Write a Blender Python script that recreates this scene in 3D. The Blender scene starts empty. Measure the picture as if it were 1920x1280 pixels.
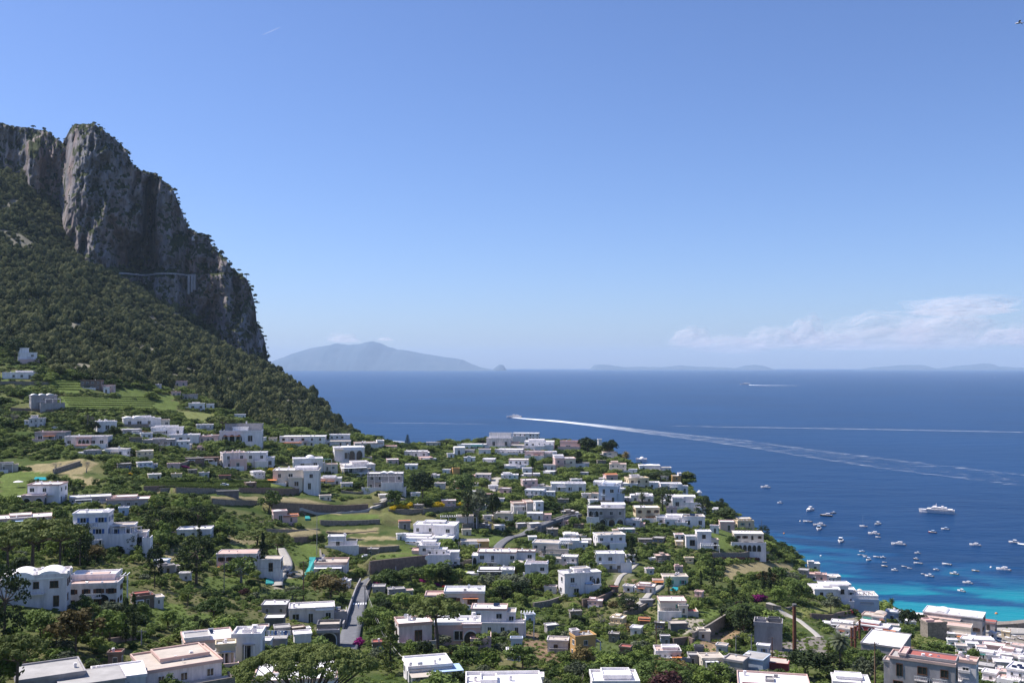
import bpy, bmesh, math, random
import numpy as np
from mathutils import Vector, Matrix
R = math.radians
rnd = random.Random(7)
nrs = np.random.RandomState(11)
SC = bpy.context.scene

# ------------------------------------------------------------------ camera, sky, sun, exposure
H = 150.0                       # camera height above the sea (a terrace above the harbour)
FPX = 1867.0                    # focal length in photo pixels (35 mm on 36 mm, 1920 wide)
V0 = 685.5                      # photo row of the true horizon
PITCH = math.atan((V0 - 640.0) / FPX)
cam_d = bpy.data.cameras.new("camera")
cam = bpy.data.objects.new("camera", cam_d)
SC.collection.objects.link(cam)
cam.location = (0, 0, H)
cam.rotation_euler = (math.pi / 2 + PITCH, 0, 0)
cam_d.sensor_width = 36.0
cam_d.lens = 36.0 * FPX / 1920.0
cam_d.clip_start = 1.0
cam_d.clip_end = 400000.0
SC.camera = cam
SUN_AZ, SUN_EL = R(-72), R(54)  # azimuth measured from the view direction, negative = to the left
wd = bpy.data.worlds.new("World"); SC.world = wd; wd.use_nodes = True
nt = wd.node_tree; nt.nodes.clear()
sky = nt.nodes.new('ShaderNodeTexSky'); sky.sky_type = 'NISHITA'; sky.sun_disc = False
sky.sun_elevation = SUN_EL; sky.sun_rotation = SUN_AZ; sky.altitude = 0
sky.air_density = 0.9; sky.dust_density = 0.6; sky.ozone_density = 6.0
bg = nt.nodes.new('ShaderNodeBackground'); bg.inputs[1].default_value = 0.108
wo = nt.nodes.new('ShaderNodeOutputWorld')
hue = nt.nodes.new('ShaderNodeMix'); hue.data_type = 'RGBA'; hue.blend_type = 'MULTIPLY'; hue.inputs[0].default_value = 1.0; hue.inputs[7].default_value = (0.83, 0.855, 1.03, 1)
nt.links.new(sky.outputs[0], hue.inputs[6]); nt.links.new(hue.outputs[2], bg.inputs[0]); nt.links.new(bg.outputs[0], wo.inputs[0])
sd = bpy.data.lights.new("sun", 'SUN'); sd.energy = 4.8; sd.angle = R(0.53); sd.color = (1.0, 0.945, 0.89)
sun = bpy.data.objects.new("sun", sd); SC.collection.objects.link(sun)
sv = Vector((math.sin(SUN_AZ) * math.cos(SUN_EL), math.cos(SUN_AZ) * math.cos(SUN_EL), math.sin(SUN_EL)))
sun.rotation_euler = sv.to_track_quat('Z', 'Y').to_euler(); sun.location = (-200, 0, 400)
SC.view_settings.view_transform = 'Standard'; SC.view_settings.look = 'None'
SC.view_settings.exposure = 0.5; SC.view_settings.gamma = 1.0; SC.view_settings.use_curve_mapping = False
SC.cycles.use_denoising = True
SC.cycles.max_bounces = 6; SC.cycles.diffuse_bounces = 3; SC.cycles.transparent_max_bounces = 72
SC.cycles.volume_bounces = 3
try: SC.cycles.use_light_tree = True
except Exception: pass

# ------------------------------------------------------------------ photo pixel <-> world
CP, SP = math.cos(PITCH), math.sin(PITCH)
def pdir(u, v):
    a = (u - 960.0) / FPX; b = (640.0 - v) / FPX
    return np.array([a / (CP - b * SP), 1.0, (SP + b * CP) / (CP - b * SP)])     # scaled to y = 1
def at(u, v, D):
    d = pdir(u, v); return (d[0] * D, D, H + d[2] * D)
def proj(x, y, z):
    zc = z - H
    f = y * CP + zc * SP; up = -y * SP + zc * CP
    return 960.0 + FPX * x / f, 640.0 - FPX * up / f

# ------------------------------------------------------------------ numpy noise
def _hash(ix, iy, seed):
    n = (ix * 374761393 + iy * 668265263 + seed * 1274126177) & 0xffffffff
    n = ((n ^ (n >> 13)) * 1274126177) & 0xffffffff
    return ((n ^ (n >> 16)) & 0xffff) / 65535.0
def vnoise(x, y, seed=0):
    x = np.asarray(x, float); y = np.asarray(y, float)
    ix = np.floor(x).astype(np.int64); iy = np.floor(y).astype(np.int64)
    fx = x - ix; fy = y - iy
    fx = fx * fx * (3 - 2 * fx); fy = fy * fy * (3 - 2 * fy)
    a = _hash(ix, iy, seed); b = _hash(ix + 1, iy, seed); c = _hash(ix, iy + 1, seed); d = _hash(ix + 1, iy + 1, seed)
    return (a + (b - a) * fx) * (1 - fy) + (c + (d - c) * fx) * fy
def fbm(x, y, seed=0, o=4):
    s = 0; a = 0.5; t = 0
    for i in range(o):
        s = s + a * vnoise(x * 2 ** i, y * 2 ** i, seed + i * 17); t += a; a *= 0.5
    return s / t

# ------------------------------------------------------------------ materials
MATS = {}
def new_mat(name):
    m = bpy.data.materials.new(name); m.use_nodes = True
    t = m.node_tree; t.nodes.clear()
    o = t.nodes.new('ShaderNodeOutputMaterial'); b = t.nodes.new('ShaderNodeBsdfPrincipled')
    t.links.new(b.outputs[0], o.inputs[0]); return m, t, b, o
def nd(t, typ, **k):
    n = t.nodes.new(typ)
    for a, v in k.items():
        if a.startswith('i_'):
            key = a[2:]; key = int(key) if key.isdigit() else key
            n.inputs[key].default_value = v
        else: setattr(n, a, v)
    return n
def ramp(t, stops):
    r = t.nodes.new('ShaderNodeValToRGB'); e = r.color_ramp.elements
    e[0].position, e[0].color = stops[0][0], (*stops[0][1], 1)
    e[1].position, e[1].color = stops[-1][0], (*stops[-1][1], 1)
    for p, c in stops[1:-1]:
        x = e.new(p); x.color = (*c, 1)
    return r
def mixc(t, fac, a, b, mode='MIX'):
    n = t.nodes.new('ShaderNodeMix'); n.data_type = 'RGBA'; n.blend_type = mode
    for s, v in ((0, fac), (6, a), (7, b)):
        if hasattr(v, 'links') or hasattr(v, 'is_output'): t.links.new(v, n.inputs[s])
        elif isinstance(v, (int, float)): n.inputs[s].default_value = v
        else: n.inputs[s].default_value = (*v, 1) if len(v) == 3 else v
    return n.outputs[2]
def simple_mat(name, col, rough=0.8, var=0.12, scale=0.6, metal=0.0, bump=0.0, spec=0.3, stretch=1.0):
    """One plain material with soft blotches of its own colour."""
    if name in MATS: return MATS[name]
    m, t, b, o = new_mat(name)
    tc = nd(t, 'ShaderNodeNewGeometry'); mp = nd(t, 'ShaderNodeMapping'); mp.inputs[3].default_value = (1, 1, stretch)
    t.links.new(tc.outputs['Position'], mp.inputs[0])
    n = nd(t, 'ShaderNodeTexNoise', i_Scale=scale, i_Detail=5.0, i_Roughness=0.65); t.links.new(mp.outputs[0], n.inputs['Vector'])
    lo = tuple(c * (1 - var) for c in col); hi = tuple(min(1, c * (1 + var * 0.6)) for c in col)
    r = ramp(t, [(0.3, lo), (0.7, hi)]); t.links.new(n.outputs[0], r.inputs[0]); t.links.new(r.outputs[0], b.inputs['Base Color'])
    b.inputs['Roughness'].default_value = rough; b.inputs['Metallic'].default_value = metal
    b.inputs['Specular IOR Level'].default_value = spec
    if bump:
        bp = nd(t, 'ShaderNodeBump', i_Strength=bump, i_Distance=0.3); t.links.new(n.outputs[0], bp.inputs['Height']); t.links.new(bp.outputs[0], b.inputs['Normal'])
    MATS[name] = m; return m

# ------------------------------------------------------------------ mesh helpers
def mesh_from(name, V, F, mat=None, smooth=False, mats=None, mi=None):
    me = bpy.data.meshes.new(name)
    V = np.asarray(V, dtype=np.float32).reshape(-1, 3)
    if isinstance(F, np.ndarray):
        k = F.shape[1]; n = F.shape[0]
        me.vertices.add(len(V)); me.vertices.foreach_set('co', V.ravel())
        me.loops.add(n * k); me.loops.foreach_set('vertex_index', F.astype(np.int32).ravel())
        me.polygons.add(n); me.polygons.foreach_set('loop_start', np.arange(0, n * k, k, dtype=np.int32))
        me.polygons.foreach_set('loop_total', np.full(n, k, dtype=np.int32))
        me.update(calc_edges=True)
    else:
        me.from_pydata([tuple(map(float, v)) for v in V], [], F); me.update()
    for m in (mats or ([mat] if mat else [])): me.materials.append(m)
    if mi is not None: me.polygons.foreach_set('material_index', np.asarray(mi, dtype=np.int32))
    if smooth: me.polygons.foreach_set('use_smooth', np.ones(len(me.polygons), dtype=bool))
    return me
def link(name, me, parent=None, loc=None, rotz=None, scale=None):
    o = bpy.data.objects.new(name, me); SC.collection.objects.link(o)
    if parent: o.parent = parent
    if loc is not None: o.location = loc
    if rotz is not None: o.rotation_euler = (0, 0, rotz)
    if scale is not None: o.scale = scale
    return o
def kind(o, k): o['kind'] = k; return o
def tag(o, label, cat, group=None):
    o['label'] = label; o['category'] = cat
    if group: o['group'] = group
    return o
class MB:
    """Collects boxes, prisms and tubes into one mesh."""
    def __init__(s): s.V = []; s.F = []; s.M = []
    def face(s, pts, m=0):
        i = len(s.V); s.V += [tuple(p) for p in pts]; s.F.append(tuple(range(i, i + len(pts)))); s.M.append(m)
    def box(s, x0, x1, y0, y1, z0, z1, m=0, top=None):
        i = len(s.V)
        s.V += [(x0, y0, z0), (x1, y0, z0), (x1, y1, z0), (x0, y1, z0), (x0, y0, z1), (x1, y0, z1), (x1, y1, z1), (x0, y1, z1)]
        for k, f in enumerate(((0, 3, 2, 1), (4, 5, 6, 7), (0, 1, 5, 4), (1, 2, 6, 5), (2, 3, 7, 6), (3, 0, 4, 7))):
            s.F.append(tuple(i + q for q in f)); s.M.append(top if (k == 1 and top is not None) else m)
    def prism(s, pts, z0, z1, m=0, top=None):
        n = len(pts); i = len(s.V)
        s.V += [(x, y, z0) for x, y in pts] + [(x, y, z1) for x, y in pts]
        s.F.append(tuple(i + k for k in reversed(range(n)))); s.M.append(m)
        s.F.append(tuple(i + n + k for k in range(n))); s.M.append(m if top is None else top)
        for k in range(n):
            q = (k + 1) % n; s.F.append((i + k, i + q, i + n + q, i + n + k)); s.M.append(m)
    def tube(s, pts, rads, n=6, m=0, cap=True):
        rings = []
        for k, p in enumerate(pts):
            p = Vector(p)
            d = (Vector(pts[min(k + 1, len(pts) - 1)]) - Vector(pts[max(k - 1, 0)]))
            d = d.normalized() if d.length > 1e-9 else Vector((0, 0, 1))
            a = d.cross(Vector((0, 1, 0.01)) if abs(d.z) > 0.5 else Vector((0, 0, 1))).normalized(); b = d.cross(a)
            r = rads[k] if hasattr(rads, '__len__') else rads
            i = len(s.V); s.V += [tuple(p + a * r * math.cos(2 * math.pi * q / n) + b * r * math.sin(2 * math.pi * q / n)) for q in range(n)]
            rings.append(i)
        for i, j in zip(rings, rings[1:]):
            for q in range(n): s.F.append((i + q, i + (q + 1) % n, j + (q + 1) % n, j + q)); s.M.append(m)
        if cap:
            s.F.append(tuple(rings[0] + q for q in range(n))); s.M.append(m)
            s.F.append(tuple(rings[-1] + q for q in reversed(range(n)))); s.M.append(m)
    def lathe(s, prof, n=10, m=0, c=(0, 0), sx=1, sy=1):
        rings = []
        for r, z in prof:
            i = len(s.V); s.V += [(c[0] + sx * r * math.cos(2 * math.pi * q / n), c[1] + sy * r * math.sin(2 * math.pi * q / n), z) for q in range(n)]
            rings.append(i)
        for i, j in zip(rings, rings[1:]):
            for q in range(n): s.F.append((i + q, i + (q + 1) % n, j + (q + 1) % n, j + q)); s.M.append(m)
        s.F.append(tuple(rings[-1] + q for q in range(n))); s.M.append(m)
    def vault(s, x0, x1, y0, y1, z0, h, axis='y', n=8, m=0):
        """A barrel vault: axis is the direction of its ridge."""
        i = len(s.V)
        for e in (0, 1):
            for k in range(n + 1):
                a = math.pi * k / n; c = 0.5 - 0.5 * math.cos(a); z = z0 + h * math.sin(a)
                s.V.append((x0 + (x1 - x0) * c, (y0, y1)[e], z) if axis == 'y' else ((x0, x1)[e], y0 + (y1 - y0) * c, z))
        for k in range(n):
            s.F.append((i + k, i + k + 1, i + n + 2 + k, i + n + 1 + k)); s.M.append(m)
        s.F.append(tuple(i + k for k in range(n + 1))); s.M.append(m)
        s.F.append(tuple(i + n + 1 + k for k in reversed(range(n + 1)))); s.M.append(m)
        s.F.append((i, i + n, i + 2 * n + 1, i + n + 1)); s.M.append(m)
    def mesh(s, name, mats, smooth=False):
        me = bpy.data.meshes.new(name); me.from_pydata(s.V, [], s.F); me.update()
        for x in (mats if isinstance(mats, (list, tuple)) else [mats]): me.materials.append(x)
        me.polygons.foreach_set('material_index', s.M)
        if smooth: me.polygons.foreach_set('use_smooth', np.ones(len(me.polygons), dtype=bool))
        me.validate(); return me
    def build(s, name, mats, parent=None, **k):
        if not s.F: return None
        return link(name, s.mesh(name, mats, k.pop('smooth', False)), parent, **k)
# ------------------------------------------------------------------ the lie of the land (columns of: row, distance)
COLS = {
 -500: [(1400,130),(1280,160),(1100,230),(1000,330),(900,450),(800,600),(700,740),(600,950),(500,1200),(400,1400),(330,1520)],
 -250: [(1400,130),(1280,160),(1100,230),(1000,330),(900,450),(800,600),(700,740),(600,950),(500,1200),(400,1380),(330,1520)],
 0:   [(1400,135),(1280,165),(1140,215),(1030,320),(940,410),(880,490),(830,560),(760,660),(700,760),(600,950),(500,1200),(420,1350),(340,1500)],
 110: [(600,1000),(540,1200),(470,1420)],
 200: [(1400,135),(1280,175),(1150,230),(1030,330),(950,410),(880,490),(830,560),(760,680),(700,800),(620,1030),(525,1350)],
 300: [(760,760),(690,950),(610,1260)],
 400: [(1420,135),(1280,190),(1200,240),(1100,310),(1000,400),(950,450),(900,530),(850,610),(800,710),(750,860),(680,1200)],
 500: [(800,780),(770,900),(725,1190)],
 600: [(1430,130),(1280,195),(1200,255),(1150,320),(1080,395),(1000,480),(950,540),(900,600),(850,700),(820,800),(785,990)],
 800: [(1400,150),(1280,215),(1200,275),(1130,340),(1080,400),(1000,500),(950,560),(900,650),(860,780),(838,880)],
 1000:[(1400,160),(1280,230),(1200,300),(1130,370),(1080,425),(1000,520),(950,610),(900,710),(860,800),(828,890)],
 1200:[(1400,165),(1280,245),(1200,310),(1130,385),(1080,440),(1000,545),(950,620),(900,740),(880,800)],
 1350:[(1400,170),(1280,250),(1200,320),(1130,400),(1080,460),(1000,570),(960,650)],
 1500:[(1400,175),(1280,255),(1230,300),(1180,370),(1130,450),(1080,560),(1060,615)],
 1640:[(1400,180),(1280,260),(1220,330),(1180,420),(1150,520),(1138,590)],
 1800:[(1400,190),(1330,230),(1280,275),(1230,350),(1200,430),(1180,510),(1168,565)],
 1920:[(1400,190),(1330,240),(1280,330),(1240,450),(1200,525),(1178,560)],
 2400:[(1400,200),(1330,260),(1280,360),(1240,460),(1200,530),(1180,560)],
}
EDGE = [(520,703,1300),(560,728,1230),(600,757,1140),(640,795,1040),(662,812,1000),(700,831,975),(760,838,950),(860,833,925),(960,823,915),(1060,826,905),(1130,839,885),
 (1190,872,840),(1240,884,800),(1285,900,765),(1312,935,720),(1350,952,695),(1420,992,660),(1480,1040,640),(1520,1070,636),(1560,1095,628),(1640,1134,612),(1700,1152,592),(1830,1160,590),(1925,1166,588),(2500,1175,580)]
_c = [at(u, v, D) for u, l in COLS.items() for v, D in l] + [at(u, v, D - 3) for u, v, D in EDGE]
for u, v, D in EDGE:                                       # hold the surface level some way past the brink
    p = at(u, v, D); _c.append((p[0] * 1.12, p[1] * 1.12, p[2] * 0.95))
_c = np.array(_c)
def _phi(r2): return 0.5 * r2 * np.log(r2 + 1e-9)
_P = _c[:, :2] / 300.0
_K = _phi(((_P[:, None] - _P[None]) ** 2).sum(-1)) + np.eye(len(_P)) * 0.004
_A = np.block([[_K, np.c_[np.ones(len(_P)), _P]], [np.c_[np.ones(len(_P)), _P].T, np.zeros((3, 3))]])
_w = np.linalg.solve(_A, np.r_[_c[:, 2], 0, 0, 0])
def rbf(x, y):
    x = np.asarray(x, float).ravel(); y = np.asarray(y, float).ravel(); out = np.empty(len(x))
    for i in range(0, len(x), 20000):
        q = np.c_[x[i:i + 20000], y[i:i + 20000]] / 300.0
        out[i:i + 20000] = _phi(((q[:, None] - _P[None]) ** 2).sum(-1)) @ _w[:-3] + np.c_[np.ones(len(q)), q] @ _w[-3:]
    return out
COAST = np.array([at(*e)[:2] for e in EDGE])
_poly = np.array([(-1500, 1735), (-500, 1640), (-420, 1440), (-352, 1370)] + [tuple(p) for p in COAST] + [(1400, 20), (-1400, 20)])
def in_poly(x, y, P):
    x = np.asarray(x, float); y = np.asarray(y, float); r = np.zeros(x.shape, bool); j = len(P) - 1
    for i in range(len(P)):
        xi, yi = P[i]; xj, yj = P[j]
        if yi != yj:
            r ^= ((yi > y) != (yj > y)) & (x < (xj - xi) * (y - yi) / (yj - yi) + xi)
        j = i
    return r
def seg_dist(x, y, P, closed=False):
    d = np.full(np.shape(x), 1e9); n = len(P)
    for i in range(n if closed else n - 1):
        a = P[i]; b = P[(i + 1) % n]; ab = (b[0] - a[0], b[1] - a[1]); L = ab[0] ** 2 + ab[1] ** 2 + 1e-9
        t = np.clip(((x - a[0]) * ab[0] + (y - a[1]) * ab[1]) / L, 0, 1)
        d = np.minimum(d, np.hypot(x - a[0] - t * ab[0], y - a[1] - t * ab[1]))
    return d
def base_ground(x, y):
    x = np.asarray(x, float); y = np.asarray(y, float); sh = x.shape
    z = rbf(x, y).reshape(sh)
    inside = in_poly(x, y, _poly); d = seg_dist(x, y, [(-1500, 1735), (-500, 1640), (-420, 1440), (-352, 1370)] + [tuple(p) for p in COAST])
    z = z + (fbm(x / 45, y / 45, 3, 3) - 0.5) * 2.2 + (fbm(x / 160, y / 160, 5, 3) - 0.5) * np.clip((y - 800) / 400, 0, 1) * 30 * (x < -100)
    z = np.where(inside, z, z - 1.4 * d - 0.004 * d * d)
    return np.maximum(z, -5)
# dry-stone retaining walls: list of (points (u, v_base), height px, label); the ground behind each is filled up to its top
def hit0(u, v, fn, d0=110, d1=1700):
    d = pdir(u, v); D = np.exp(np.linspace(math.log(d0), math.log(d1), 700))
    z = fn(d[0] * D, D); r = H + d[2] * D; k = np.nonzero(r < z)[0]
    if not len(k): return None
    k = max(1, k[0]); a = (r[k - 1] - z[k - 1]); b = (z[k] - r[k]); t = a / (a + b + 1e-9)
    Dd = D[k - 1] + (D[k] - D[k - 1]) * t
    return (d[0] * Dd, Dd, H + d[2] * Dd)
WALLS = [
 ([(448,931),(500,930),(560,931)], 13, 'long dark stone terrace wall below the cream stepped villa'),
 ([(330,925),(380,926),(446,929)], 9, 'low stone wall beside the long tin shed'),
 ([(398,944),(450,947),(508,949)], 8, 'thin stone wall along the lower edge of the dry yellow field'),
 ([(510,963),(560,966),(620,968),(690,966)], 18, 'tall grey terrace wall above the flat green lawn'),
 ([(690,962),(720,957),(735,940)], 13, 'curving stone wall climbing below the arcaded villa'),
 ([(600,992),(650,993),(712,990)], 14, 'brown terrace wall directly beneath the flat green lawn'),
 ([(612,1006),(660,1008),(706,1004)], 8, 'brown terrace wall second below the flat green lawn'),
 ([(650,1018),(700,1021),(744,1016)], 8, 'brown terrace wall third below the flat green lawn'),
 ([(670,1041),(710,1041),(748,1038)], 13, 'broad brown terrace wall left of the big white stepped villa'),
 ([(693,1076),(740,1070),(806,1063)], 19, 'high brown wall above the bend of the road'),
 ([(728,964),(790,964),(862,958)], 8, 'long grey wall under the yellow broom bushes'),
 ([(867,993),(890,991),(914,987)], 9, 'short grey wall below the white pillared pergola'),
 ([(549,1018),(570,1017),(596,1015)], 9, 'short grey wall beside the tall umbrella pine on the meadow'),
 ([(1004,1003),(1040,985),(1080,972)], 11, 'grey wall running up beside the upper road'),
 ([(1336,1046),(1390,1046),(1441,1043)], 8, 'pale wall at the foot of the tall cream house by the sea'),
 ([(1092,1139),(1120,1136),(1150,1122)], 13, 'stone wall topped by a hedge below the angular white villa'),
 ([(1000,1142),(1030,1137),(1056,1128)], 10, 'stone wall under a small lawn near the angular white villa'),
 ([(1300,1212),(1335,1192),(1376,1166)], 20, 'big dark retaining wall beside the bare earth bank'),
 ([(1262,1212),(1290,1210),(1300,1213)], 13, 'grey concrete wall below the dark green hut'),
 ([(1436,1147),(1450,1150),(1464,1152)], 13, 'pale stone wall by the magenta creeper'),
 ([(1466,1150),(1488,1144),(1505,1140)], 7, 'dark stone wall behind the tall rusty pole'),
 ([(1520,1160),(1560,1162),(1600,1150)], 8, 'curved stone wall below the white terraced restaurant'),
 ([(100,888),(125,880),(150,872)], 7, 'rough stone wall by the bare grey bush'),
 ([(300,922),(350,922),(402,921)], 6, 'stone wall at the bottom of the vineyard rows'),
 ([(205,1206),(240,1200),(262,1196)], 8, 'garden wall behind the round clipped hedges'),
 ([(322,880),(350,872),(372,862)], 6, 'sloping stone wall near the small pink house'),
 ([(905,1050),(880,1056),(845,1060)], 6, 'low kerb wall of the road under the white stepped villa'),
 ([(1200,1100),(1180,1112),(1160,1128)], 9, 'stone path wall climbing beside the arcaded white house'),
 ([(600,1040),(603,1058),(590,1080)], 9, 'wall holding the teal tarpaulin strip'),
 ([(1170,1158),(1200,1148),(1228,1132)], 9, 'pale curved wall leading up to the pink edged villa'),
 ([(270,921),(400,921),(520,917)], 7, 'long low wall under the vineyard rows'),
 ([(560,949),(630,956),(680,950)], 9, 'dark wall stepping down beside the dry yellow field'),
 ([(500,1001),(548,1002),(598,1000)], 8, 'grey wall over the pine meadow'),
 ([(750,1034),(775,1035),(796,1030)], 7, 'short brown wall under the lower white wing'),
 ([(440,905),(480,905),(512,903)], 6, 'low wall behind the reddish brown shed'),
 ([(640,930),(670,934),(700,928)], 9, 'stone wall below the low conical canopy house'),
 ([(20,770),(60,772),(100,774)], 5, 'stone wall under the house with the wavy roof'),
 ([(0,722),(40,722),(90,724)], 6, 'long dark stone wall under the low white house on the slope'),
]
_wl = []
for pts, hpx, lab in WALLS:
    q = [hit0(u, v, base_ground) for u, v in pts]
    if any(p is None for p in q): continue
    Dm = sum(p[1] for p in q) / len(q); _wl.append((q, 1.25 * hpx * Dm / FPX, lab))
def wall_fill(x, y):
    add = np.zeros(np.shape(x))
    for q, h, lab in _wl:
        xs = [p[0] for p in q]; ys = [p[1] for p in q]
        m = (x > min(xs) - 25) & (x < max(xs) + 25) & (y > min(ys) - 25) & (y < max(ys) + 45)
        if not m.any(): continue
        xx = x[m]; yy = y[m]
        d = seg_dist(xx, yy, [p[:2] for p in q])
        order = sorted(range(len(q)), key=lambda i: xs[i])
        yl = np.interp(xx, [xs[i] for i in order], [ys[i] for i in order])
        behind = yy > yl
        xe = np.maximum(min(xs) - xx, xx - max(xs))
        side = np.clip(1 - xe / 10.0, 0, 1)
        add[m] = np.maximum(add[m], np.where(behind, h * 0.93 * np.clip((d - 0.2) / 1.2, 0, 1) * np.clip(1 - (d - 14) / 26.0, 0, 1) * side, 0))
    return add
def ground(x, y):
    x = np.asarray(x, float); y = np.asarray(y, float)
    return base_ground(x, y) + wall_fill(x, y)
# sampled once on a polar grid (finer near the camera), then everything reads that grid
NU, ND = 760, 430
GU = np.linspace(-1.10, 1.10, NU)                      # x / y
GD = np.exp(np.linspace(math.log(95), math.log(1750), ND))
_gx = GU[None, :] * GD[:, None]; _gy = np.repeat(GD[:, None], NU, 1)
GZ = ground(_gx, _gy)
def gz(x, y):
    x = np.asarray(x, float); y = np.asarray(y, float)
    a = np.clip((x / y - GU[0]) / (GU[-1] - GU[0]) * (NU - 1), 0, NU - 1.001); b = np.clip(np.log(np.maximum(y, 95) / 95) / math.log(1750 / 95) * (ND - 1), 0, ND - 1.001)
    i = a.astype(int); j = b.astype(int); fa = a - i; fb = b - j
    return (GZ[j, i] * (1 - fa) + GZ[j, i + 1] * fa) * (1 - fb) + (GZ[j + 1, i] * (1 - fa) + GZ[j + 1, i + 1] * fa) * fb
def hit(u, v, d0=110, d1=1700):
    return hit0(u, v, gz, d0, d1)

# ------------------------------------------------------------------ ground patches: (polygon in photo pixels, colour)
LAWN, DRY, SOIL, PALE, WILD = (0.115, 0.155, 0.042), (0.30, 0.25, 0.14), (0.22, 0.155, 0.10), (0.36, 0.32, 0.26), (0.10, 0.13, 0.045)
PATCH = [
 ([(398,930),(560,932),(645,950),(640,966),(508,946),(398,941)], DRY), ([(598,966),(712,963),(716,976),(600,979)], LAWN),
 ([(610,994),(706,990),(706,999),(612,1001)], DRY), ([(640,1008),(744,1004),(744,1011),(650,1014)], DRY), ([(670,1022),(748,1020),(748,1027),(670,1030)], DRY),
 ([(700,1040),(805,1036),(806,1045),(700,1056)], LAWN), ([(747,1020),(785,1022),(788,1036),(747,1036)], LAWN),
 ([(500,990),(596,990),(596,1012),(548,1010)], DRY), ([(430,1000),(490,1003),(492,1020),(430,1022)], DRY), ([(430,1020),(495,1018),(500,1032),(428,1035)], LAWN),
 ([(497,1030),(520,1030),(522,1066),(500,1066)], LAWN), ([(545,1020),(600,1022),(596,1064),(550,1060)], LAWN), ([(527,1030),(533,1030),(548,1050),(540,1072),(534,1060)], PALE),
 ([(515,1075),(570,1068),(575,1080),(530,1085),(528,1104),(514,1104)], PALE), ([(530,1086),(570,1084),(572,1098),(528,1098)], LAWN),
 ([(380,1080),(470,1082),(450,1105),(380,1110)], LAWN), ([(475,1105),(600,1105),(590,1130),(480,1128)], WILD),
 ([(268,1130),(345,1132),(360,1165),(270,1172)], LAWN), ([(360,1150),(410,1150),(410,1185),(350,1185)], LAWN), ([(305,1030),(330,1026),(335,1050),(305,1052)], DRY),
 ([(0,866),(100,880),(100,905),(0,920)], LAWN), ([(0,700),(72,690),(80,705),(0,716)], LAWN), ([(95,712),(152,712),(152,740),(90,735)], LAWN), ([(110,742),(340,752),(330,770),(120,768)], LAWN),
 ([(200,725),(330,742),(325,750),(205,745)], LAWN), ([(330,770),(400,775),(400,792),(345,790)], (0.2, 0.22, 0.08)), ([(0,880),(150,860),(190,868),(150,890)], DRY),
 ([(130,890),(200,900),(160,915)], DRY), ([(270,905),(520,905),(520,912),(270,914)], (0.2, 0.24, 0.07)), ([(260,912),(400,915),(400,922),(270,924)], DRY), ([(0,905),(60,915),(50,940),(0,940)], LAWN),
 ([(1350,1062),(1420,1052),(1490,1058),(1475,1082),(1340,1085)], DRY), ([(1316,1142),(1370,1138),(1372,1160),(1305,1172)], LAWN), ([(1318,1190),(1390,1176),(1400,1200),(1330,1225),(1310,1222)], (0.34, 0.24, 0.15)),
 ([(1250,1158),(1315,1160),(1312,1180),(1285,1188),(1250,1176)], PALE), ([(1500,1140),(1570,1136),(1560,1155),(1500,1160)], (0.19, 0.2, 0.07)), ([(1700,1190),(1800,1182),(1820,1210),(1710,1215)], (0.16, 0.17, 0.06)),
 ([(1320,990),(1370,990),(1370,1032),(1330,1030)], LAWN), ([(1286,1030),(1300,1026),(1330,1028),(1330,1034)], LAWN), ([(1000,1120),(1060,1112),(1056,1126),(1000,1138)], LAWN), ([(1040,1060),(1060,1050),(1085,1052),(1062,1070)], LAWN),
 ([(914,900),(935,893),(930,915),(922,920)], PALE), ([(935,915),(955,912),(960,925),(930,925)], DRY), ([(715,955),(760,955),(762,975),(715,975)], (0.18, 0.19, 0.07)),
 ([(870,1030),(935,1000),(945,1010),(880,1040)], LAWN), ([(1155,1060),(1190,1062),(1180,1088),(1150,1088)], (0.2, 0.19, 0.12)), ([(1176,1086),(1206,1086),(1204,1096),(1170,1096)], SOIL),
 ([(850,935),(900,940),(880,960),(850,955)], LAWN), ([(1000,1200),(1026,1200),(1050,1240),(1000,1236)], SOIL), ([(1100,1190),(1190,1220),(1180,1250),(1100,1240)], WILD),
 ([(1700,1186),(1712,1186),(1716,1222),(1700,1222)], SOIL), ([(1800,1178),(1960,1182),(1980,1260),(1870,1262),(1820,1212)], (0.33, 0.29, 0.25)), ([(1420,1212),(1540,1190),(1560,1230),(1430,1238)], (0.26, 0.23, 0.21)),
 ([(975,1180),(1010,1185),(1010,1225),(960,1215)], SOIL), ([(640,1215),(600,1215),(590,1180),(600,1165)], (0.2, 0.18, 0.12)), ([(1560,1165),(1605,1150),(1612,1185),(1560,1185)], PALE),
]
_pu, _pv = proj(_gx, _gy, GZ)
nz = fbm(_gx / 9, _gy / 9, 21, 4); nz2 = fbm(_gx / 38, _gy / 38, 31, 3); nz3 = fbm(_gx / 3, _gy / 3, 41, 2)
w1 = np.clip((nz - 0.38) * 4, 0, 1)[..., None]; w2 = np.clip((nz2 - 0.5) * 5, 0, 1)[..., None]
GC = (1 - w1) * np.array((0.055, 0.085, 0.022)) + w1 * np.array((0.11, 0.125, 0.045))
GC = GC * (1 - 0.55 * w2) + 0.55 * w2 * np.array((0.20, 0.17, 0.09))
_ju = _pu + (nz - 0.5) * 14; _jv = _pv + (nz3 - 0.5) * 4
OPEN = np.zeros(GZ.shape, bool)                              # open ground: nothing bushy grows here
for poly, col in PATCH:
    m = in_poly(_ju, _jv, poly)
    t = (0.72 + 0.5 * nz3[m] + 0.3 * (nz[m] - .5))[:, None]
    GC[m] = np.array(col) * t; OPEN |= m
_wood = (_pv < np.interp(_pu, [-900,-300,0,40,75,100,150,200,280,330,400,470,560,670], [640,640,652,648,676,694,706,716,722,738,762,786,804,820]) + 4) & (_gx < -60) & (_gy > 640)
_bare = _wood & (fbm(_gx / 32, _gy / 50, 88, 4) > .70)
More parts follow.
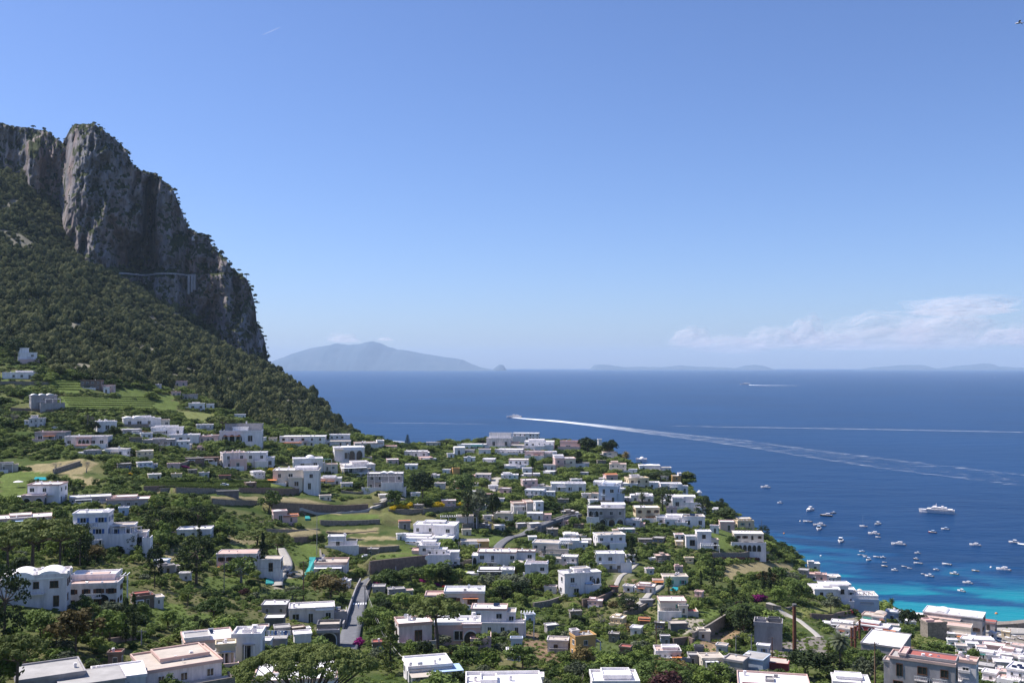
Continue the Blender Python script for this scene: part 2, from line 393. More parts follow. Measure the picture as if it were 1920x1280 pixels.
GC[_wood] = np.array((0.045, 0.052, 0.022)) * (0.7 + 0.6 * nz3[_wood])[:, None]
GC[_bare] = np.array((0.26, 0.24, 0.19)) * (0.5 + 0.8 * nz3[_bare])[:, None]
rock = (_gy > 60) & (GZ < 3.5) & (_gx > 100)
GC[rock] = np.array((0.30, 0.26, 0.21)) * (0.7 + 0.6 * nz3[rock])[:, None]
OPEN |= in_poly(_pu, _pv, [(385,914),(600,918),(640,950),(720,955),(770,985),(756,1045),(640,1045),(600,1000),(500,970),(385,950)])
OPEN |= in_poly(_pu, _pv, [(0,866),(150,862),(200,868),(190,900),(0,905)])
steep = ~in_poly(_gx, _gy, _poly)
GC[steep] = np.array((0.24, 0.21, 0.17)) * (0.6 + 0.7 * nz3[steep])[:, None]
idx = (np.arange(ND - 1)[:, None] * NU + np.arange(NU - 1)[None]).ravel()
F = np.c_[idx, idx + 1, idx + NU + 1, idx + NU]
m, t, b, o = new_mat('earth'); MATS['earth'] = m
a = nd(t, 'ShaderNodeAttribute', attribute_name='col'); g = nd(t, 'ShaderNodeNewGeometry')
n = nd(t, 'ShaderNodeTexNoise', i_Scale=1.3, i_Detail=6.0, i_Roughness=0.7); t.links.new(g.outputs['Position'], n.inputs['Vector'])
r = ramp(t, [(0.3, (0.55, 0.55, 0.5)), (0.7, (1.35, 1.35, 1.3))]); t.links.new(n.outputs[0], r.inputs[0])
t.links.new(mixc(t, 1.0, a.outputs['Color'], r.outputs[0], 'MULTIPLY'), b.inputs['Base Color']); b.inputs['Roughness'].default_value = 1; b.inputs['Specular IOR Level'].default_value = 0.1
bp = nd(t, 'ShaderNodeBump', i_Strength=0.8, i_Distance=0.5); t.links.new(n.outputs[0], bp.inputs['Height']); t.links.new(bp.outputs[0], b.inputs['Normal'])
me = mesh_from('terrain', np.stack([_gx, _gy, GZ], -1), F, MATS['earth'], True)
ca = me.color_attributes.new('col', 'FLOAT_COLOR', 'POINT'); ca.data.foreach_set('color', np.c_[GC.reshape(-1, 3), np.ones(NU * ND)].astype(np.float32).ravel())
kind(link('terrain', me), 'structure')

# ------------------------------------------------------------------ the sea
def water_mesh(name, U, D, z):
    x = U[None, :] * D[:, None]; y = np.repeat(D[:, None], len(U), 1)
    i = (np.arange(len(D) - 1)[:, None] * len(U) + np.arange(len(U) - 1)[None]).ravel()
    me = mesh_from(name, np.stack([x, y, np.full(x.shape, z)], -1), np.c_[i, i + 1, i + len(U) + 1, i + len(U)], MATS['water'], True)
    return me, x, y
m, t, b, o = new_mat('water'); MATS['water'] = m
g = nd(t, 'ShaderNodeNewGeometry'); a = nd(t, 'ShaderNodeAttribute', attribute_name='shoal')
big = nd(t, 'ShaderNodeTexNoise', i_Scale=0.0016, i_Detail=5.0); t.links.new(g.outputs['Position'], big.inputs['Vector'])
r = ramp(t, [(0.35, (0.0003, 0.027, 0.092)), (0.65, (0.0005, 0.037, 0.120))]); t.links.new(big.outputs[0], r.inputs[0])
rr = ramp(t, [(0.0, (0, 0, 0)), (0.25, (0.002, 0.048, 0.14)), (0.6, (0.002, 0.100, 0.185)), (1.0, (0.006, 0.215, 0.265))]); t.links.new(a.outputs['Fac'], rr.inputs[0])
fac = nd(t, 'ShaderNodeMapRange'); fac.inputs[1].default_value = 0.02; fac.inputs[2].default_value = 0.30; t.links.new(a.outputs['Fac'], fac.inputs[0])
t.links.new(mixc(t, fac.outputs[0], r.outputs[0], rr.outputs[0]), b.inputs['Base Color'])
b.inputs['Roughness'].default_value = 0.32; b.inputs['IOR'].default_value = 1.33; b.inputs['Specular IOR Level'].default_value = 0.11
mp = nd(t, 'ShaderNodeMapping'); mp.inputs[3].default_value = (0.45, 1.0, 1); mp.inputs[2].default_value = (0, 0, R(12)); t.links.new(g.outputs['Position'], mp.inputs[0])
w_ = nd(t, 'ShaderNodeTexNoise', i_Scale=0.16, i_Detail=7.0, i_Roughness=0.62); t.links.new(mp.outputs[0], w_.inputs['Vector'])
w2_ = nd(t, 'ShaderNodeTexNoise', i_Scale=0.022, i_Detail=5.0, i_Roughness=0.55); t.links.new(mp.outputs[0], w2_.inputs['Vector'])
ad = nd(t, 'ShaderNodeMath', operation='MULTIPLY_ADD'); t.links.new(w2_.outputs[0], ad.inputs[0]); ad.inputs[1].default_value = 4.0; t.links.new(w_.outputs[0], ad.inputs[2])
bp = nd(t, 'ShaderNodeBump', i_Strength=0.55, i_Distance=1.6); t.links.new(ad.outputs[0], bp.inputs['Height']); t.links.new(bp.outputs[0], b.inputs['Normal'])
SU = np.linspace(-1.9, 1.9, 700); SD_ = np.exp(np.concatenate([np.linspace(math.log(300), math.log(2200), 330), np.linspace(math.log(2260), math.log(46000), 60)]))
me, sx, sy = water_mesh('sea', SU, SD_, 0.0)
dist = seg_dist(sx, sy, [tuple(p) for p in COAST])
wob = (fbm(sx / 60, sy / 25, 61, 4) - 0.5)
hx = np.clip((sx - 40) / 150, 0, 1)                          # only the harbour side shelves gently
shoal = np.clip(1.15 * (1 - (dist + wob * 130) / 185.0), 0, 1) * hx
weed = np.clip((fbm(sx / 38 + sy / 90, sy / 26 + sx / 120, 71, 5) - 0.47) * 8, 0, 1)
shoal = shoal * (1 - 0.8 * weed * np.clip(dist / 22, 0, 1)) + 0.14 * np.clip(1 - dist / 300, 0, 1) * hx
at_ = me.attributes.new('shoal', 'FLOAT', 'POINT'); at_.data.foreach_set('value', shoal.astype(np.float32).ravel())
kind(link('sea', me), 'structure')

# ------------------------------------------------------------------ the cliff: one closed body of rock behind the green slope
TOP = [(-300,200),(-60,222),(0,231),(22,236),(50,238),(82,243),(100,258),(116,268),(121,255),(127,238),(135,231),(150,228),(170,230),(185,238),(205,255),(222,268),(235,282),(242,300),(252,313),(266,322),(285,322),(300,335),
 (318,350),(330,372),(343,408),(352,428),(372,440),(388,448),(400,466),(415,478),(430,500),(446,510),(462,522),(469,542),(475,560),(479,580),(481,604),(486,618),(494,630),(498,648),(503,678),(512,692),(530,706)]
cu = np.arange(-300, 531, 1.6); NH = 250
tv = np.interp(cu, [p[0] for p in TOP], [p[1] for p in TOP]) + (fbm(cu / 9, cu * 0, 5, 4) - 0.5) * 7
hh = np.linspace(0, 1, NH)
CU, HH = np.meshgrid(cu, hh)                                 # HH: 0 at the foot, 1 at the brink
vpx = 760 + (tv[None] - 760) * HH                            # photo row of each level, for the shapes seen on the face
def bump1(x, c, w): return np.exp(-((x - c) / w) ** 2)
def sstep(x, a, b): q = np.clip((x - a) / (b - a), 0, 1); return q * q * (3 - 2 * q)
lean = (vpx - tv[None])                                      # px below the brink
D0 = np.interp(CU, [-300, 0, 110, 160, 250, 350, 440, 480, 530], [1660, 1640, 1600, 1560, 1550, 1500, 1450, 1460, 1500])
edge = 121 - 0.125 * (vpx - 250)                             # the left edge of the great tower, drifting left as it falls
DD = D0 - 85 * sstep(CU, edge, edge + 26) * (1 - sstep(CU, 200, 330))
e2 = 40 - 0.02 * (vpx - 300)
DD -= 55 * sstep(CU, e2, e2 + 12) * (1 - sstep(CU, 58, 84)) * sstep(vpx, 245, 300)
g1 = 281 - 0.05 * (vpx - 330)
DD += 80 * bump1(CU, g1, 11 + 26 * sstep(vpx, 430, 500)) * sstep(vpx, 325, 350) * (1 - sstep(vpx, 500, 520))
DD += 60 * bump1(CU, 235, 38) * sstep(vpx, 425, 470) * (1 - sstep(vpx, 500, 516))
DD -= 25 * sstep(CU, 285, 292) * (1 - sstep(CU, 300, 350))
DD += 26 * bump1(CU, 352, 12) * sstep(vpx, 380, 450)
DD += 45 * bump1(CU, 395, 26) * sstep(vpx, 530, 600)
DD += 20 * bump1(CU, 440, 10)
DD -= np.where(vpx > 512, 16 + 0.16 * (vpx - 512), 0) * sstep(CU, 215, 250)
DD -= lean * 0.16; DD += (fbm(CU / 3.1, vpx / 9, 131, 3) - .5) * 7
wx = CU / 1.0; wz = vpx
n1 = fbm(wx / 26, wz / 70, 81, 5); n2 = fbm(wx / 9, wz / 20, 91, 5); n3 = 1 - abs(2 * fbm(wx / 17, wz / 38, 101, 5) - 1); n4 = fbm(wx / 4, wz / 6, 111, 3)
DD += (n1 - 0.5) * 55 + (n2 - 0.5) * 19 - (n3 - 0.7) * 30 + (n4 - 0.5) * 5
cd = np.stack(np.vectorize(lambda u, v: tuple(pdir(u, v)))(CU[:1].repeat(1, 0), CU[:1] * 0 + 640), 0)
cx = (CU - 960) / FPX * DD
cz = H + (V0 - vpx) / FPX * DD
front = np.stack([cx, DD, cz], -1)
back = []
for k in range(1, 14):                                       # over the brink and down behind
    q = k / 13.0
    dd = DD[-1] + 14 + 420 * q ** 1.3; zz = cz[-1] - 6 - 9 * k + (fbm(cu / 30, np.full(cu.shape, k * 0.7), 7, 3) - .5) * 12
    back.append(np.stack([(cu - 960) / FPX * (dd * 1.015), dd, zz], -1))
back.append(back[-1] * np.array([1, 1, 0]) + np.array([0, 10, -10]))
allr = np.concatenate([front, np.array(back)], 0); nr, nc = allr.shape[:2]
idx = (np.arange(nr - 1)[:, None] * nc + np.arange(nc - 1)[None]).ravel()
F = np.c_[idx, idx + 1, idx + nc + 1, idx + nc]
m, t, b, o = new_mat('limestone'); MATS['limestone'] = m
g = nd(t, 'ShaderNodeNewGeometry'); mp = nd(t, 'ShaderNodeMapping'); mp.inputs[3].default_value = (1, 1, 0.45); t.links.new(g.outputs['Position'], mp.inputs[0])
na = nd(t, 'ShaderNodeTexNoise', i_Scale=0.05, i_Detail=8.0, i_Roughness=0.68); t.links.new(mp.outputs[0], na.inputs['Vector'])
nb = nd(t, 'ShaderNodeTexNoise', i_Scale=0.014, i_Detail=6.0, i_Roughness=0.6); t.links.new(g.outputs['Position'], nb.inputs['Vector'])
ng = nd(t, 'ShaderNodeTexNoise', i_Scale=0.045, i_Detail=7.0, i_Roughness=0.7); t.links.new(g.outputs['Position'], ng.inputs['Vector'])
r1 = ramp(t, [(0.32, (0.125, 0.12, 0.128)), (0.5, (0.25, 0.235, 0.24)), (0.68, (0.41, 0.375, 0.37))]); t.links.new(na.outputs[0], r1.inputs[0])
r2 = ramp(t, [(0.42, (1, 1, 1)), (0.62, (1.1, 0.78, 0.62))]); t.links.new(nb.outputs[0], r2.inputs[0])
rock_c = mixc(t, 0.7, r1.outputs[0], r2.outputs[0], 'MULTIPLY')
sx_ = nd(t, 'ShaderNodeSeparateXYZ'); t.links.new(g.outputs['Normal'], sx_.inputs[0])
mm = nd(t, 'ShaderNodeMath', operation='MULTIPLY_ADD'); t.links.new(sx_.outputs[2], mm.inputs[0]); mm.inputs[1].default_value = 0.30; t.links.new(ng.outputs[0], mm.inputs[2])
r3 = ramp(t, [(0.56, (0, 0, 0)), (0.64, (1, 1, 1))]); t.links.new(mm.outputs[0], r3.inputs[0])
t.links.new(mixc(t, r3.outputs[0], rock_c, (0.045, 0.055, 0.022)), b.inputs['Base Color']); b.inputs['Roughness'].default_value = 1; b.inputs['Specular IOR Level'].default_value = 0.1
bp = nd(t, 'ShaderNodeBump', i_Strength=0.8, i_Distance=5.0); t.links.new(na.outputs[0], bp.inputs['Height']); t.links.new(bp.outputs[0], b.inputs['Normal'])
me = mesh_from('rock_cliff', allr, F, MATS['limestone'], False)
kind(link('mountain', me), 'structure')
FRONT = front

# ------------------------------------------------------------------ far islands, real distance and size
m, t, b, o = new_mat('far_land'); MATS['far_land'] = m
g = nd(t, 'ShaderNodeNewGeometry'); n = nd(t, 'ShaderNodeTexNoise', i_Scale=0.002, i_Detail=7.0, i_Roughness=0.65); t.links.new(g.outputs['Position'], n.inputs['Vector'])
r = ramp(t, [(0.35, (0.06, 0.10, 0.13)), (0.55, (0.08, 0.115, 0.145)), (0.72, (0.11, 0.14, 0.16))]); t.links.new(n.outputs[0], r.inputs[0]); t.links.new(r.outputs[0], b.inputs['Base Color']); b.inputs['Roughness'].default_value = 1  # land colour pushed to blue-grey, part of the distance haze painted in
def island(prof, D, deep, seed):
    us = np.arange(prof[0][0], prof[-1][0] + 1, 1.5); pv = np.interp(us, [p[0] for p in prof], [p[1] for p in prof]) + (fbm(us / 9, us * 0, seed, 4) - .5) * 1.4
    n = 26; rows = []
    for k in range(n + 1):
        q = k / n; s = math.sin(math.pi * q) ** 0.8
        y = D + deep * (q - 0.5)
        top = H + (V0 - pv) / FPX * D
        rough = (fbm(us / 14, np.full(us.shape, k * .35), seed + 3, 5) - 0.5) * 0.10 * s * (1 - s) * 2
        z = -20 + (top + 20) * np.clip(s * (1 if k != n // 2 else 1) + rough, 0, 1)
        rows.append(np.stack([(us - 960) / FPX * D, np.full(us.shape, y) + (fbm(us / 20, np.full(us.shape, k * .2), seed + 9, 3) - .5) * deep * .03, z], -1))
    A = np.array(rows); nr, nc = A.shape[:2]; i = (np.arange(nr - 1)[:, None] * nc + np.arange(nc - 1)[None]).ravel()
    return mesh_from('island', A, np.c_[i, i + 1, i + nc + 1, i + nc], MATS['far_land'], True)
def add_island(prof, D, deep, seed, lab):
    o_ = link('island', island(prof, D, deep, seed)); kind(o_, 'structure'); o_['label'] = lab
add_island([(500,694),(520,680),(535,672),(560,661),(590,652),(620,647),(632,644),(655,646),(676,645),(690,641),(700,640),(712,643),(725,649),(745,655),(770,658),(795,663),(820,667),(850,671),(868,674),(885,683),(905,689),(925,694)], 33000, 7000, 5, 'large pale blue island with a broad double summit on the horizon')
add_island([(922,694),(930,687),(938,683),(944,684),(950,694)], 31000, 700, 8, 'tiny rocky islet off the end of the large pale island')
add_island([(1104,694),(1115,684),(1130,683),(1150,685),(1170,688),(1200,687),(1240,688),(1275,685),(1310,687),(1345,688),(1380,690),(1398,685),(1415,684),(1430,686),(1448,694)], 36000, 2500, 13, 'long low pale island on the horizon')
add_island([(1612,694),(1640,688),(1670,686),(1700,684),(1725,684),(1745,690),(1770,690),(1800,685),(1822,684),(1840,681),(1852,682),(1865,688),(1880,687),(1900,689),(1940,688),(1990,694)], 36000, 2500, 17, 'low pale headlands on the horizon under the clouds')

# ------------------------------------------------------------------ haze: one closed box round camera and scene
m = bpy.data.materials.new('haze_air'); m.use_nodes = True; t = m.node_tree; t.nodes.clear()
o = t.nodes.new('ShaderNodeOutputMaterial'); pv_ = nd(t, 'ShaderNodeVolumePrincipled'); pv_.inputs['Color'].default_value = (0.62, 0.80, 1.0, 1)
pv_.inputs['Density'].default_value = 2.5e-5; pv_.inputs['Anisotropy'].default_value = 0.0; t.links.new(pv_.outputs[0], o.inputs['Volume'])
mb = MB(); mb.box(-56000, 56000, -3000, 50000, -8, 900); hz = mb.build('haze', m); kind(hz, 'stuff')
# ------------------------------------------------------------------ foliage: materials and prototypes (meshes only; placed further down)
def leaf_mat(name, dark, light, var=0.5):
    m, t, b, o = new_mat(name)
    oi = nd(t, 'ShaderNodeObjectInfo'); g = nd(t, 'ShaderNodeNewGeometry')
    n = nd(t, 'ShaderNodeTexNoise', i_Scale=0.9, i_Detail=3.0, i_Roughness=0.7); t.links.new(g.outputs['Position'], n.inputs['Vector'])
    a = nd(t, 'ShaderNodeMath', operation='MULTIPLY_ADD'); t.links.new(oi.outputs['Random'], a.inputs[0]); a.inputs[1].default_value = var; t.links.new(n.outputs[0], a.inputs[2])
    s = nd(t, 'ShaderNodeMath', operation='SUBTRACT'); t.links.new(a.outputs[0], s.inputs[0]); s.inputs[1].default_value = var / 2
    r = ramp(t, [(0.25, dark), (0.75, light)])
    lf = nd(t, 'ShaderNodeTexNoise', i_Scale=0.028, i_Detail=3.0); t.links.new(g.outputs['Position'], lf.inputs['Vector'])
    s2 = nd(t, 'ShaderNodeMath', operation='MULTIPLY_ADD'); t.links.new(lf.outputs[0], s2.inputs[0]); s2.inputs[1].default_value = 0.7; t.links.new(s.outputs[0], s2.inputs[2])
    s3 = nd(t, 'ShaderNodeMath', operation='SUBTRACT'); t.links.new(s2.outputs[0], s3.inputs[0]); s3.inputs[1].default_value = 0.35; t.links.new(s3.outputs[0], r.inputs[0])
    t.links.new(r.outputs[0], b.inputs['Base Color']); b.inputs['Roughness'].default_value = 0.75; b.inputs['Specular IOR Level'].default_value = 0.2
    tr = nd(t, 'ShaderNodeBsdfTranslucent'); t.links.new(r.outputs[0], tr.inputs[0])
    mx = nd(t, 'ShaderNodeMixShader'); mx.inputs[0].default_value = 0.22
    t.links.new(b.outputs[0], mx.inputs[1]); t.links.new(tr.outputs[0], mx.inputs[2]); t.links.new(mx.outputs[0], o.inputs['Surface'])
    MATS[name] = m; return m
leaf_mat('leaf_mid', (0.052, 0.086, 0.020), (0.152, 0.210, 0.052))
leaf_mat('leaf_light', (0.100, 0.150, 0.028), (0.210, 0.280, 0.065))
leaf_mat('leaf_dark', (0.020, 0.036, 0.013), (0.060, 0.085, 0.028))
leaf_mat('leaf_olive', (0.080, 0.098, 0.055), (0.170, 0.190, 0.115))
leaf_mat('leaf_pine', (0.075, 0.098, 0.022), (0.170, 0.205, 0.058), 0.25)
leaf_mat('leaf_brown', (0.085, 0.068, 0.024), (0.20, 0.155, 0.060))
leaf_mat('leaf_wood', (0.050, 0.066, 0.022), (0.195, 0.205, 0.082), 0.9)
leaf_mat('leaf_mixed', (0.042, 0.074, 0.016), (0.215, 0.270, 0.066), 0.9)
leaf_mat('blossom_yellow', (0.35, 0.25, 0.01), (0.75, 0.55, 0.02))
leaf_mat('blossom_magenta', (0.16, 0.01, 0.10), (0.42, 0.03, 0.24))
leaf_mat('blossom_red', (0.25, 0.02, 0.02), (0.5, 0.05, 0.05))
leaf_mat('leaf_purple', (0.030, 0.014, 0.016), (0.085, 0.035, 0.035))
simple_mat('bark', (0.11, 0.085, 0.065), 0.95, 0.4, 3.0)
simple_mat('bark_grey', (0.24, 0.215, 0.195), 0.95, 0.3, 3.0)

def cards(C, Rr, n, size, rs, up=0.25, flat=1.0, shell=0.55, jit=0.55):
    """n leaf cards on each clump (centre C, radius Rr): cards lie roughly along the clump's surface."""
    C = np.asarray(C, float); Rr = np.asarray(Rr, float); k = len(C); N = k * n
    d = rs.normal(size=(N, 3)); d[:, 2] += up; d /= np.linalg.norm(d, axis=1)[:, None]
    rad = (shell + (1 - shell) * rs.rand(N) ** 0.5)[:, None] * np.repeat(Rr, n)[:, None]
    P = np.repeat(C, n, 0) + d * rad * np.array([1, 1, flat])
    nn = d + rs.normal(size=(N, 3)) * jit; nn /= np.linalg.norm(nn, axis=1)[:, None]
    a = np.cross(nn, rs.normal(size=(N, 3))); a /= np.linalg.norm(a, axis=1)[:, None]; b = np.cross(nn, a)
    s = size * (0.6 + 0.8 * rs.rand(N))[:, None]; a = a * s; b = b * s * 0.7
    V = np.stack([P - a - b * 0.4, P + a * 0.3 - b, P + a + b * 0.4, P - a * 0.3 + b], 1).reshape(-1, 3)
    return V
def cloud_mesh(name, V, mat):
    n = len(V) // 4
    return mesh_from(name, V, np.arange(n * 4).reshape(n, 4), mat)
def blob_clumps(rs, rx, rz, zc, k, rmin, rmax, low=-0.5):
    C = []; Q = []
    while len(C) < k:
        d = rs.normal(size=3); d /= np.linalg.norm(d)
        if d[2] < low: continue
        q = 0.45 + 0.5 * rs.rand(); r = rmin + (rmax - rmin) * rs.rand()
        C.append((d[0] * rx * q, d[1] * rx * q, zc + d[2] * rz * q)); Q.append(r)
    return C, Q
def trunk_mesh(name, h, r, tips, mat, forks=5, rs=None, lean=(0, 0)):
    mb = MB(); top = (lean[0], lean[1], h)
    mb.tube([(0, 0, -0.6), (lean[0] * .3, lean[1] * .3, h * 0.5), top], [r, r * 0.8, r * 0.6], 7)
    if len(tips):
        idx = rs.permutation(len(tips))[:forks]
        for i in idx:
            c = tips[i]; mid = ((c[0] + top[0]) * .45, (c[1] + top[1]) * .45, h + (c[2] - h) * 0.35)
            mb.tube([top, mid, tuple(c)], [r * 0.5, r * 0.3, r * 0.1], 5)
    return mb.mesh(name, MATS[mat])
PROTO = {}                                   # kind -> list of (crown mesh, trunk mesh, crown radius, height)
def add_proto(kind_, crown, trunk, rad, hgt): PROTO.setdefault(kind_, []).append((crown, trunk, rad, hgt))
rs = np.random.RandomState(5)
for i in range(4):                           # round broad-leaved tree, 6 m
    C, Q = blob_clumps(rs, 2.7, 2.1, 3.9, 26 + 4 * i, 0.65, 1.15, -0.55)
    add_proto('broad', cloud_mesh('broad_crown', cards(C, Q, 50, 0.23, rs, .35, 1.0, .6, .42), MATS['leaf_mid']), trunk_mesh('trunk', 2.2, 0.17, C, 'bark', 6, rs), 2.9, 6.2)
for i in range(4):                           # rounded evergreen crown of the mountain scrub, 6 m across
    C, Q = blob_clumps(rs, 2.3, 1.9, 1.9, 11 + 2 * i, 0.95, 1.5, -0.2)
    add_proto('dome', cloud_mesh('scrub_crown', cards(C, Q, 85, 0.30, rs, 0.35, 1.0, .8, .38), MATS['leaf_wood']), None, 3.0, 4.4)
for i in range(4):                           # bush sitting on the ground, 2.4 m
    C, Q = blob_clumps(rs, 1.45, 1.2, 0.95, 15, 0.45, 0.8, -0.3)
    add_proto('bush', cloud_mesh('bush_crown', cards(C, Q, 42, 0.19, rs), MATS['leaf_mid']), trunk_mesh('stems', 0.5, 0.09, C, 'bark', 4, rs), 1.7, 2.3)
for i in range(2):                           # olive, airy, 5 m
    C, Q = blob_clumps(rs, 2.3, 1.7, 3.2, 24, 0.4, 0.85, -0.6)
    add_proto('olive', cloud_mesh('olive_crown', cards(C, Q, 34, 0.20, rs, shell=0.3), MATS['leaf_olive']), trunk_mesh('trunk', 1.5, 0.22, C, 'bark_grey', 8, rs), 2.5, 5.2)
for i in range(3):                           # umbrella pine, 10 m, flat dome
    C = []; Q = []
    for k in range(58):
        a = rs.rand() * 6.283; q = math.sqrt(rs.rand()); rr = 4.3 * q
        C.append((rr * math.cos(a), rr * math.sin(a), 7.5 + 2.1 * (1 - q * q) * rs.rand() ** .4)); Q.append(0.7 + 0.45 * rs.rand())
    add_proto('umbrella', cloud_mesh('pine_crown', cards(C, Q, 75, 0.20, rs, 0.85, 0.62, .6, .32), MATS['leaf_pine']), trunk_mesh('trunk', 6.3, 0.30, C, 'bark', 12, rs, (0.5 - i * .5, 0.2)), 5.0, 10.3)
for i in range(2):                           # tall dark pine with ragged tiers, 12 m
    C = []; Q = []
    for k in range(40):
        z = 3.5 + 8.2 * rs.rand(); w = 3.2 * (1 - ((z - 7.2) / 5.4) ** 2) ** .5 if abs(z - 7.2) < 5.3 else .5
        a = rs.rand() * 6.283; C.append((w * .85 * math.cos(a), w * .85 * math.sin(a), z)); Q.append(0.8 + 0.7 * rs.rand())
    add_proto('pine', cloud_mesh('pine_crown', cards(C, Q, 50, 0.23, rs, 0.4, 0.6), MATS['leaf_dark']), trunk_mesh('trunk', 7.5, 0.3, C, 'bark', 10, rs), 3.9, 12.4)
for i in range(2):                           # cypress, 9 m spire
    C = []; Q = []
    for k in range(40):
        q = rs.rand(); w = 0.72 * math.sin(math.pi * min(1, q * 0.9 + 0.12)) ** .6; a = rs.rand() * 6.283
        C.append((w * .6 * math.cos(a), w * .6 * math.sin(a), 0.7 + 8.0 * q)); Q.append(0.22 + 0.5 * w * (1 - q * .5))
    add_proto('cypress', cloud_mesh('cypress_crown', cards(C, Q, 40, 0.15, rs, 0.6, 1.5), MATS['leaf_dark']), trunk_mesh('trunk', 1.2, 0.16, [], 'bark', 0, rs), 1.1, 9.2)
C = []; Q = []                               # Norfolk pine: regular tiers, 12 m
for k in range(11):
    z = 1.6 + k * 0.95; w = 2.7 * (1 - k / 11.8)
    for j in range(9):
        a = j * 6.283 / 9 + k * .4
        for q in (0.35, 0.7, 1.0): C.append((w * q * math.cos(a), w * q * math.sin(a), z - 0.15 * q)); Q.append(0.38)
add_proto('norfolk', cloud_mesh('fir_crown', cards(C, Q, 12, 0.2, rs, 0.4, 0.6), MATS['leaf_dark']), trunk_mesh('trunk', 11.8, 0.2, [], 'bark', 0, rs), 2.8, 12.4)
C = []; Q = []                               # loose conifer, 12 m, drooping
for k in range(95):
    z = 1.0 + 10.6 * rs.rand(); w = 2.9 * (1 - (z / 12.3) ** 1.3); a = rs.rand() * 6.283; q = rs.rand() ** .5
    C.append((w * q * math.cos(a), w * q * math.sin(a), z - .4 * q)); Q.append(0.55)
add_proto('conifer', cloud_mesh('fir_crown', cards(C, Q, 24, 0.2, rs, 0.2, 0.5, 0.2), MATS['leaf_pine']), trunk_mesh('trunk', 11.0, 0.2, [], 'bark', 0, rs), 2.9, 12.2)
def palm(h, n, L, trunk_r, droop, seed, skirt=False):
    r_ = np.random.RandomState(seed); V = []
    for k in range(n):
        a = k * 2.39996; el = R(72) - R(105) * (k / n) * droop
        p = np.array([0, 0, h]); d = np.array([math.cos(a) * math.cos(el), math.sin(a) * math.cos(el), math.sin(el)]); side = np.array([-math.sin(a), math.cos(a), 0])
        for j in range(9):
            p2 = p + d * L / 9; w = L * 0.16 * math.sin(math.pi * (j + .8) / 10)
            for sgn in (-1, 1):
                e = side * sgn * w + np.array([0, 0, -0.35 * w]) + d * 0.1
                V += [p, p2, p2 + e * 1.0, p + e * .9 + d * .05]
            p = p2; d = d + np.array([0, 0, -0.13]); d /= np.linalg.norm(d)
    if skirt:
        for k in range(26):
            a = k * 2.4; p = np.array([math.cos(a) * .3, math.sin(a) * .3, h - .3 - .04 * k]); e = np.array([math.cos(a) * .5, math.sin(a) * .5, -1.1]); s_ = np.array([-math.sin(a), math.cos(a), 0]) * .16
            V += [p - s_, p + s_, p + e + s_, p + e - s_]
    mb = MB(); mb.tube([(0, 0, -0.6), (0.05, 0, h * .5), (0, 0, h)], [trunk_r * 1.25, trunk_r, trunk_r * .9], 8)
    return cloud_mesh('palm_crown', np.array(V), MATS['leaf_mid']), mb.mesh('trunk', MATS['bark'])
c_, t_ = palm(7.5, 46, 2.3, 0.22, 1.0, 3, True); add_proto('fan_palm', c_, t_, 2.2, 9.2)
c_, t_ = palm(4.0, 40, 2.6, 0.3, 0.9, 4); add_proto('date_palm', c_, t_, 2.6, 5.8)
for i in range(2):                           # bare branching tree
    mb = MB(); rb = random.Random(40 + i)
    def grow(p, d, L, r, lv):
        q = p + d * L; mb.tube([tuple(p), tuple(q)], [r, r * .6], 4 if lv else 6, cap=False)
        if lv >= 5: return
        for _ in range(3 if lv < 4 else 2):
            dd = (d + Vector((rb.uniform(-1, 1), rb.uniform(-1, 1), rb.uniform(-.25, .7))) * .75).normalized()
            grow(q, dd, L * rb.uniform(.6, .82), r * .55, lv + 1)
    grow(Vector((0, 0, -.3)), Vector((0, 0, 1)), 1.5, .17, 0)
    me = mb.mesh('bare_branches', MATS['bark_grey'])
    t2 = MB(); t2.tube([(0, 0, -.6), (0, 0, 1.1)], [.22, .18], 7)
    add_proto('bare', me, t2.mesh('trunk', MATS['bark_grey']), 2.9, 5.2)
def pine_big():                              # the broad pine close below the terrace
    C = []; Q = []; r_ = np.random.RandomState(77)
    for k in range(330):
        a = r_.rand() * 6.283; q = math.sqrt(r_.rand())
        C.append((10.0 * q * math.cos(a), 4.6 * q * math.sin(a), 13.0 + 1.9 * (1 - q ** 2.2) + 0.35 * (r_.rand() - .5) - 0.7 * q ** 4)); Q.append(0.6 + 0.4 * r_.rand())
    return (cloud_mesh('pine_crown', cards(C, Q, 160, 0.135, r_, 0.8, 0.75, .6, .34), MATS['leaf_pine']), trunk_mesh('trunk', 8.2, 0.42, C, 'bark', 30, r_), 10.9, 15.6)
PROTO['big_umbrella'] = [pine_big()]
WHAT = {'broad': 'tree', 'bush': 'bush', 'olive': 'olive tree', 'umbrella': 'pine tree', 'pine': 'pine tree', 'cypress': 'cypress', 'norfolk': 'conifer', 'conifer': 'conifer', 'fan_palm': 'palm tree', 'date_palm': 'palm tree', 'bare': 'bare tree', 'big_umbrella': 'pine tree'}
OBN = {'broad': 'broadleaf_tree', 'bush': 'garden_bush', 'olive': 'olive_tree', 'umbrella': 'umbrella_pine', 'pine': 'pine_tree', 'cypress': 'cypress_tree', 'norfolk': 'norfolk_pine', 'conifer': 'conifer_tree', 'fan_palm': 'palm_tree', 'date_palm': 'palm_tree', 'bare': 'bare_tree', 'big_umbrella': 'umbrella_pine'}
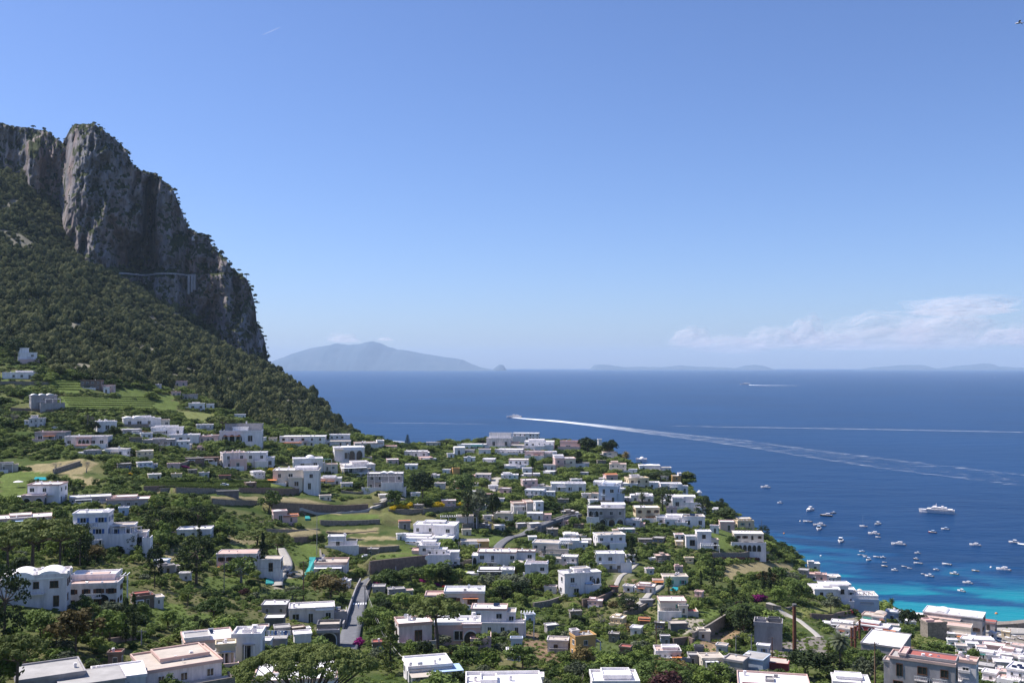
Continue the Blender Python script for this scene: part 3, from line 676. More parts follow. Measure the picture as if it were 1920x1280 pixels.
def plant(kd, x, y, z, scale, sz, mat, label, group=None, rz=None, var=None):
    P = PROTO[kd]; c, t_, r_, h_ = P[(var if var is not None else rnd.randrange(len(P))) % len(P)]
    e = bpy.data.objects.new(OBN[kd], None); SC.collection.objects.link(e); e.location = (x, y, z); e.rotation_euler = (0, 0, rnd.uniform(0, 6.28) if rz is None else rz); e.scale = (scale, scale, sz)
    tag(e, label, WHAT[kd], group)
    co = link('branches' if kd == 'bare' else 'crown', c, e)
    if mat: co.material_slots[0].link = 'OBJECT'; co.material_slots[0].material = MATS[mat]
    link('trunk', t_, e)
    return e
# scattering for what nobody could count: one object, a node tree that sets crowns on its points
def scatter(name, pts, scl, kinds_, mat, label=None):
    me = bpy.data.meshes.new(name); n = len(pts)
    me.vertices.add(n); me.vertices.foreach_set('co', np.asarray(pts, np.float32).ravel())
    a = me.attributes.new('scl', 'FLOAT_VECTOR', 'POINT'); a.data.foreach_set('vector', np.asarray(scl, np.float32).ravel())
    a = me.attributes.new('rz', 'FLOAT', 'POINT'); a.data.foreach_set('value', (nrs.rand(n) * 6.28).astype(np.float32))
    a = me.attributes.new('pick', 'INT', 'POINT'); a.data.foreach_set('value', nrs.randint(0, 1000, n).astype(np.int32))
    me.update()
    col = bpy.data.collections.new(name + '_kinds')
    for kd in kinds_:
        for c, t_, r_, h_ in PROTO[kd]:
            q = bpy.data.objects.new(kd, c); col.objects.link(q); q.material_slots[0].link = 'OBJECT'; q.material_slots[0].material = MATS[mat]
    ng = bpy.data.node_groups.new(name, 'GeometryNodeTree')
    ng.interface.new_socket('Geometry', in_out='INPUT', socket_type='NodeSocketGeometry'); ng.interface.new_socket('Geometry', in_out='OUTPUT', socket_type='NodeSocketGeometry')
    N = ng.nodes; L = ng.links; gi = N.new('NodeGroupInput'); go = N.new('NodeGroupOutput')
    ci = N.new('GeometryNodeCollectionInfo'); ci.inputs['Collection'].default_value = col; ci.inputs['Separate Children'].default_value = True; ci.inputs['Reset Children'].default_value = True
    ip = N.new('GeometryNodeInstanceOnPoints'); ip.inputs['Pick Instance'].default_value = True
    def att(nm, ty):
        k = N.new('GeometryNodeInputNamedAttribute'); k.data_type = ty; k.inputs['Name'].default_value = nm; return k.outputs['Attribute']
    cx_ = N.new('ShaderNodeCombineXYZ'); L.new(att('rz', 'FLOAT'), cx_.inputs[2])
    L.new(gi.outputs[0], ip.inputs['Points']); L.new(ci.outputs[0], ip.inputs['Instance']); L.new(att('pick', 'INT'), ip.inputs['Instance Index'])
    L.new(cx_.outputs[0], ip.inputs['Rotation']); L.new(att('scl', 'FLOAT_VECTOR'), ip.inputs['Scale']); L.new(ip.outputs[0], go.inputs[0])
    ob = link(name, me); md = ob.modifiers.new('growth', 'NODES'); md.node_group = ng
    kind(ob, 'stuff')
    if label: ob['label'] = label
    return ob
# ------------------------------------------------------------------ building materials
simple_mat('white', (0.80, 0.755, 0.745), 0.85, 0.20, 0.9, bump=0.05, stretch=0.18)
simple_mat('offwhite', (0.69, 0.63, 0.61), 0.85, 0.30, 0.9, stretch=0.18)
simple_mat('cream', (0.66, 0.54, 0.36), 0.85, 0.10, 0.5, stretch=0.35)
simple_mat('pale', (0.68, 0.60, 0.50), 0.85, 0.10, 0.5, stretch=0.35)
simple_mat('pink', (0.66, 0.47, 0.43), 0.85, 0.12, 0.5, stretch=0.35)
simple_mat('ochre', (0.56, 0.33, 0.13), 0.85, 0.15, 0.5, stretch=0.35)
simple_mat('blue', (0.50, 0.57, 0.68), 0.85, 0.08, 0.5)
simple_mat('grey', (0.37, 0.345, 0.345), 0.9, 0.28, 0.6, stretch=0.35)
simple_mat('darkgrey', (0.17, 0.165, 0.165), 0.9, 0.3, 0.6)
simple_mat('red', (0.36, 0.07, 0.07), 0.85, 0.12, 0.5)
simple_mat('stone', (0.26, 0.225, 0.19), 0.95, 0.45, 1.2, bump=0.6)
simple_mat('brownstone', (0.22, 0.16, 0.13), 0.95, 0.35, 0.9, bump=0.5)
simple_mat('whiteroof', (0.85, 0.82, 0.80), 0.8, 0.16, 0.5)
simple_mat('tanroof', (0.52, 0.45, 0.38), 0.9, 0.16, 0.3)
simple_mat('greyroof', (0.40, 0.38, 0.36), 0.9, 0.22, 0.3)
simple_mat('pinkroof', (0.60, 0.42, 0.36), 0.9, 0.14, 0.3)
simple_mat('tile', (0.50, 0.19, 0.09), 0.85, 0.25, 1.5, bump=0.4)
simple_mat('orange', (0.72, 0.27, 0.09), 0.8, 0.1, 0.8)
simple_mat('redroof', (0.38, 0.12, 0.10), 0.9, 0.12, 0.5)
simple_mat('glass_recess_shade', (0.022, 0.026, 0.032), 0.18, 0.2, 0.8, spec=0.6)
simple_mat('frame_white', (0.62, 0.62, 0.62), 0.6, 0.05)
simple_mat('frame_brown', (0.12, 0.06, 0.035), 0.7, 0.2)
simple_mat('green_paint', (0.05, 0.28, 0.20), 0.6, 0.15)
simple_mat('blue_paint', (0.06, 0.14, 0.36), 0.6, 0.15)
simple_mat('dark_paint', (0.045, 0.05, 0.05), 0.7, 0.2)
simple_mat('darkgreen', (0.015, 0.085, 0.06), 0.7, 0.15)
simple_mat('canvas_white', (0.80, 0.80, 0.80), 0.9, 0.05)
simple_mat('canvas_blue', (0.42, 0.55, 0.72), 0.9, 0.05)
simple_mat('teal', (0.04, 0.32, 0.30), 0.8, 0.2)
simple_mat('metal', (0.42, 0.43, 0.45), 0.45, 0.15, metal=0.6)
simple_mat('rust', (0.17, 0.065, 0.04), 0.9, 0.35, 2.0)
simple_mat('solar', (0.012, 0.02, 0.05), 0.15, 0.1, spec=0.7)
simple_mat('asphalt', (0.155, 0.155, 0.165), 0.95, 0.25, 0.8)
simple_mat('paving', (0.40, 0.37, 0.33), 0.95, 0.2, 0.8)
simple_mat('wood', (0.20, 0.12, 0.07), 0.85, 0.3, 3)
simple_mat('pool', (0.03, 0.42, 0.50), 0.15, 0.1, spec=0.5)
def unit_window(fr, shut=None, door=False):
    mb = MB(); fw = 0.09
    mb.face([(-.5, -.03, 0), (.5, -.03, 0), (.5, -.03, 1), (-.5, -.03, 1)], 0)
    mb.box(-.5 - fw, -.5, -.09, 0, 0, 1, 1); mb.box(.5, .5 + fw, -.09, 0, 0, 1, 1); mb.box(-.5 - fw, .5 + fw, -.09, 0, 1, 1 + fw, 1)
    if not door: mb.box(-.5 - fw * 1.6, .5 + fw * 1.6, -.15, 0, -fw, 0, 1)
    mb.box(-.03, .03, -.06, -.031, 0, 1, 1)
    if shut:
        for s in (-1, 1):
            x = s * (.5 + fw + .24); mb.box(x - .22, x + .22, -.07, -.01, 0, 1, 2)
    return mb.mesh('door' if door else 'window', [MATS['glass_recess_shade'], MATS[fr], MATS[shut or fr]])
def unit_arch(fr='frame_white', n=10):
    mb = MB(); pts = [(-.5, 0), (-.5, .55)] + [(-.5 * math.cos(math.pi * k / n), .55 + .45 * math.sin(math.pi * k / n)) for k in range(1, n)] + [(.5, .55), (.5, 0)]
    mb.face([(x, -.03, z) for x, z in reversed(pts)], 0)  # flat dark pane, also painting the shade inside open arches and loggias
    for (x0, z0), (x1, z1) in zip(pts, pts[1:]):
        c = 1.12; q = [(x0, z0), (x1, z1), (x1 * c, .3 + (z1 - .3) * c if z1 > .3 else z1), (x0 * c, .3 + (z0 - .3) * c if z0 > .3 else z0)]
        mb.face([(x, -.10, z) for x, z in q], 1); mb.face([(q[0][0], 0, q[0][1]), (q[0][0], -.1, q[0][1]), (q[1][0], -.1, q[1][1]), (q[1][0], 0, q[1][1])], 1)
        mb.face([(q[3][0], -.1, q[3][1]), (q[3][0], 0, q[3][1]), (q[2][0], 0, q[2][1]), (q[2][0], -.1, q[2][1])], 1)
    return mb.mesh('arch', [MATS['glass_recess_shade'], MATS[fr]])
UW = {'w': unit_window('frame_white'), 'b': unit_window('frame_brown'), 'g': unit_window('frame_white', 'green_paint'), 'u': unit_window('frame_white', 'blue_paint'), 'o': unit_window('frame_brown', 'frame_brown')}
UD = {'w': unit_window('frame_white', None, True), 'b': unit_window('frame_brown', None, True)}
UA = unit_arch()
def unit_chimney():
    mb = MB(); mb.box(-.3, .3, -.3, .3, -.4, .7, 0); mb.box(-.38, .38, -.38, .38, .7, .8, 0); mb.box(-.18, .18, -.18, .18, .8, 1.0, 0); mb.box(-.34, .34, -.34, .34, 1.0, 1.08, 0); return mb.mesh('chimney', MATS['white'])
def unit_tank():
    mb = MB(); mb.tube([(-.7, 0, .5), (.7, 0, .5)], .38, 10); mb.box(-.6, -.5, -.3, .3, -.1, .3); mb.box(.5, .6, -.3, .3, -.1, .3); return mb.mesh('water_tank', MATS['metal'])
def unit_dish():
    mb = MB(); mb.tube([(0, 0, -.1), (0, 0, .9)], .04, 5)
    for k in range(3):
        r0, r1 = k * .15, (k + 1) * .15
        for j in range(10):
            a, c = j * .6283, (j + 1) * .6283; f = lambda r, a: (r * math.cos(a), -.05 - .25 * (.2 - r * r), 1.0 + r * math.sin(a))
            mb.face([f(r0, a), f(r1, a), f(r1, c), f(r0, c)])
    mb.tube([(0, -.1, .75), (0, -.45, 1.0)], .02, 4); return mb.mesh('satellite_dish', MATS['frame_white'])
def unit_solar():
    mb = MB(); mb.face([(-1, -.6, .2), (1, -.6, .2), (1, .6, .9), (-1, .6, .9)], 0); mb.face([(-1, -.6, .15), (-1, .6, .85), (1, .6, .85), (1, -.6, .15)], 1)
    for x in (-.9, .9): mb.tube([(x, .5, -.1), (x, .5, .8)], .04, 4, 1); mb.tube([(x, -.5, -.1), (x, -.5, .25)], .04, 4, 1)
    return mb.mesh('solar_panel', [MATS['solar'], MATS['metal']])
UC, UT, US, UP = unit_chimney(), unit_tank(), unit_dish(), unit_solar()
def unit_vent():
    mb = MB(); mb.box(-.45, .45, -.35, .35, -.1, .6); mb.box(-.5, .5, -.4, .4, .6, .68); mb.tube([(0, -.36, .3), (0, -.42, .3)], .2, 8); return mb.mesh('cooling_unit', MATS['grey'])
UV_ = unit_vent()

HOUSES = []                                   # (nick, u0, vt, u1, vb, D, x, y, z, radius)
ROOFOF = {'w': 'whiteroof', 't': 'tanroof', 'g': 'greyroof', 'p': 'pinkroof', 'r': 'redroof'}
WALLOF = {'w': 'white', 'o': 'offwhite', 'c': 'cream', 'a': 'pale', 'p': 'pink', 'h': 'ochre', 'b': 'blue', 'g': 'grey', 'd': 'darkgrey', 'r': 'red', 's': 'stone', 'n': 'brownstone'}
def wall_windows(root, q, face, L, h, nst, z0, style, ox, oy, small, arch=False):
    """Windows and doors, each its own part, on one face (0 front, 1 right, 2 left) of a block q = (x0, x1, y0, y1)."""
    sh = h / nst; k = sh / 3.1
    n = max(1, min(5 if not small else 3, int(L / (3.3 * k))))
    if L < 2.2 * k: return
    for r_ in range(nst):
        for c in range(n):
            if q['rd'].random() < (0.12 if n > 1 else 0.0): continue
            tt = (c + .5 + q['rd'].uniform(-.12, .12)) / n
            isdoor = (r_ == 0 and q['rd'].random() < 0.35) or q['rd'].random() < 0.12
            ww, hh_ = (0.95 * k, 2.1 * k) if isdoor else (q['rd'].choice((0.95, 1.1, 1.4)) * k, 1.25 * k)
            zb = z0 + r_ * sh + (0.12 * k if isdoor else 1.0 * k)
            if arch and r_ == 0: ww, hh_, zb = min(2.3 * k, L / n * .72), 2.35 * k, z0 + .1
            if face == 0: x, y, a = q['x0'] + L * tt, q['y0'], 0
            elif face == 1: x, y, a = q['x1'], q['y0'] + L * tt, math.pi / 2
            else: x, y, a = q['x0'], q['y0'] + L * tt, -math.pi / 2
            me = UA if (arch and r_ == 0) else (UD['b' if style in 'bo' else 'w'] if isdoor else UW[style])
            o_ = link('arch' if (arch and r_ == 0) else ('door' if isdoor else 'window'), me, root); o_.location = (x, y, zb); o_.rotation_euler = (0, 0, a); o_.scale = (ww, k, hh_)
def roof_mb(mb, x0, x1, y0, y1, z, par, ov=0.22):
    mb.box(x0 - ov, x1 + ov, y0 - ov, y1 + ov, z + .003, z + .24, 1, 0)
    if par:
        a = .24; zz = z + .24 + par
        mb.box(x0 - ov, x1 + ov, y0 - ov, y0 - ov + a, z + .243, zz, 1); mb.box(x0 - ov, x1 + ov, y1 + ov - a, y1 + ov, z + .243, zz, 1)
        mb.box(x0 - ov, x0 - ov + a, y0 - ov + a, y1 + ov - a, z + .243, zz - .003, 1); mb.box(x1 + ov - a, x1 + ov, y0 - ov + a, y1 + ov - a, z + .243, zz - .003, 1)
def house(nick, u0, vt, u1, vb, k=0.8, rot=0, st=2, wall='w', roof='w', ex='', win='w', arch=False, par=0.35, trim=None, cat='house', name='villa', nowin=False, hf=None):
    rd = random.Random(int(u0 * 7 + vb * 13))
    uc = (u0 + u1) / 2; p = hit(uc, vb)
    if p is None: print('MISS', nick); return
    D = p[1]; s = D / FPX; W = (u1 - u0) * s; th = abs(R(rot))
    w = W / (math.cos(th) + k * math.sin(th)); d = k * w
    ext = d * math.cos(th) + w * math.sin(th); slope = (vb - V0) / FPX
    tot = (vb - vt) * s
    if hf: h = hf * tot
    else: h = max(tot - ext * slope, 0.45 * tot, 2.2)
    Dc = D + ext / 2; cx_, cy_ = (uc - 960) / FPX * Dc, Dc
    e = bpy.data.objects.new(name, None); SC.collection.objects.link(e)
    rz = -R(rot) - math.atan((uc - 960) / FPX); e.rotation_euler = (0, 0, rz)
    e.location = (cx_, cy_, p[2]); tag(e, nick, cat)
    HOUSES.append((nick, u0, vt, u1, vb, D, cx_, cy_, p[2], math.hypot(w, d) / 2, vt + (vb - vt) * 0.25))
    small = (u1 - u0) < 34
    wm, rm = MATS[WALLOF[wall]], MATS[ROOFOF[roof]]; tm = MATS[ROOFOF.get(trim, 'whiteroof')] if trim else wm
    X = lambda f: (f - .5) * w
    Y = lambda f: (f - .5) * d
    mb = MB(); mb.box(X(0), X(1), Y(0), Y(1), -5, h); mb.build('wall', wm, e)
    sc_ = min(1.8, max(.8, h / st / 3.1))
    mb = MB(); roof_mb(mb, X(0), X(1), Y(0), Y(1), h, par * sc_); mb.build('roof', [rm, tm], e)
    q = dict(x0=X(0), x1=X(1), y0=Y(0), y1=Y(1), rd=rd)
    if not nowin:
        for f_, L in ((0, w), (1, d), (2, d)): wall_windows(e, q, f_, L, h, st, 0, win, 0, 0, small, arch and f_ == 0)
    nb = 0
    if not nowin and hf is None and (u1 - u0) > 26 and ex.count(';') < 3:                       # lean-to wings, balconies and awnings of their own
        if rd.random() < .65:
            sd = rd.random() < .5; wz = rd.uniform(.45, .8); ww_ = rd.uniform(.3, .6)
            ex += f';b:{-ww_ if sd else 1},{0 if sd else 1 + ww_},{rd.uniform(.1, .3):.2f},.9,0,{wz:.2f}/{rd.choice(["ww", "ww", "wt", "ot", "ap", "pp"])}'
        if rd.random() < .5: ex += f';t:{rd.uniform(-.2, .2):.2f},{rd.uniform(.7, 1.2):.2f},{-rd.uniform(.2, .4):.2f},0,0,{rd.uniform(.06, .2):.2f}/{rd.choice(["ww", "wt", "wp", "st"])}'
        if rd.random() < .45: a0 = rd.uniform(.0, .5); ex += f';a:{a0:.2f},{a0 + .4:.2f},{-rd.uniform(.12, .25):.2f},0,0,{.72 / st:.2f}/{rd.choice("wwbtgor")}'
        if rd.random() < .35: ex += f';B:{rd.uniform(.05, .4):.2f},{rd.uniform(.6, .95):.2f},.35,.95,1,{rd.uniform(1.12, 1.3):.2f}'
    if st > 1 and not nowin and (u1 - u0) > 30:
        for q_ in range(rd.choice((1, 1, 2))):
            bx = X(rd.uniform(.05, .6)); bw = w * rd.uniform(.2, .35); bz = h / st * rd.choice(range(1, st)); mb = MB(); mb.box(bx, bx + bw, Y(0) - 1.3, Y(0) - .004, bz - .18, bz - .02, 0)
            for s_ in np.linspace(bx, bx + bw - .08, max(4, int(bw / .45))): mb.box(s_, s_ + .08, Y(0) - 1.28, Y(0) - 1.2, bz - .02, bz + .95, 1)
            mb.box(bx, bx + bw, Y(0) - 1.3, Y(0) - 1.2, bz + .951, bz + 1.05, 1); mb.build('balcony', [wm, MATS['frame_white' if rd.random() < .5 else 'darkgrey']], e)
    for tok in [t_ for t_ in ex.split(';') if t_]:
        ty, nums = tok.split(':'); sub = ''
        if '/' in nums: nums, sub = nums.split('/')
        a = [float(v) for v in nums.split(',')]; nb += 1; ep = 0.011 * nb
        if ty in 'cnsmk':                                       # chimney, tank, dish, solar panel, cooling unit at x, y on height z
            zz = a[2] * h if len(a) > 2 else h + .25
            me_, nm = {'c': (UC, 'chimney'), 'n': (UT, 'water_tank'), 's': (US, 'satellite_dish'), 'm': (UP, 'solar_panel'), 'k': (UV_, 'cooling_unit')}[ty]
            o_ = link(nm, me_, e, (X(a[0]), Y(a[1]), zz), 0, (sc_ * .85,) * 3); continue
        x0, x1, y0, y1, z0, z1 = X(a[0]) + ep, X(a[1]) - ep, Y(a[2]) + ep, Y(a[3]) - ep, a[4] * h, a[5] * h
        m2 = MATS[WALLOF[sub[0]]] if sub and sub[0] in WALLOF else wm
        if ty in 'bB':
            zb = -5 if a[4] <= 0 else z0
            mb = MB(); mb.box(x0, x1, y0, y1, zb, z1); o_ = mb.build('wing', m2, e)
            mb = MB(); roof_mb(mb, x0, x1, y0, y1, z1, par * sc_ * .8); mb.build('roof', [MATS[ROOFOF.get(sub[1], 'whiteroof')] if len(sub) > 1 else rm, tm if not sub else m2], o_)
            if ty == 'b':
                qq = dict(x0=x0, x1=x1, y0=y0, y1=y1, rd=rd); ns = max(1, round((z1 - max(z0, 0)) / (h / st)))
                for f_, L in ((0, x1 - x0), (1, y1 - y0), (2, y1 - y0)): wall_windows(o_, qq, f_, L, z1 - max(z0, 0), ns, max(z0, 0), win, 0, 0, small, len(sub) > 2)
        elif ty in 'vV':
            mb = MB(); mb.vault(x0, x1, y0, y1, z0, z1 - z0, 'y' if ty == 'v' else 'x', 10); mb.build('vault', MATS[ROOFOF[sub]] if sub in ROOFOF else rm, e, smooth=False)
        elif ty == 'd':
            mb = MB(); r_ = (x1 - x0) / 2; mb.lathe([(r_, z0)] + [(r_ * math.cos(R(i * 15)), z0 + (z1 - z0) * math.sin(R(i * 15))) for i in range(1, 6)], 14, 0, ((x0 + x1) / 2, (y0 + y1) / 2)); mb.build('dome', rm, e, smooth=True)
        elif ty == 't':                                          # terrace with a parapet and a paved top
            mb = MB(); mb.box(x0, x1, y0, y1, -5, z1, 0, 1); zz = z1 + 1.0 * sc_ * .7
            mb.box(x0, x1, y0, y0 + .22, z1 + .002, zz, 0); mb.box(x0, x0 + .22, y0 + .22, y1, z1 + .002, zz - .01, 0); mb.box(x1 - .22, x1, y0 + .22, y1, z1 + .002, zz - .01, 0)
            mb.build('terrace', [m2, MATS[ROOFOF.get(sub[1], 'whiteroof')] if len(sub) > 1 else MATS['tanroof']], e)
        elif ty in 'pa':                                         # pergola of beams / solid awning, both on posts
            mt = {'w': 'canvas_white', 'b': 'canvas_blue', 'o': 'orange', 'g': 'green_paint', 'd': 'darkgrey', 'n': 'wood', 't': 'tanroof', 'r': 'tile'}.get(sub or 'w')
            mb = MB()
            for px in np.linspace(x0 + .15, x1 - .15, max(2, int((x1 - x0) / 3.5) + 1)):
                mb.box(px - .13, px + .13, y0, y0 + .26, -3 if a[4] <= 0 else z0, z1 - .003, 1)
            if ty == 'a': mb.box(x0, x1, y0, y1, z1, z1 + .14, 0)
            else:
                mb.box(x0, x1, y0 - .1, y0 + .1, z1, z1 + .18, 1)
                for px in np.arange(x0, x1, max(.9, (x1 - x0) / 12)): mb.box(px, px + .16, y0 - .3, y1, z1 + .183, z1 + .3, 0)
            mb.build('awning' if ty == 'a' else 'pergola', [MATS[mt], MATS['white']], e)
        elif ty == 'r':                                          # a row of arches on the front, count = x step
            n_ = max(1, int(sub or 3))
            for i in range(n_):
                c_ = X(a[0] + (a[1] - a[0]) * (i + .5) / n_); o_ = link('arch', UA, e, (c_, Y(a[2]) - .02, z0)); o_.scale = ((a[1] - a[0]) * w / n_ * .8, sc_, z1 - z0)
        elif ty == 'g':                                          # pitched tile roof, ridge along x
            mb = MB(); ym = (y0 + y1) / 2; o2 = .35
            for A_, B_ in ((y0 - o2, ym), (y1 + o2, ym)):
                pts = [(x0 - o2, A_, z0), (x1 + o2, A_, z0), (x1 + o2, B_, z1), (x0 - o2, B_, z1)]
                if A_ > B_: pts = pts[::-1]
                mb.face(pts, 0); mb.face([(px, py, pz - .18) for px, py, pz in reversed(pts)], 0)
            mb.face([(x0, y0, z0 - .01), (x0, ym, z1 - .05), (x0, y1, z0 - .01)], 1); mb.face([(x1, y0, z0 - .01), (x1, y1, z0 - .01), (x1, ym, z1 - .05)], 1)
            mb.build('tiled_roof', [MATS['tile'] if not sub else MATS[ROOFOF[sub]], wm], e)
    if (u1 - u0) > 30 and not nowin:                            # what every roof carries
        for i in range(rd.choice((1, 2, 2, 3)) + int((u1 - u0) > 60)):
            me_, nm = rd.choice(((UC, 'chimney'), (US, 'satellite_dish'), (UV_, 'cooling_unit'), (UC, 'chimney'), (UT, 'water_tank')))
            link(nm, me_, e, (X(rd.uniform(.1, .9)), Y(rd.uniform(.15, .9)), h + .24), rd.uniform(-.5, .5), (sc_ * rd.uniform(.5, .75),) * 3)
    return e
# ------------------------------------------------------------------ the houses: label, photo rectangle, depth/width, turn, storeys, colours, extra volumes
Hs = house
Hs('white stacked house among dark trees high up the slope', 35,662,68,681,.7,-10,2,'w','w','B:0,.55,.2,1,1,1.45;t:-.05,1.1,-.3,0,0,.3/pw')
Hs('low long white house with overhanging flat roof high on the slope', 8,699,66,711,.4,10,1,'w','w','a:.75,1.1,0,.8,0,1/t')
Hs('grey house with wavy vaulted roof and white pillars', 58,741,106,766,.6,-8,2,'g','w','v:0,.3,0,.8,1,1.18;v:.3,.6,0,.8,1,1.18;v:.6,.9,0,.8,1,1.18;p:.5,1.1,-.35,0,0,.75;t:.3,1.25,-.6,-.1,0,.35/g')
Hs('brown stone farmhouse above the vineyard terraces', 153,713,194,730,.6,15,2,'n','t','',par=.2)
Hs('tiny white shed beside the brown stone farmhouse', 195,727,206,737,.8,0,1,'w','g','')
Hs('pale blue white cube house between two dark trees', 179,790,219,811,.8,-12,1,'w','w','c:.2,.5;c:.5,.6')
Hs('white house with three sloping vaults at the wood edge', 232,783,290,801,.5,-5,1,'w','w','v:0,.3,-.1,.9,1,1.25;v:.3,.62,-.1,.9,1,1.3;b:.66,1.2,.1,.8,0,.9')
Hs('flat white villa with dark corner porches', 286,801,345,818,.55,5,1,'w','w','c:.3,.5;c:.6,.6;t:-.3,0,-.2,.4,0,.35/g')
Hs('brown roofed bungalow with grey glass front', 70,809,132,829,.6,18,1,'g','p','t:-.05,.8,-.25,0,0,.15/p',win='w')
Hs('long pink and white villa with small arched porch', 126,817,210,839,.45,14,1,'o','w','b:.3,.62,-.2,0,0,1/pp;r:.33,.6,-.21,-.2,.1,.85/3;t:.1,1,-.4,-.2,0,.2/w;a:.3,.65,-.5,-.2,0,.25/o',win='w')
Hs('grey roofed pavilion with blue glass doors', 200,839,250,857,.8,22,1,'w','g','c:.5,.5',par=.1)
Hs('low pale annex behind a bare tree', 271,823,328,836,.5,0,1,'g','w','')
Hs('long low white roofs of the row house', 320,814,376,829,.6,6,1,'w','w','c:.2,.4;c:.4,.4;c:.7,.5')
Hs('peach fronted low house at the end of the row', 376,816,412,829,.6,6,1,'p','w','')
Hs('small modern white poolside cabin with open porch', -4,868,25,886,.6,0,1,'g','w','p:.4,1,-.3,0,0,1')
Hs('tiny pink hut with red flowers', 316,869,338,881,.6,0,1,'p','w','')
Hs('tiny pink roofed cottage at the forest foot', 328,715,351,725,.6,0,1,'p','p','')
Hs('small grey cottage with flat slab roof at the forest foot', 343,740,371,752,.6,10,1,'g','g','')
Hs('low white ruin beside the forest track', 355,757,384,769,.5,0,1,'w','w','')
Hs('small white hut beside the white ruin', 388,758,402,768,.6,0,1,'w','w','')
Hs('white two storey house with rust coloured cornice', 58,903,127,945,.75,20,2,'w','w','b:-.05,.62,-.45,-.02,0,.48/pww;a:-.3,0,-.4,0,0,.45/w;c:.3,.5;c:.6,.4',trim='p')
Hs('low long white roof beside the dark pine grove', -4,966,96,984,.5,0,1,'g','w','c:.4,.3;a:.9,1.08,0,.5,0,.8/o',trim='p')
Hs('thin white roof slab of the garden house', 136,930,208,943,.5,0,1,'g','w','')
Hs('two part flat white roof with brown eaves', 205,932,282,952,.5,4,1,'g','w','B:.2,.7,.3,1,1,1.3;c:.5,.5',trim='p')
Hs('large white stepped mansion with blue shutters and terraces', 143,955,214,1030,.75,12,3,'w','w','b:-.02,.55,-.12,.0,0,.72;p:.1,.9,-.4,-.12,0,.3/w;b:1,1.7,.3,1,0,.6/wt;t:1,1.8,0,.3,0,.34/ww;b:1.7,2.05,.4,1,0,.36/wt;t:1.95,2.2,.1,.7,0,.2/wp;a:1.1,1.5,.1,.3,.42,.6/d;a:1.6,1.95,.05,.3,.42,.58/d;v:.75,.99,.3,.8,1,1.1;c:.3,.5',win='u')
Hs('small white house half hidden behind a cypress', 336,987,402,1011,.6,10,1,'w','w','')
Hs('little pale blue metal shed near the cypress', 293,1052,322,1066,.8,20,1,'b','w','',nowin=True,cat='shed',name='shed')
Hs('large lavender white villa with twin vaulted roof', 18,1066,134,1142,.62,8,2,'o','w','v:.06,.5,-.03,.9,.96,1.22;v:.5,.96,-.03,.9,.96,1.22;c:.02,.1;c:.55,.8;c:1.02,.1;c:1.06,.2,1.1;b:-.12,.02,.1,.7,0,.86',win='b',par=.5)
Hs('square terrace house with arched balcony recess and pink roof', 134,1084,232,1142,.55,14,2,'o','p','r:.5,.88,0,0,.12,.62/1;b:-.04,.86,.85,1.7,0,1.22/ww;V:.2,.7,1,1.6,1.2,1.32;c:.0,.9,1.25;c:.35,1.0,1.25;c:.9,1.55,1.25;p:.9,1.1,1.1,1.6,0,1.15/w;c:.7,0.05;c:.98,0.05',win='o',par=.6)
Hs('weathered grey flat roof at the very bottom beside a pine', 36,1252,160,1300,.9,-6,1,'g','g','c:.9,.4',nowin=True)
Hs('corrugated grey canopy roof next to the weathered flat roof', 115,1264,236,1310,.8,-6,1,'g','g','',nowin=True,par=.05)
Hs('bright white flat roof beside the corrugated canopy', 180,1246,276,1300,1.0,-4,1,'w','w','c:.1,.8',nowin=True)
Hs('cream topped house with salmon trim behind a young fir', 252,1219,418,1292,.9,-14,1,'o','t','c:.7,.5;k:.3,.4;k:.35,.4',trim='p')
Hs('white terraced roof with solar boiler and cooling units', 345,1180,442,1232,.9,-6,1,'o','w','B:0,.5,.0,.5,1,1.35/wg;m:.55,.7;k:.05,.9;k:.12,.9;k:.2,.9;n:.6,.9',trim='p')
Hs('broad blinding white roof next to the pink courtyard', 440,1178,500,1244,1.0,10,1,'w','w','B:.35,.6,.2,.35,1,1.12/wt;c:.7,.5')
Hs('cream courtyard house with striped awning and pink paving', 410,1204,444,1246,.8,0,1,'c','w','a:-.1,1,-.3,.1,0,.7/t;t:-.2,1.2,-.9,-.3,0,.05/pp')
Hs('lean white roof between bright roof and washing terrace', 488,1196,514,1222,1.2,12,1,'w','w','',nowin=True)
Hs('blue grey roof terrace with hung washing', 506,1194,542,1218,.9,6,1,'g','g','s:.6,.5',nowin=True)
Hs('small white roof over the big umbrella pine', 553,1194,586,1208,.9,-5,1,'w','w','',nowin=True)
Hs('white flat roofed garage with steel balustrade', 494,1126,545,1154,.8,10,1,'g','w','k:.85,.7;t:-.5,0,.2,.8,0,.2/g')
Hs('long white roof with curved gable beside the road', 546,1131,628,1168,.55,0,1,'o','w','V:.58,.98,-.06,.5,.92,1.25;c:.1,.4;t:1,1.3,.1,.9,0,.5/gt;k:1.1,.4,.6;n:1.1,.7,.6;k:1.2,.2,.6')
Hs('open fronted garage shed with cream roof at the road', 598,1166,640,1212,.8,4,1,'d','t','B:0.02,.98,-.3,0,.75,.8/gw;r:.05,.95,0,0,0,.7/1',nowin=True,cat='garage',name='garage')
Hs('dark green tarpaulin shed in the vegetable plot', 500,1160,538,1178,.8,8,1,'d','w','B:0,1,0,1,1,1.1/d',nowin=True,cat='shed',name='shed')
Hs('blue shaded white house with humped roof on the meadow', 410,1029,491,1075,.6,12,2,'o','p','V:.5,1,.1,.9,1,1.13',par=.2,win='o')
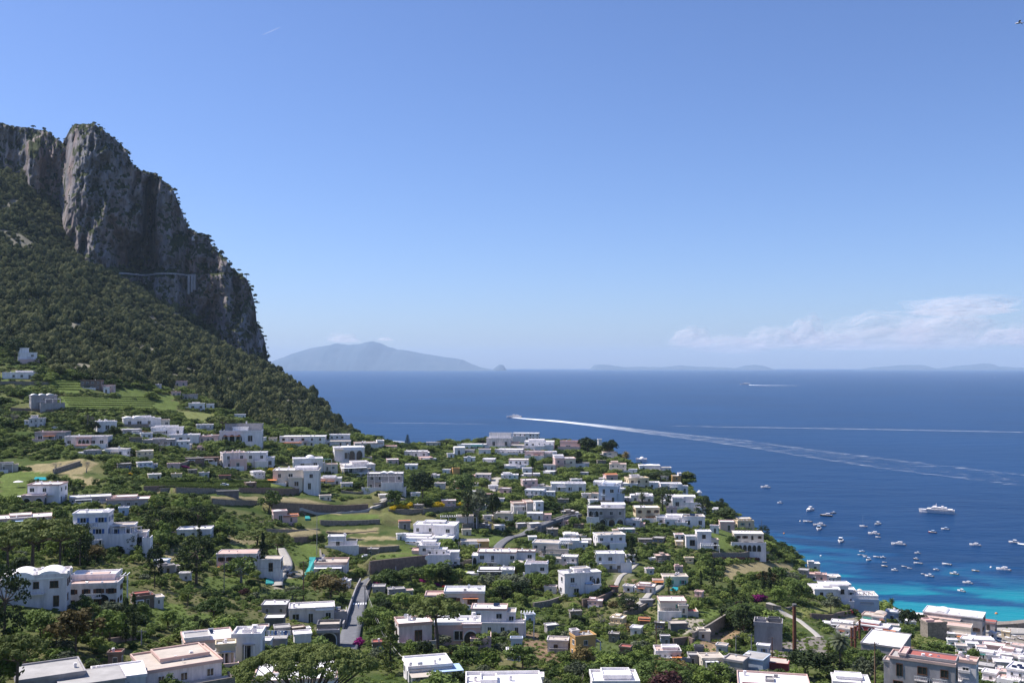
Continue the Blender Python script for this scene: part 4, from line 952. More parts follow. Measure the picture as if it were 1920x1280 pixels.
Hs('little pink roofed hut with orange tiled lean-to', 512,957,540,980,.8,-8,1,'p','w','v:.0,.75,0,1,1,1.15;g:.75,1.8,-.1,.8,.6,.8;b:.8,1.75,0,.7,0,.6;t:-1.2,.4,-.5,0,0,.1/pp')
Hs('tiny white chapel-like house with curved roof on a terrace', 617,1004,650,1029,.7,4,1,'w','w','V:.12,.95,0,.7,1,1.22;c:.95,.5;t:1,1.7,.0,.7,0,.5/ww;t:-.2,1.8,-.4,0,0,.15/ww;a:.15,.85,-.2,0,0,.72/w')
Hs('tan roofed roadside house with long white awning', 592,1047,656,1085,.8,6,1,'o','t','a:0,.86,-.28,0,0,.8/w;t:.0,1.0,-.95,-.28,0,.12/pt;m:.1,.6;k:.25,.5;s:.2,.9',trim='p')
Hs('tiny white roof at the mountain foot', 441,777,461,785,.7,0,1,'w','w','')
Hs('long arcaded white house behind the umbrella pine', 414,806,494,836,.5,6,1,'w','w','B:.1,1,.5,1,1,1.45/gg;r:.05,.55,0,0,.1,.8/3;c:.6,.8,1.5',arch=False)
Hs('long white block with red verandah and arched window', 526,816,613,838,.4,6,2,'w','w','B:-.02,.52,-.15,0,0,.5/wt;a:-.05,.5,-.3,-.1,0,.45/o',win='b',par=.25)
Hs('plain white block behind the long red verandah house', 618,814,657,832,.6,4,2,'w','w','c:.5,.5')
Hs('white house with rounded balcony and brown wing', 415,847,462,880,.7,-10,2,'o','p','b:.3,1,-.3,0,0,.6/pp;c:.5,.7;c:.8,.7')
Hs('bright white twin of the rounded balcony house', 462,847,503,878,.7,8,2,'w','w','t:.5,1.1,-.3,0,0,.4/ww')
Hs('domed white house with green shutters', 550,858,606,884,.6,-3,1,'w','w','d:.4,.75,.3,.8,1,1.35;p:.8,1.3,-.2,.3,0,1/g',win='g')
Hs('tall cream stepped villa above the terrace walls', 514,877,603,917,.55,6,2,'a','w','b:.68,1,-.22,0,0,1/ww;t:.0,.3,-.35,0,0,.3/ww;a:-.12,.1,-.35,0,0,.55/o;b:.35,.66,-.2,0,0,.62/aa;B:.45,.95,.4,1,1,1.12/w;c:.1,.5;c:.3,.8',win='w')
Hs('low white annex right under a bush beside the cream villa', 603,895,642,911,.6,4,1,'w','w','a:-.02,.25,-.3,0,0,.8/o')
Hs('bright white house with three round arches', 625,837,684,869,.6,-6,1,'w','w','V:.25,.6,-.05,.7,.9,1.15;V:.6,.9,-.05,.7,.9,1.15;r:.45,.95,-.05,-.04,.25,.85/2;a:.0,.3,-.2,.4,0,.95/t;t:-.1,1.1,-.35,-.06,0,.12/w;t:.9,1.25,-.1,.4,0,.3/pp;c:.5,.9')
Hs('white house with low conical canopy roof', 638,868,704,891,.7,-12,1,'o','w','a:-.1,.7,-.3,.1,0,.85/w;v:.75,1,.2,.9,1,1.15')
Hs('grey modern villa with three small vaults and arcade', 690,885,758,918,.5,4,2,'g','w','v:.35,.55,0,.6,1,1.16;v:.55,.75,0,.6,1,1.16;p:0,1,-.25,0,.1,.92/w;t:-.15,1.1,-.35,0,0,.1/w;r:.4,.98,-.36,-.35,0,.1/3;t:.4,1,-.4,0,0,.42/ww')
Hs('pair of white cubes on the ridge behind a tall fir', 664,829,718,846,.6,-4,1,'o','w','B:.8,1.05,0,.7,0,1.3/ww;c:.3,.5',trim='p')
Hs('low white terrace roofs facing the sea', 759,845,802,858,.6,0,1,'o','w','c:.1,.5;c:.3,.5')
Hs('long dark tin shed on the stone terrace', 409,920,449,930,.35,2,1,'d','g','',nowin=True,cat='shed',name='shed')
Hs('flat pale roofs at the sea end of the ridge', 800,829,826,837,.5,0,1,'o','w','')
Hs('white gabled cottage among grey shrubs', 850,839,872,853,.8,-10,1,'w','w','g:0,1,0,1,1,1.3/w')
Hs('long low white wall house on the ridge', 858,832,912,841,.4,0,1,'w','w','')
Hs('long curved white terrace building', 912,821,960,839,.5,6,1,'o','w','B:.1,1,.3,1,1,1.6/wt')
Hs('tall white modern hotel block with open balconies', 961,811,1012,830,.4,8,3,'w','w','b:.5,1.02,-.15,0,0,1;t:.0,.5,-.15,0,.1,.33/ww;t:.0,.5,-.15,0,.4,.66/ww',win='b',name='hotel_building',cat='hotel')
Hs('white balcony block just below the hotel', 983,826,1040,847,.6,4,2,'w','w','B:.1,.7,-.4,0,0,.6/ww;B:.5,1,-.3,0,0,.7/ww')
Hs('small low house with pink roof on the ridge', 898,842,920,854,.8,0,1,'w','p','')
Hs('long white terraced rows with parasols', 928,841,982,852,.5,3,1,'o','w','t:.1,1.1,-.5,0,0,.3/ww;c:.2,.4')
Hs('pinkish stepped house below the white balcony block', 984,846,1020,862,.6,2,1,'p','w','t:0,1,-.4,0,0,.4/ww')
Hs('rose coloured house with walled roof terrace', 1050,828,1089,848,.6,4,1,'p','p','c:.3,.5;t:-.1,1,-.4,0,0,.5/p',par=.7)
Hs('white balconied villa on the hillside by the palm', 954,860,992,879,.7,4,2,'w','w','t:0,1.0,-.3,0,0,.4/ww;t:-.25,.6,-.6,-.2,0,.2/ww',trim='p')
Hs('blueish white house with stair gable', 1019,846,1044,861,.7,-8,2,'w','w','')
Hs('pale pink tall house by the round evergreen', 1036,857,1079,881,.7,-10,2,'p','w','B:.0,.45,.3,1,1,1.25/ww;b:.5,1,-.05,.9,0,.9/aw')
Hs('small white cube below the hillside palm', 979,877,999,889,.8,-4,1,'w','w','')
Hs('low grey roofed lodge among the ridge houses', 1019,871,1041,881,.6,0,1,'o','t','')
Hs('low white roof beneath the small cube and the palm', 982,887,1012,896,.6,0,1,'o','w','')
Hs('pink walled house with white side and flat roof', 976,898,1008,919,.7,-14,2,'p','w','')
Hs('white house with glass veranda under the pink walled house', 984,916,1022,935,.7,10,2,'w','w','')
Hs('bright orange walled shed in the orchards', 848,878,862,892,.8,-10,1,'h','r','',nowin=True,cat='shed',name='shed')
Hs('tiny white cluster house under the cottage', 870,857,891,865,.6,0,1,'w','w','B:.3,.6,0,.6,1,1.3/ww')
Hs('white single storey house with long terrace roof', 1032,904,1098,924,.5,-3,1,'w','w','b:.4,.98,-.1,.5,0,1.02;c:.5,.5')
Hs('small rose house with bright red tiled roof', 1130,889,1158,903,.8,-20,1,'p','r','g:0,1,0,1,1,1.35')
Hs('pale blue palazzo with tall windows', 1122,909,1162,943,.7,14,2,'b','w','B:-.1,.9,.6,1.4,0,1.12/ww;t:1,1.3,.1,.7,0,.5/bw',win='w')
Hs('wide white house behind the pale blue palazzo', 1112,901,1166,915,.6,5,1,'w','w','d:.3,.42,.4,.6,1,1.5')
Hs('yellow villa with rooftop terrace and brown shutters', 1170,894,1216,918,.65,-18,2,'c','t','B:.2,.6,.3,.8,1,1.25/ow;p:.2,.7,.1,.4,1,1.2/w',win='b',par=.6)
Hs('blue white house with glazed end and pergola roof', 957,940,1000,964,.8,-12,1,'o','t','b:.62,1,-.25,1,0,1.15;p:.0,.5,-.3,0,0,.8/w',trim='p')
Hs('narrow white gable house above the garden kiosk', 1000,939,1019,962,1.1,-14,2,'w','w','')
Hs('small glazed garden kiosk with pale canopy', 988,960,1017,974,.8,0,1,'o','w','',cat='kiosk',name='garden_kiosk')
Hs('small lavender house with white roof in the orchards', 926,960,963,979,.7,8,1,'a','w','c:.8,.5')
Hs('flat white carport roof by the upper road', 988,980,1015,991,.8,-22,1,'g','w','',nowin=True)
Hs('smaller flat white roof beside the carport roof', 967,980,987,991,.8,-16,1,'g','w','',nowin=True)
# the big white stepped complex in the middle
Hs('dazzling white stepped mansion with outside stairs', 776,977,862,1018,.55,10,2,'w','w','b:.5,.98,-.18,0,0,1;b:-.25,.45,-.55,-.0,0,.5;b:.55,1.0,-.9,-.2,0,.45;c:.2,.4;c:.3,.6;c:.4,.3;d:.72,.9,-.6,-.3,.45,.62;B:.2,.7,.5,1,1,1.1;k:.6,.5',win='w')
Hs('lower white wing with curved garden wall', 759,1003,816,1022,.7,8,1,'w','w','B:.5,1.0,-.5,0,0,.6;t:-.1,.5,-.35,0,0,.35/ww')
Hs('white tower block with stair ramp under the mansion', 786,1018,826,1050,.8,6,2,'w','w','b:.4,1.4,-.1,.6,0,.75;B:1.3,2,.2,.9,0,.5/ww;t:.5,1.6,-.5,-.1,0,.4/ww')
Hs('white gate house with doorway beside the road bend', 807,1034,848,1061,.6,10,1,'w','w','B:.0,1,0,.6,0,1.05/ww')
Hs('white pillared pergola terrace behind the white mansion', 857,966,888,981,.6,0,1,'o','t','p:-.02,1.2,-.4,0,0,1/n;p:-1.0,0,0,1,0,1/w',nowin=True,cat='pergola',name='pergola_terrace')
Hs('long tan roofed cottage on the slope by the mansion', 864,1011,917,1026,.5,-3,1,'o','t','b:.6,1,-.05,.6,0,.98/ht')
Hs('tiny green roofed hut with red gable on the terraces', 748,976,770,992,.7,-4,1,'g','g','g:0,1,0,1,1,1.25')
Hs('white hotel wing with seven windows and arched porch', 896,1029,970,1070,.5,4,2,'w','w','b:-.14,0,-.15,.7,0,.82/www;r:-.13,-.01,-.16,-.15,.3,.78/1;c:.2,.3;c:.4,.5;c:.6,.4;c:.8,.6;k:.5,.7',trim='p')
Hs('white hotel extension with tall glass doors', 968,1031,1004,1068,.55,4,2,'w','w','t:.0,1,-.4,0,0,.5/ww;c:.3,.5;k:.7,.6',trim='p')
Hs('low black glass dining hall with white roof', 898,1063,962,1087,.5,2,1,'d','w','b:.7,1.05,-.1,.8,0,1.02/ww;d:.76,.9,.1,.5,1.02,1.3;a:-.05,.7,-.15,.3,0,.96/w')
Hs('white annex with bay window and beach of glass doors', 985,1053,1028,1091,.6,6,2,'w','w','t:-.1,1,-.2,0,0,.45/ww;b:0,.25,-.35,0,.4,1;t:.0,1,.2,1,1,1.05/wp',win='w')
Hs('beige villa with round window and roof pergola', 998,1012,1052,1046,.7,10,2,'a','t','p:1,1.4,.0,.6,0,1.05/w;b:.55,1.4,-.15,.0,0,.62/at;t:.55,1.5,-.3,-.1,0,.3/a',trim='w')
Hs('small white house with porch behind the beige villa', 1049,1010,1085,1028,.7,0,1,'w','w','',trim='w')
Hs('narrow terraced white house beside the beige villa', 1052,1040,1084,1066,.8,8,2,'o','w','t:.4,1,-.3,0,0,.5/ww')
Hs('white villa with blue door and arched ground floor', 1111,997,1172,1031,.6,-16,2,'w','t','b:-.06,.5,-.15,0,0,.5/owo;t:.4,1,-.2,0,0,.4/ww;c:.3,.5;c:.6,.4',trim='w',arch=True)
Hs('white two storey house with front porch and stone terrace', 1113,1033,1170,1072,.55,-8,2,'w','w','t:.1,.75,-.2,0,0,.08/s;a:.1,.7,-.2,0,0,.5/w;t:.85,1.25,-.1,.5,0,.45/ww;a:-.25,.05,-.1,.4,0,.52/w;c:.5,.5;c:.7,.4')
Hs('large grey white house with double arcades', 1100,948,1170,986,.55,-4,2,'g','w','r:.0,.3,0,0,.5,.9/2;r:.3,1,0,0,.05,.45/3;t:-.05,.3,-.1,0,.3,.45/ww;B:.4,1.05,.5,1.3,0,1.15/ww;c:.5,.3;n:.4,.5;k:.6,.5',arch=True)
Hs('cream block house with brown shutters by the sea side', 1186,948,1236,978,.6,-12,2,'c','w','c:.4,.5;g:.0,.2,.3,.9,1,1.15/w',win='o')
Hs('small lavender cube annex below the grey arcades', 1172,973,1200,989,.8,6,1,'o','w','')
Hs('wide white complex with three flat roofs', 1228,966,1280,984,.6,-4,1,'w','w','b:.3,.8,-.3,0,0,.8;B:.4,1,.4,1,1,1.2/ww;c:.6,.8')
Hs('white and grey cube at the end of the wide complex', 1274,965,1320,990,.7,-8,1,'w','t','m:.5,.5;k:.3,.5;k:.7,.5;B:-.3,.2,-.3,.2,0,.5/ww')
Hs('white villa with broad shallow dome', 1258,929,1299,955,.7,-5,1,'w','w','V:.1,1.1,.1,.9,1,1.2;b:-.02,.5,-.2,0,0,.95;t:.5,1.35,-.3,.1,0,.5/ww')
Hs('small white octagonal gazebo at the cliff brink', 1306,923,1314,931,1.0,0,1,'w','w','d:0,1,0,1,1,1.7',nowin=True,cat='gazebo',name='gazebo')
Hs('white and blue house with turquoise door', 1235,905,1277,924,.6,-8,1,'w','w','b:.5,1,-.1,.4,0,.95/ww;b:.95,1.3,0,.5,0,.75/ww',win='u')
Hs('ochre orange tower house at the cliff edge', 1258,891,1276,909,.9,-10,2,'h','w','B:.7,1.05,0,.9,1,1.3/ow',nowin=False)
Hs('low white roofs behind a dark pine', 1180,926,1224,943,.6,-6,1,'w','w','b:.55,1,-.2,.3,0,.9/ww')
Hs('white cylinder topped terrace house on the brink', 1192,860,1212,872,.8,0,1,'o','w','d:.3,.8,.2,.7,1,1.5',par=.6)
Hs('bright white tent-like roofs on the brink', 1196,871,1237,883,.6,-6,1,'w','w','V:.4,.7,0,1,1,1.3;V:.7,1,0,1,1,1.2')
Hs('white cube tower with pillared terrace', 1302,994,1332,1030,.8,-10,2,'w','w','b:-.75,0,.15,.8,0,.72/ww;t:.2,1.1,-.35,0,0,.3/ww;p:.3,1.5,-.6,-.2,0,.3/w',win='b')
Hs('pink walled villa behind the cream tower', 1346,976,1375,995,.8,-8,1,'p','w','')
Hs('cream tower house with green shutter door', 1374,973,1411,998,.7,-20,2,'c','w','c:.6,.4;b:.9,1.1,.3,.9,0,.9/cw',win='g')
Hs('tall cream and white palazzo by the sea brink', 1371,995,1429,1034,.6,-8,3,'a','w','t:-.12,1.06,-.22,0,0,.5/wwo;r:.1,.9,-.23,-.22,.05,.42/5;c:.5,.5;c:.6,.5;c:.3,.6',win='o',name='palazzo')
Hs('angular white villa with arched loggia and awning', 1046,1068,1096,1120,.8,-22,2,'w','w','b:.95,1.9,.25,1,0,.95/ww;t:1,1.8,-.1,.25,0,.4/ww;a:1.05,1.45,-.05,.2,0,.55/b;B:.6,1.4,.4,1,.9,1.12/wt;r:1.4,1.85,.25,.25,.2,.75/2;n:.5,.7',win='w')
Hs('beige cottage with teal shutters behind a palm', 1238,1076,1288,1100,.6,-10,1,'a','t','c:.6,.8;c:.7,.8;a:-.45,.0,-.2,.2,0,.55/o;b:-.4,0,.1,.6,0,.6/pt',win='g')
Hs('white low house with pink trim and small roof boxes', 1192,1097,1228,1111,.7,8,1,'o','w','c:.5,.4;c:.6,.5',trim='p')
Hs('pink edged white villa with corner balcony', 1231,1118,1284,1160,.8,-8,2,'a','w','b:.7,1.05,-.2,.1,0,.8/aw;t:-.1,.8,-.25,0,0,.42/ww;t:1,1.5,.1,.9,0,.3/ar;c:.5,.5',trim='p',win='g')
Hs('small garden hut with orange tiled roof', 1198,1160,1216,1174,.8,5,1,'n','r','g:-.05,1.05,-.1,1.1,.95,1.3',nowin=True,cat='shed',name='shed')
Hs('dark green rectangular garden hut', 1251,1164,1287,1187,.7,-14,1,'d','t','B:-.01,1.01,-.01,1.01,0,1.02/d',nowin=True,cat='shed',name='shed')
Hs('lavender flat roofed house with two tall windows', 1026,1195,1066,1224,.7,4,1,'o','t','t:.1,1,-.2,0,0,.25/g',win='o')
Hs('orange ochre house with grey side lean-to', 1068,1185,1116,1236,.7,-22,2,'h','g','a:1,1.3,.1,.8,0,.7/d;B:-.02,.3,.5,1,1,1.2/og;c:.5,.4;s:.5,.3;a:.1,.4,-.15,0,0,.35/o',win='w',par=.5)
Hs('big plain white roof at the bottom between olive trees', 1104,1258,1196,1330,.8,-6,1,'w','w','B:.25,.85,.3,.95,1,1.12/ww',nowin=True)
Hs('small white canopy roofs beside the grey stone wall', 1020,1169,1046,1188,.8,-20,1,'g','w','',nowin=True)
Hs('white roof terraces with orange awning and parasols', 1224,1212,1274,1246,.8,-8,2,'o','p','B:.3,.9,.3,.8,1,1.2/ww;a:.6,1.02,-.3,.05,0,.7/o;t:-.1,.6,-.4,0,0,.6/ww;c:.3,.6;t:1,1.4,.0,.5,0,.4/gg',par=.6)
Hs('square white roof corner near the bottom hedge', 985,1264,1018,1300,.8,0,1,'w','w','',nowin=True)
Hs('tan house with white roof and three dark windows', 834,1101,910,1142,.6,2,1,'a','w','',trim='w',win='o')
Hs('lavender white house with two green doors and red terrace', 741,1157,811,1212,.8,-10,1,'o','w','t:-.05,1.1,-.4,0,0,.12/gr;s:.85,-.02,4;c:.4,.7',trim='p',win='o')
Hs('pink house with vaulted porch behind the umbrella pine', 816,1158,902,1212,.55,2,1,'p','w','b:.62,1.02,-.16,0,0,.98/ppp;V:.62,1.02,-.2,.4,.95,1.12;t:1,1.25,-.2,.6,0,.3/pp;b:.8,1.15,-.45,-.16,0,.4/pp;c:.5,.6;c:.85,.9',trim='w',win='w')
Hs('white house with curved gable parapet and open loggia', 884,1133,952,1188,.6,4,2,'w','w','V:.18,.52,-.03,.5,.95,1.1;b:.98,1.25,.1,.9,0,.85/wt;t:1.2,1.55,.0,.7,0,.5/wp;p:1.4,1.8,.3,.8,0,.8/w;m:.7,.7;n:.72,.8;b:.3,1.5,-.18,0,0,.45/ww;c:.1,.5',trim='p')
Hs('white hipped roof cafe with blue and tan awnings', 757,1228,848,1282,.8,-10,1,'w','w','g:.0,1,0,1,1,1.12/w;a:.55,1.25,-.25,.45,0,.78/b;a:.0,.6,-.5,0,0,.72/t;c:.05,.1')
Hs('bottom white roof with parapet posts and hatch', 872,1262,1016,1330,.7,-2,1,'w','w','B:.2,.4,.4,.8,1,1.12/ww;c:.02,.6;c:.12,.6;c:.6,.6',nowin=True,par=.6)
Hs('brown grey industrial power block with roof machinery', 1412,1164,1463,1217,.7,2,2,'g','g','k:.6,.1;k:.85,.1;k:.9,.6;k:.3,.6;B:.1,.4,.3,.7,1,1.1/gg;B:.5,.9,.5,.9,1,1.12/dg',nowin=True,par=.9,cat='industrial building',name='power_building')
Hs('grey corrugated roof warehouse with skylight', 1388,1221,1440,1262,1.1,18,1,'b','g','B:.05,.2,.4,.5,1,1.1/ww',nowin=True,par=.05,cat='warehouse',name='warehouse')
Hs('tan flat roof with antenna next to the warehouse', 1354,1228,1400,1264,1.0,18,1,'g','t','s:.5,.5',nowin=True)
Hs('brick coloured patchy roof by the dark bushes', 1438,1238,1476,1260,.9,6,1,'r','t','',nowin=True,par=.1)
Hs('big bright white roof at the bottom with tin hatch', 1378,1260,1514,1330,.8,-3,1,'w','w','B:.4,.5,.5,.7,1,1.08/gg;k:.55,.8;c:.1,.8;B:.05,.3,.1,.3,1,1.03/pp',nowin=True,trim='p')
Hs('white roof glimpsed between the trunks of the huge umbrella pine', 480,1252,640,1302,.8,4,1,'w','w','B:.2,.4,.3,.6,1,1.1/wp',nowin=True,trim='p')
# harbour side
Hs('dazzling white restaurant house with sloping roofs', 1512,1094,1566,1124,1.1,-16,1,'w','w','b:.5,1.6,.4,1.2,0,1.15;B:.8,1.75,.5,1.1,1.1,1.25;V:.9,1.15,.05,.5,.95,1.2;c:.5,.5',win='b')
Hs('white sea terrace with crowd of tables and parasols', 1566,1108,1640,1144,.6,-10,2,'w','w','t:-.05,.35,-.25,0,0,.65/ww;t:.3,1.02,-.1,0,0,.8/bw;b:.0,.45,.3,1,1,1.3;r:.05,.4,.3,.3,1.02,1.25/2',par=.8,win='w')
Hs('low white roofs behind the restaurant at the water', 1524,1076,1572,1098,.5,-14,1,'o','w','c:.7,.3')
Hs('tiny white cabin on the cliff path', 1510,1054,1534,1072,.8,-10,1,'w','w','B:0,.5,0,.6,1,1.3/ww')
Hs('cream white house with salmon roof edge by the single palm', 1613,1148,1656,1170,.7,12,1,'w','t','b:.5,1.02,-.1,0,0,1/ww;v:.4,1,.6,1.6,.9,1.3;a:.85,1.1,-.25,0,0,.7/o',trim='p')
Hs('blue grey cube house with roof posts', 1657,1144,1686,1168,.7,6,1,'b','w','c:.2,.2;c:.8,.2;c:.5,.8')
Hs('dark red house with white roof and arched windows', 1603,1166,1664,1190,.5,12,1,'r','w','a:.6,.85,-.25,0,0,.85/w;a:.85,1.25,-.2,.2,0,.8/r',trim='w',arch=True)
Hs('huge plain white flat roof behind the power line pole', 1612,1189,1702,1236,1.5,10,1,'g','w','',nowin=True,par=.25)
Hs('weathered grey stone building with three dark windows', 1666,1224,1786,1310,.42,8,2,'g','g','B:.2,1.0,.2,1,1,1.08/gr;B:.15,.25,-.02,.98,1,1.14/pp;c:.5,.4;b:-.1,.0,.05,.6,0,.86/gp',win='b',par=.3,trim='p')
Hs('white tower annex with roof box beside the grey stone building', 1784,1232,1826,1310,.8,8,2,'w','p','B:.2,.7,-.05,.3,.55,.72/ww;c:.2,.9',trim='p')
Hs('long grey harbour hall with two barrel vaults', 1730,1139,1838,1184,.5,8,2,'g','w','v:.18,.42,-.0,.8,.96,1.22;v:.75,.92,.1,.6,1,1.12;B:.0,.65,-.35,-.02,0,.78/gp;c:.6,.2',win='o',trim='w')
Hs('ruined tan house with open side wall', 1722,1160,1768,1196,.7,-30,1,'s','p','B:.0,.4,.2,.8,1,1.15/pp',nowin=True)
Hs('tan walled house with pink roof below the harbour hall', 1750,1166,1815,1196,.5,6,1,'a','p','b:.25,.4,-.12,0,0,.8/so',nowin=True)
Hs('low red roofed quay house', 1837,1162,1862,1183,.8,10,1,'g','r','g:0,1,0,1,1,1.3/r',win='b')
Hs('white turquoise doored sheds on the quay', 1782,1184,1822,1202,.6,6,1,'w','w','c:.5,.4;t:.8,1.2,-.3,.2,0,.6/ww',win='g')
Hs('white hipped shed roof on the quay', 1812,1192,1856,1214,.7,-14,1,'w','w','g:0,1,0,1,1,1.25/w',nowin=True)
Hs('pinkish low wall building by the boats', 1838,1205,1876,1222,.6,4,1,'p','w','',nowin=True)
Hs('white flat cottage behind the green harbour tree', 1828,1218,1856,1238,.7,8,1,'w','w','')
Hs('stacked white houses at the corner of the harbour', 1868,1217,1912,1240,.6,10,1,'w','w','B:.1,.6,.2,.8,1,1.4/pw;b:.5,1.2,-.4,0,0,.7/ww')
Hs('white house with blue solar panels on its roof', 1884,1243,1960,1292,.8,12,2,'w','w','m:.15,.3;m:.35,.3;m:.55,.3;m:.25,.55;m:.45,.55;t:-.2,.4,-.4,0,0,.4/ww',par=.4)
Hs('white boathouse roof at the harbour corner', 1856,1235,1890,1256,.8,-10,1,'o','w','',nowin=True)
# smaller buildings that fill the gaps: rect, wall, roof, label
for a in (
 (780,847,806,858,'o','w','low white roofs seaward of the dark evergreen oak'),(784,856,812,864,'p','p','brownish pink low house beneath the low seaward roofs'),(1018,882,1044,891,'o','w','small white house between hillside palm and round evergreen'),(942,872,968,881,'w','w','white annex joined to the balconied villa by the palm'),
 (1102,936,1121,949,'w','w','small white cube before the pale blue palazzo'),(1067,897,1091,905,'o','w','low white roof behind the single storey terrace house'),(1212,903,1237,916,'w','w','low white house seaward of the yellow villa'),(1120,824,1128,839,'w','w','little white turret between the two dark evergreens'),
 (1025,990,1046,1006,'s','t','stone ruin by the bend of the upper road'),(1055,1000,1084,1012,'w','w','white flat roof hut behind the beige villa'),(1075,982,1094,993,'n','p','brown shed near the double arcades'),(1157,990,1190,1001,'g','w','flat white garage roof below the small lavender cube'),
 (1195,1010,1222,1020,'s','g','grey flat stone hut above the orchard'),(1222,1009,1246,1018,'s','g','second grey flat stone hut above the orchard'),(160,846,191,854,'g','w','small white roof before the grey roofed pavilion'),(228,804,266,813,'g','w','low white slab roof under the three sloping vaults'),
 (265,812,287,822,'w','w','white garden annex of the flat villa with dark porches'),(245,821,267,833,'s','g','grey stone hut between pink villa and pale annex'),(342,833,361,841,'o','w','little white hut behind the bare tree'),(350,858,384,868,'n','g','brown stone sheds above the pink hut'),(382,857,412,869,'n','p','brown roofed barn next to the rounded balcony house'),
 (412,891,434,901,'n','r','reddish brown shed over the vineyard row'),(322,735,339,743,'p','p','tiny brown roof beside the forest foot cottages'),(292,721,303,728,'o','w','tiny white roof at the top of the green meadow'),(1494,1068,1514,1077,'g','g','grey lean-to roof on the cliff garden'),(1514,1074,1546,1090,'p','p','salmon terrace hut behind the dazzling restaurant'),
 (1555,1166,1596,1180,'o','w','low white wall house by the curved stone wall'),(1565,1178,1596,1192,'o','t','pale roof beside the rusty exhaust stacks'),(1416,1214,1440,1226,'w','w','white canopy roof at the foot of the industrial block'),(1555,1264,1624,1300,'w','w','plain white roof at the bottom under the fan palm'),
 (1826,1244,1858,1264,'d','g','grey slanted roof behind the white tower annex'),(1868,1236,1890,1250,'w','w','white cube under the stacked corner houses'),(700,1100,724,1113,'g','g','grey roofed hut inside the road bend'),(728,1107,760,1118,'g','g','grey green shed roof near the silver leaved tree'),
 (1236,1197,1254,1208,'g','w','tiny white slab roof under the concrete wall'),(1287,1228,1306,1245,'g','g','little grey hut at the end of the roof terraces'),(1300,1212,1316,1242,'d','g','dark shed at the foot of the earth bank'),(1306,1237,1354,1252,'a','t','tan low roof beneath the earth bank'),
 (983,1150,1003,1169,'b','g','blue grey shed behind the open loggia house'),(958,1196,979,1222,'b','g','small teal grey hut on the bank'),(700,1207,724,1223,'n','r','red brown roofed sheds beside the feathery conifer'),(487,1177,506,1194,'g','p','pinkish lean-to behind the bright roof'),
 (517,1181,546,1196,'g','g','grey walled yard hut above the washing terrace'),(547,1182,574,1196,'n','t','brown roofed yard hut behind the small white roof'),(226,951,244,966,'b','g','pale green hut beside the stepped mansion'),(249,1124,292,1137,'n','r','long terracotta slab roof by the terrace lawn'),
 (209,1236,236,1249,'n','r','red tiled pergola roof below the clipped hedges'),(1085,868,1104,879,'o','w','white hut beside the broad dark conifer'),(905,859,930,868,'w','w','small white villa in the ridge orchards'),(870,843,890,851,'o','w','flat white hut behind the white gabled cottage'),
 (838,850,852,858,'w','w','white shed nearest the white gabled cottage'),(1060,860,1078,870,'w','w','white house just above the pale pink tall house'),(1150,915,1172,930,'w','w','white block squeezed between palazzo and yellow villa'),(1278,968,1300,980,'o','w','grey white block behind the wide complex'),
 (1238,928,1258,942,'w','w','white annex of the broad domed villa'),(1300,950,1322,964,'w','w','white wall house under the dark pine clump'),(1330,985,1346,999,'w','p','white hut beside the pink walled villa'),(1080,1078,1100,1092,'w','w','white rear block of the angular villa'),
 (1172,1040,1190,1056,'w','w','white lean-to of the front porch house'),(960,1040,978,1056,'w','w','white link block between hotel wing and extension'),(866,992,884,1003,'a','t','tan hut under the pillared pergola'),(744,1000,762,1012,'w','w','small white terrace house at the edge of the mansion'),
 (1020,1098,1044,1112,'o','p','pinkish roof hut behind the angular villa'),(1198,1124,1222,1138,'g','g','grey stone barn beside the pink edged villa'),(1140,1100,1158,1112,'n','r','rust roofed hut by the climbing path'),(1340,1215,1362,1226,'o','t','tan roof hut beside the earth bank'),
 (1858,1222,1876,1236,'w','w','narrow white house among the harbour cottages'),(1796,1196,1818,1210,'w','w','white shed behind the turquoise doored sheds'),(1890,1206,1914,1220,'o','p','pinkish boathouse at the frame edge'),(1712,1150,1734,1162,'w','w','white lean-to of the grey harbour hall'),
 (1660,1170,1680,1184,'w','t','white hut between cube house and red house'),(640,905,662,916,'o','w','white shed near the dark evergreen oak'),(600,928,622,938,'a','t','tan shed on the dry yellow field'),(460,905,482,914,'n','t','brown hut above the long tin shed'),(590,866,610,876,'w','w','white annex of the domed house'),
 (560,826,580,838,'p','p','pinkish porch block of the red verandah house'),(1090,1010,1108,1022,'o','w','white hut beside the blue door villa'),(990,1006,1006,1016,'w','w','white hut at the turn of the upper road')):
    rr = random.Random(int(a[0] * 3 + a[1])); kk = rr.choice((.6, .8, 1.0)); big = (a[2] - a[0]) > 24
    ex_ = rr.choice(('', 'c:.3,.5', 'B:.1,.5,.2,.9,1,1.25', 't:.1,.9,-.3,0,0,.2', 'a:.1,.7,-.3,0,0,.8/w')) if big else rr.choice(('', 'c:.5,.5', ''))
    house(a[6], a[0], a[1], a[2], a[3], kk, rr.uniform(-16, 16), 1, a[3 + 1], a[5], ex_, rr.choice('wwbgu'), cat='shed' if 'shed' in a[6] else 'hut' if 'hut' in a[6] else 'house', name='outbuilding' if ('shed' in a[6] or 'hut' in a[6]) else 'cottage')
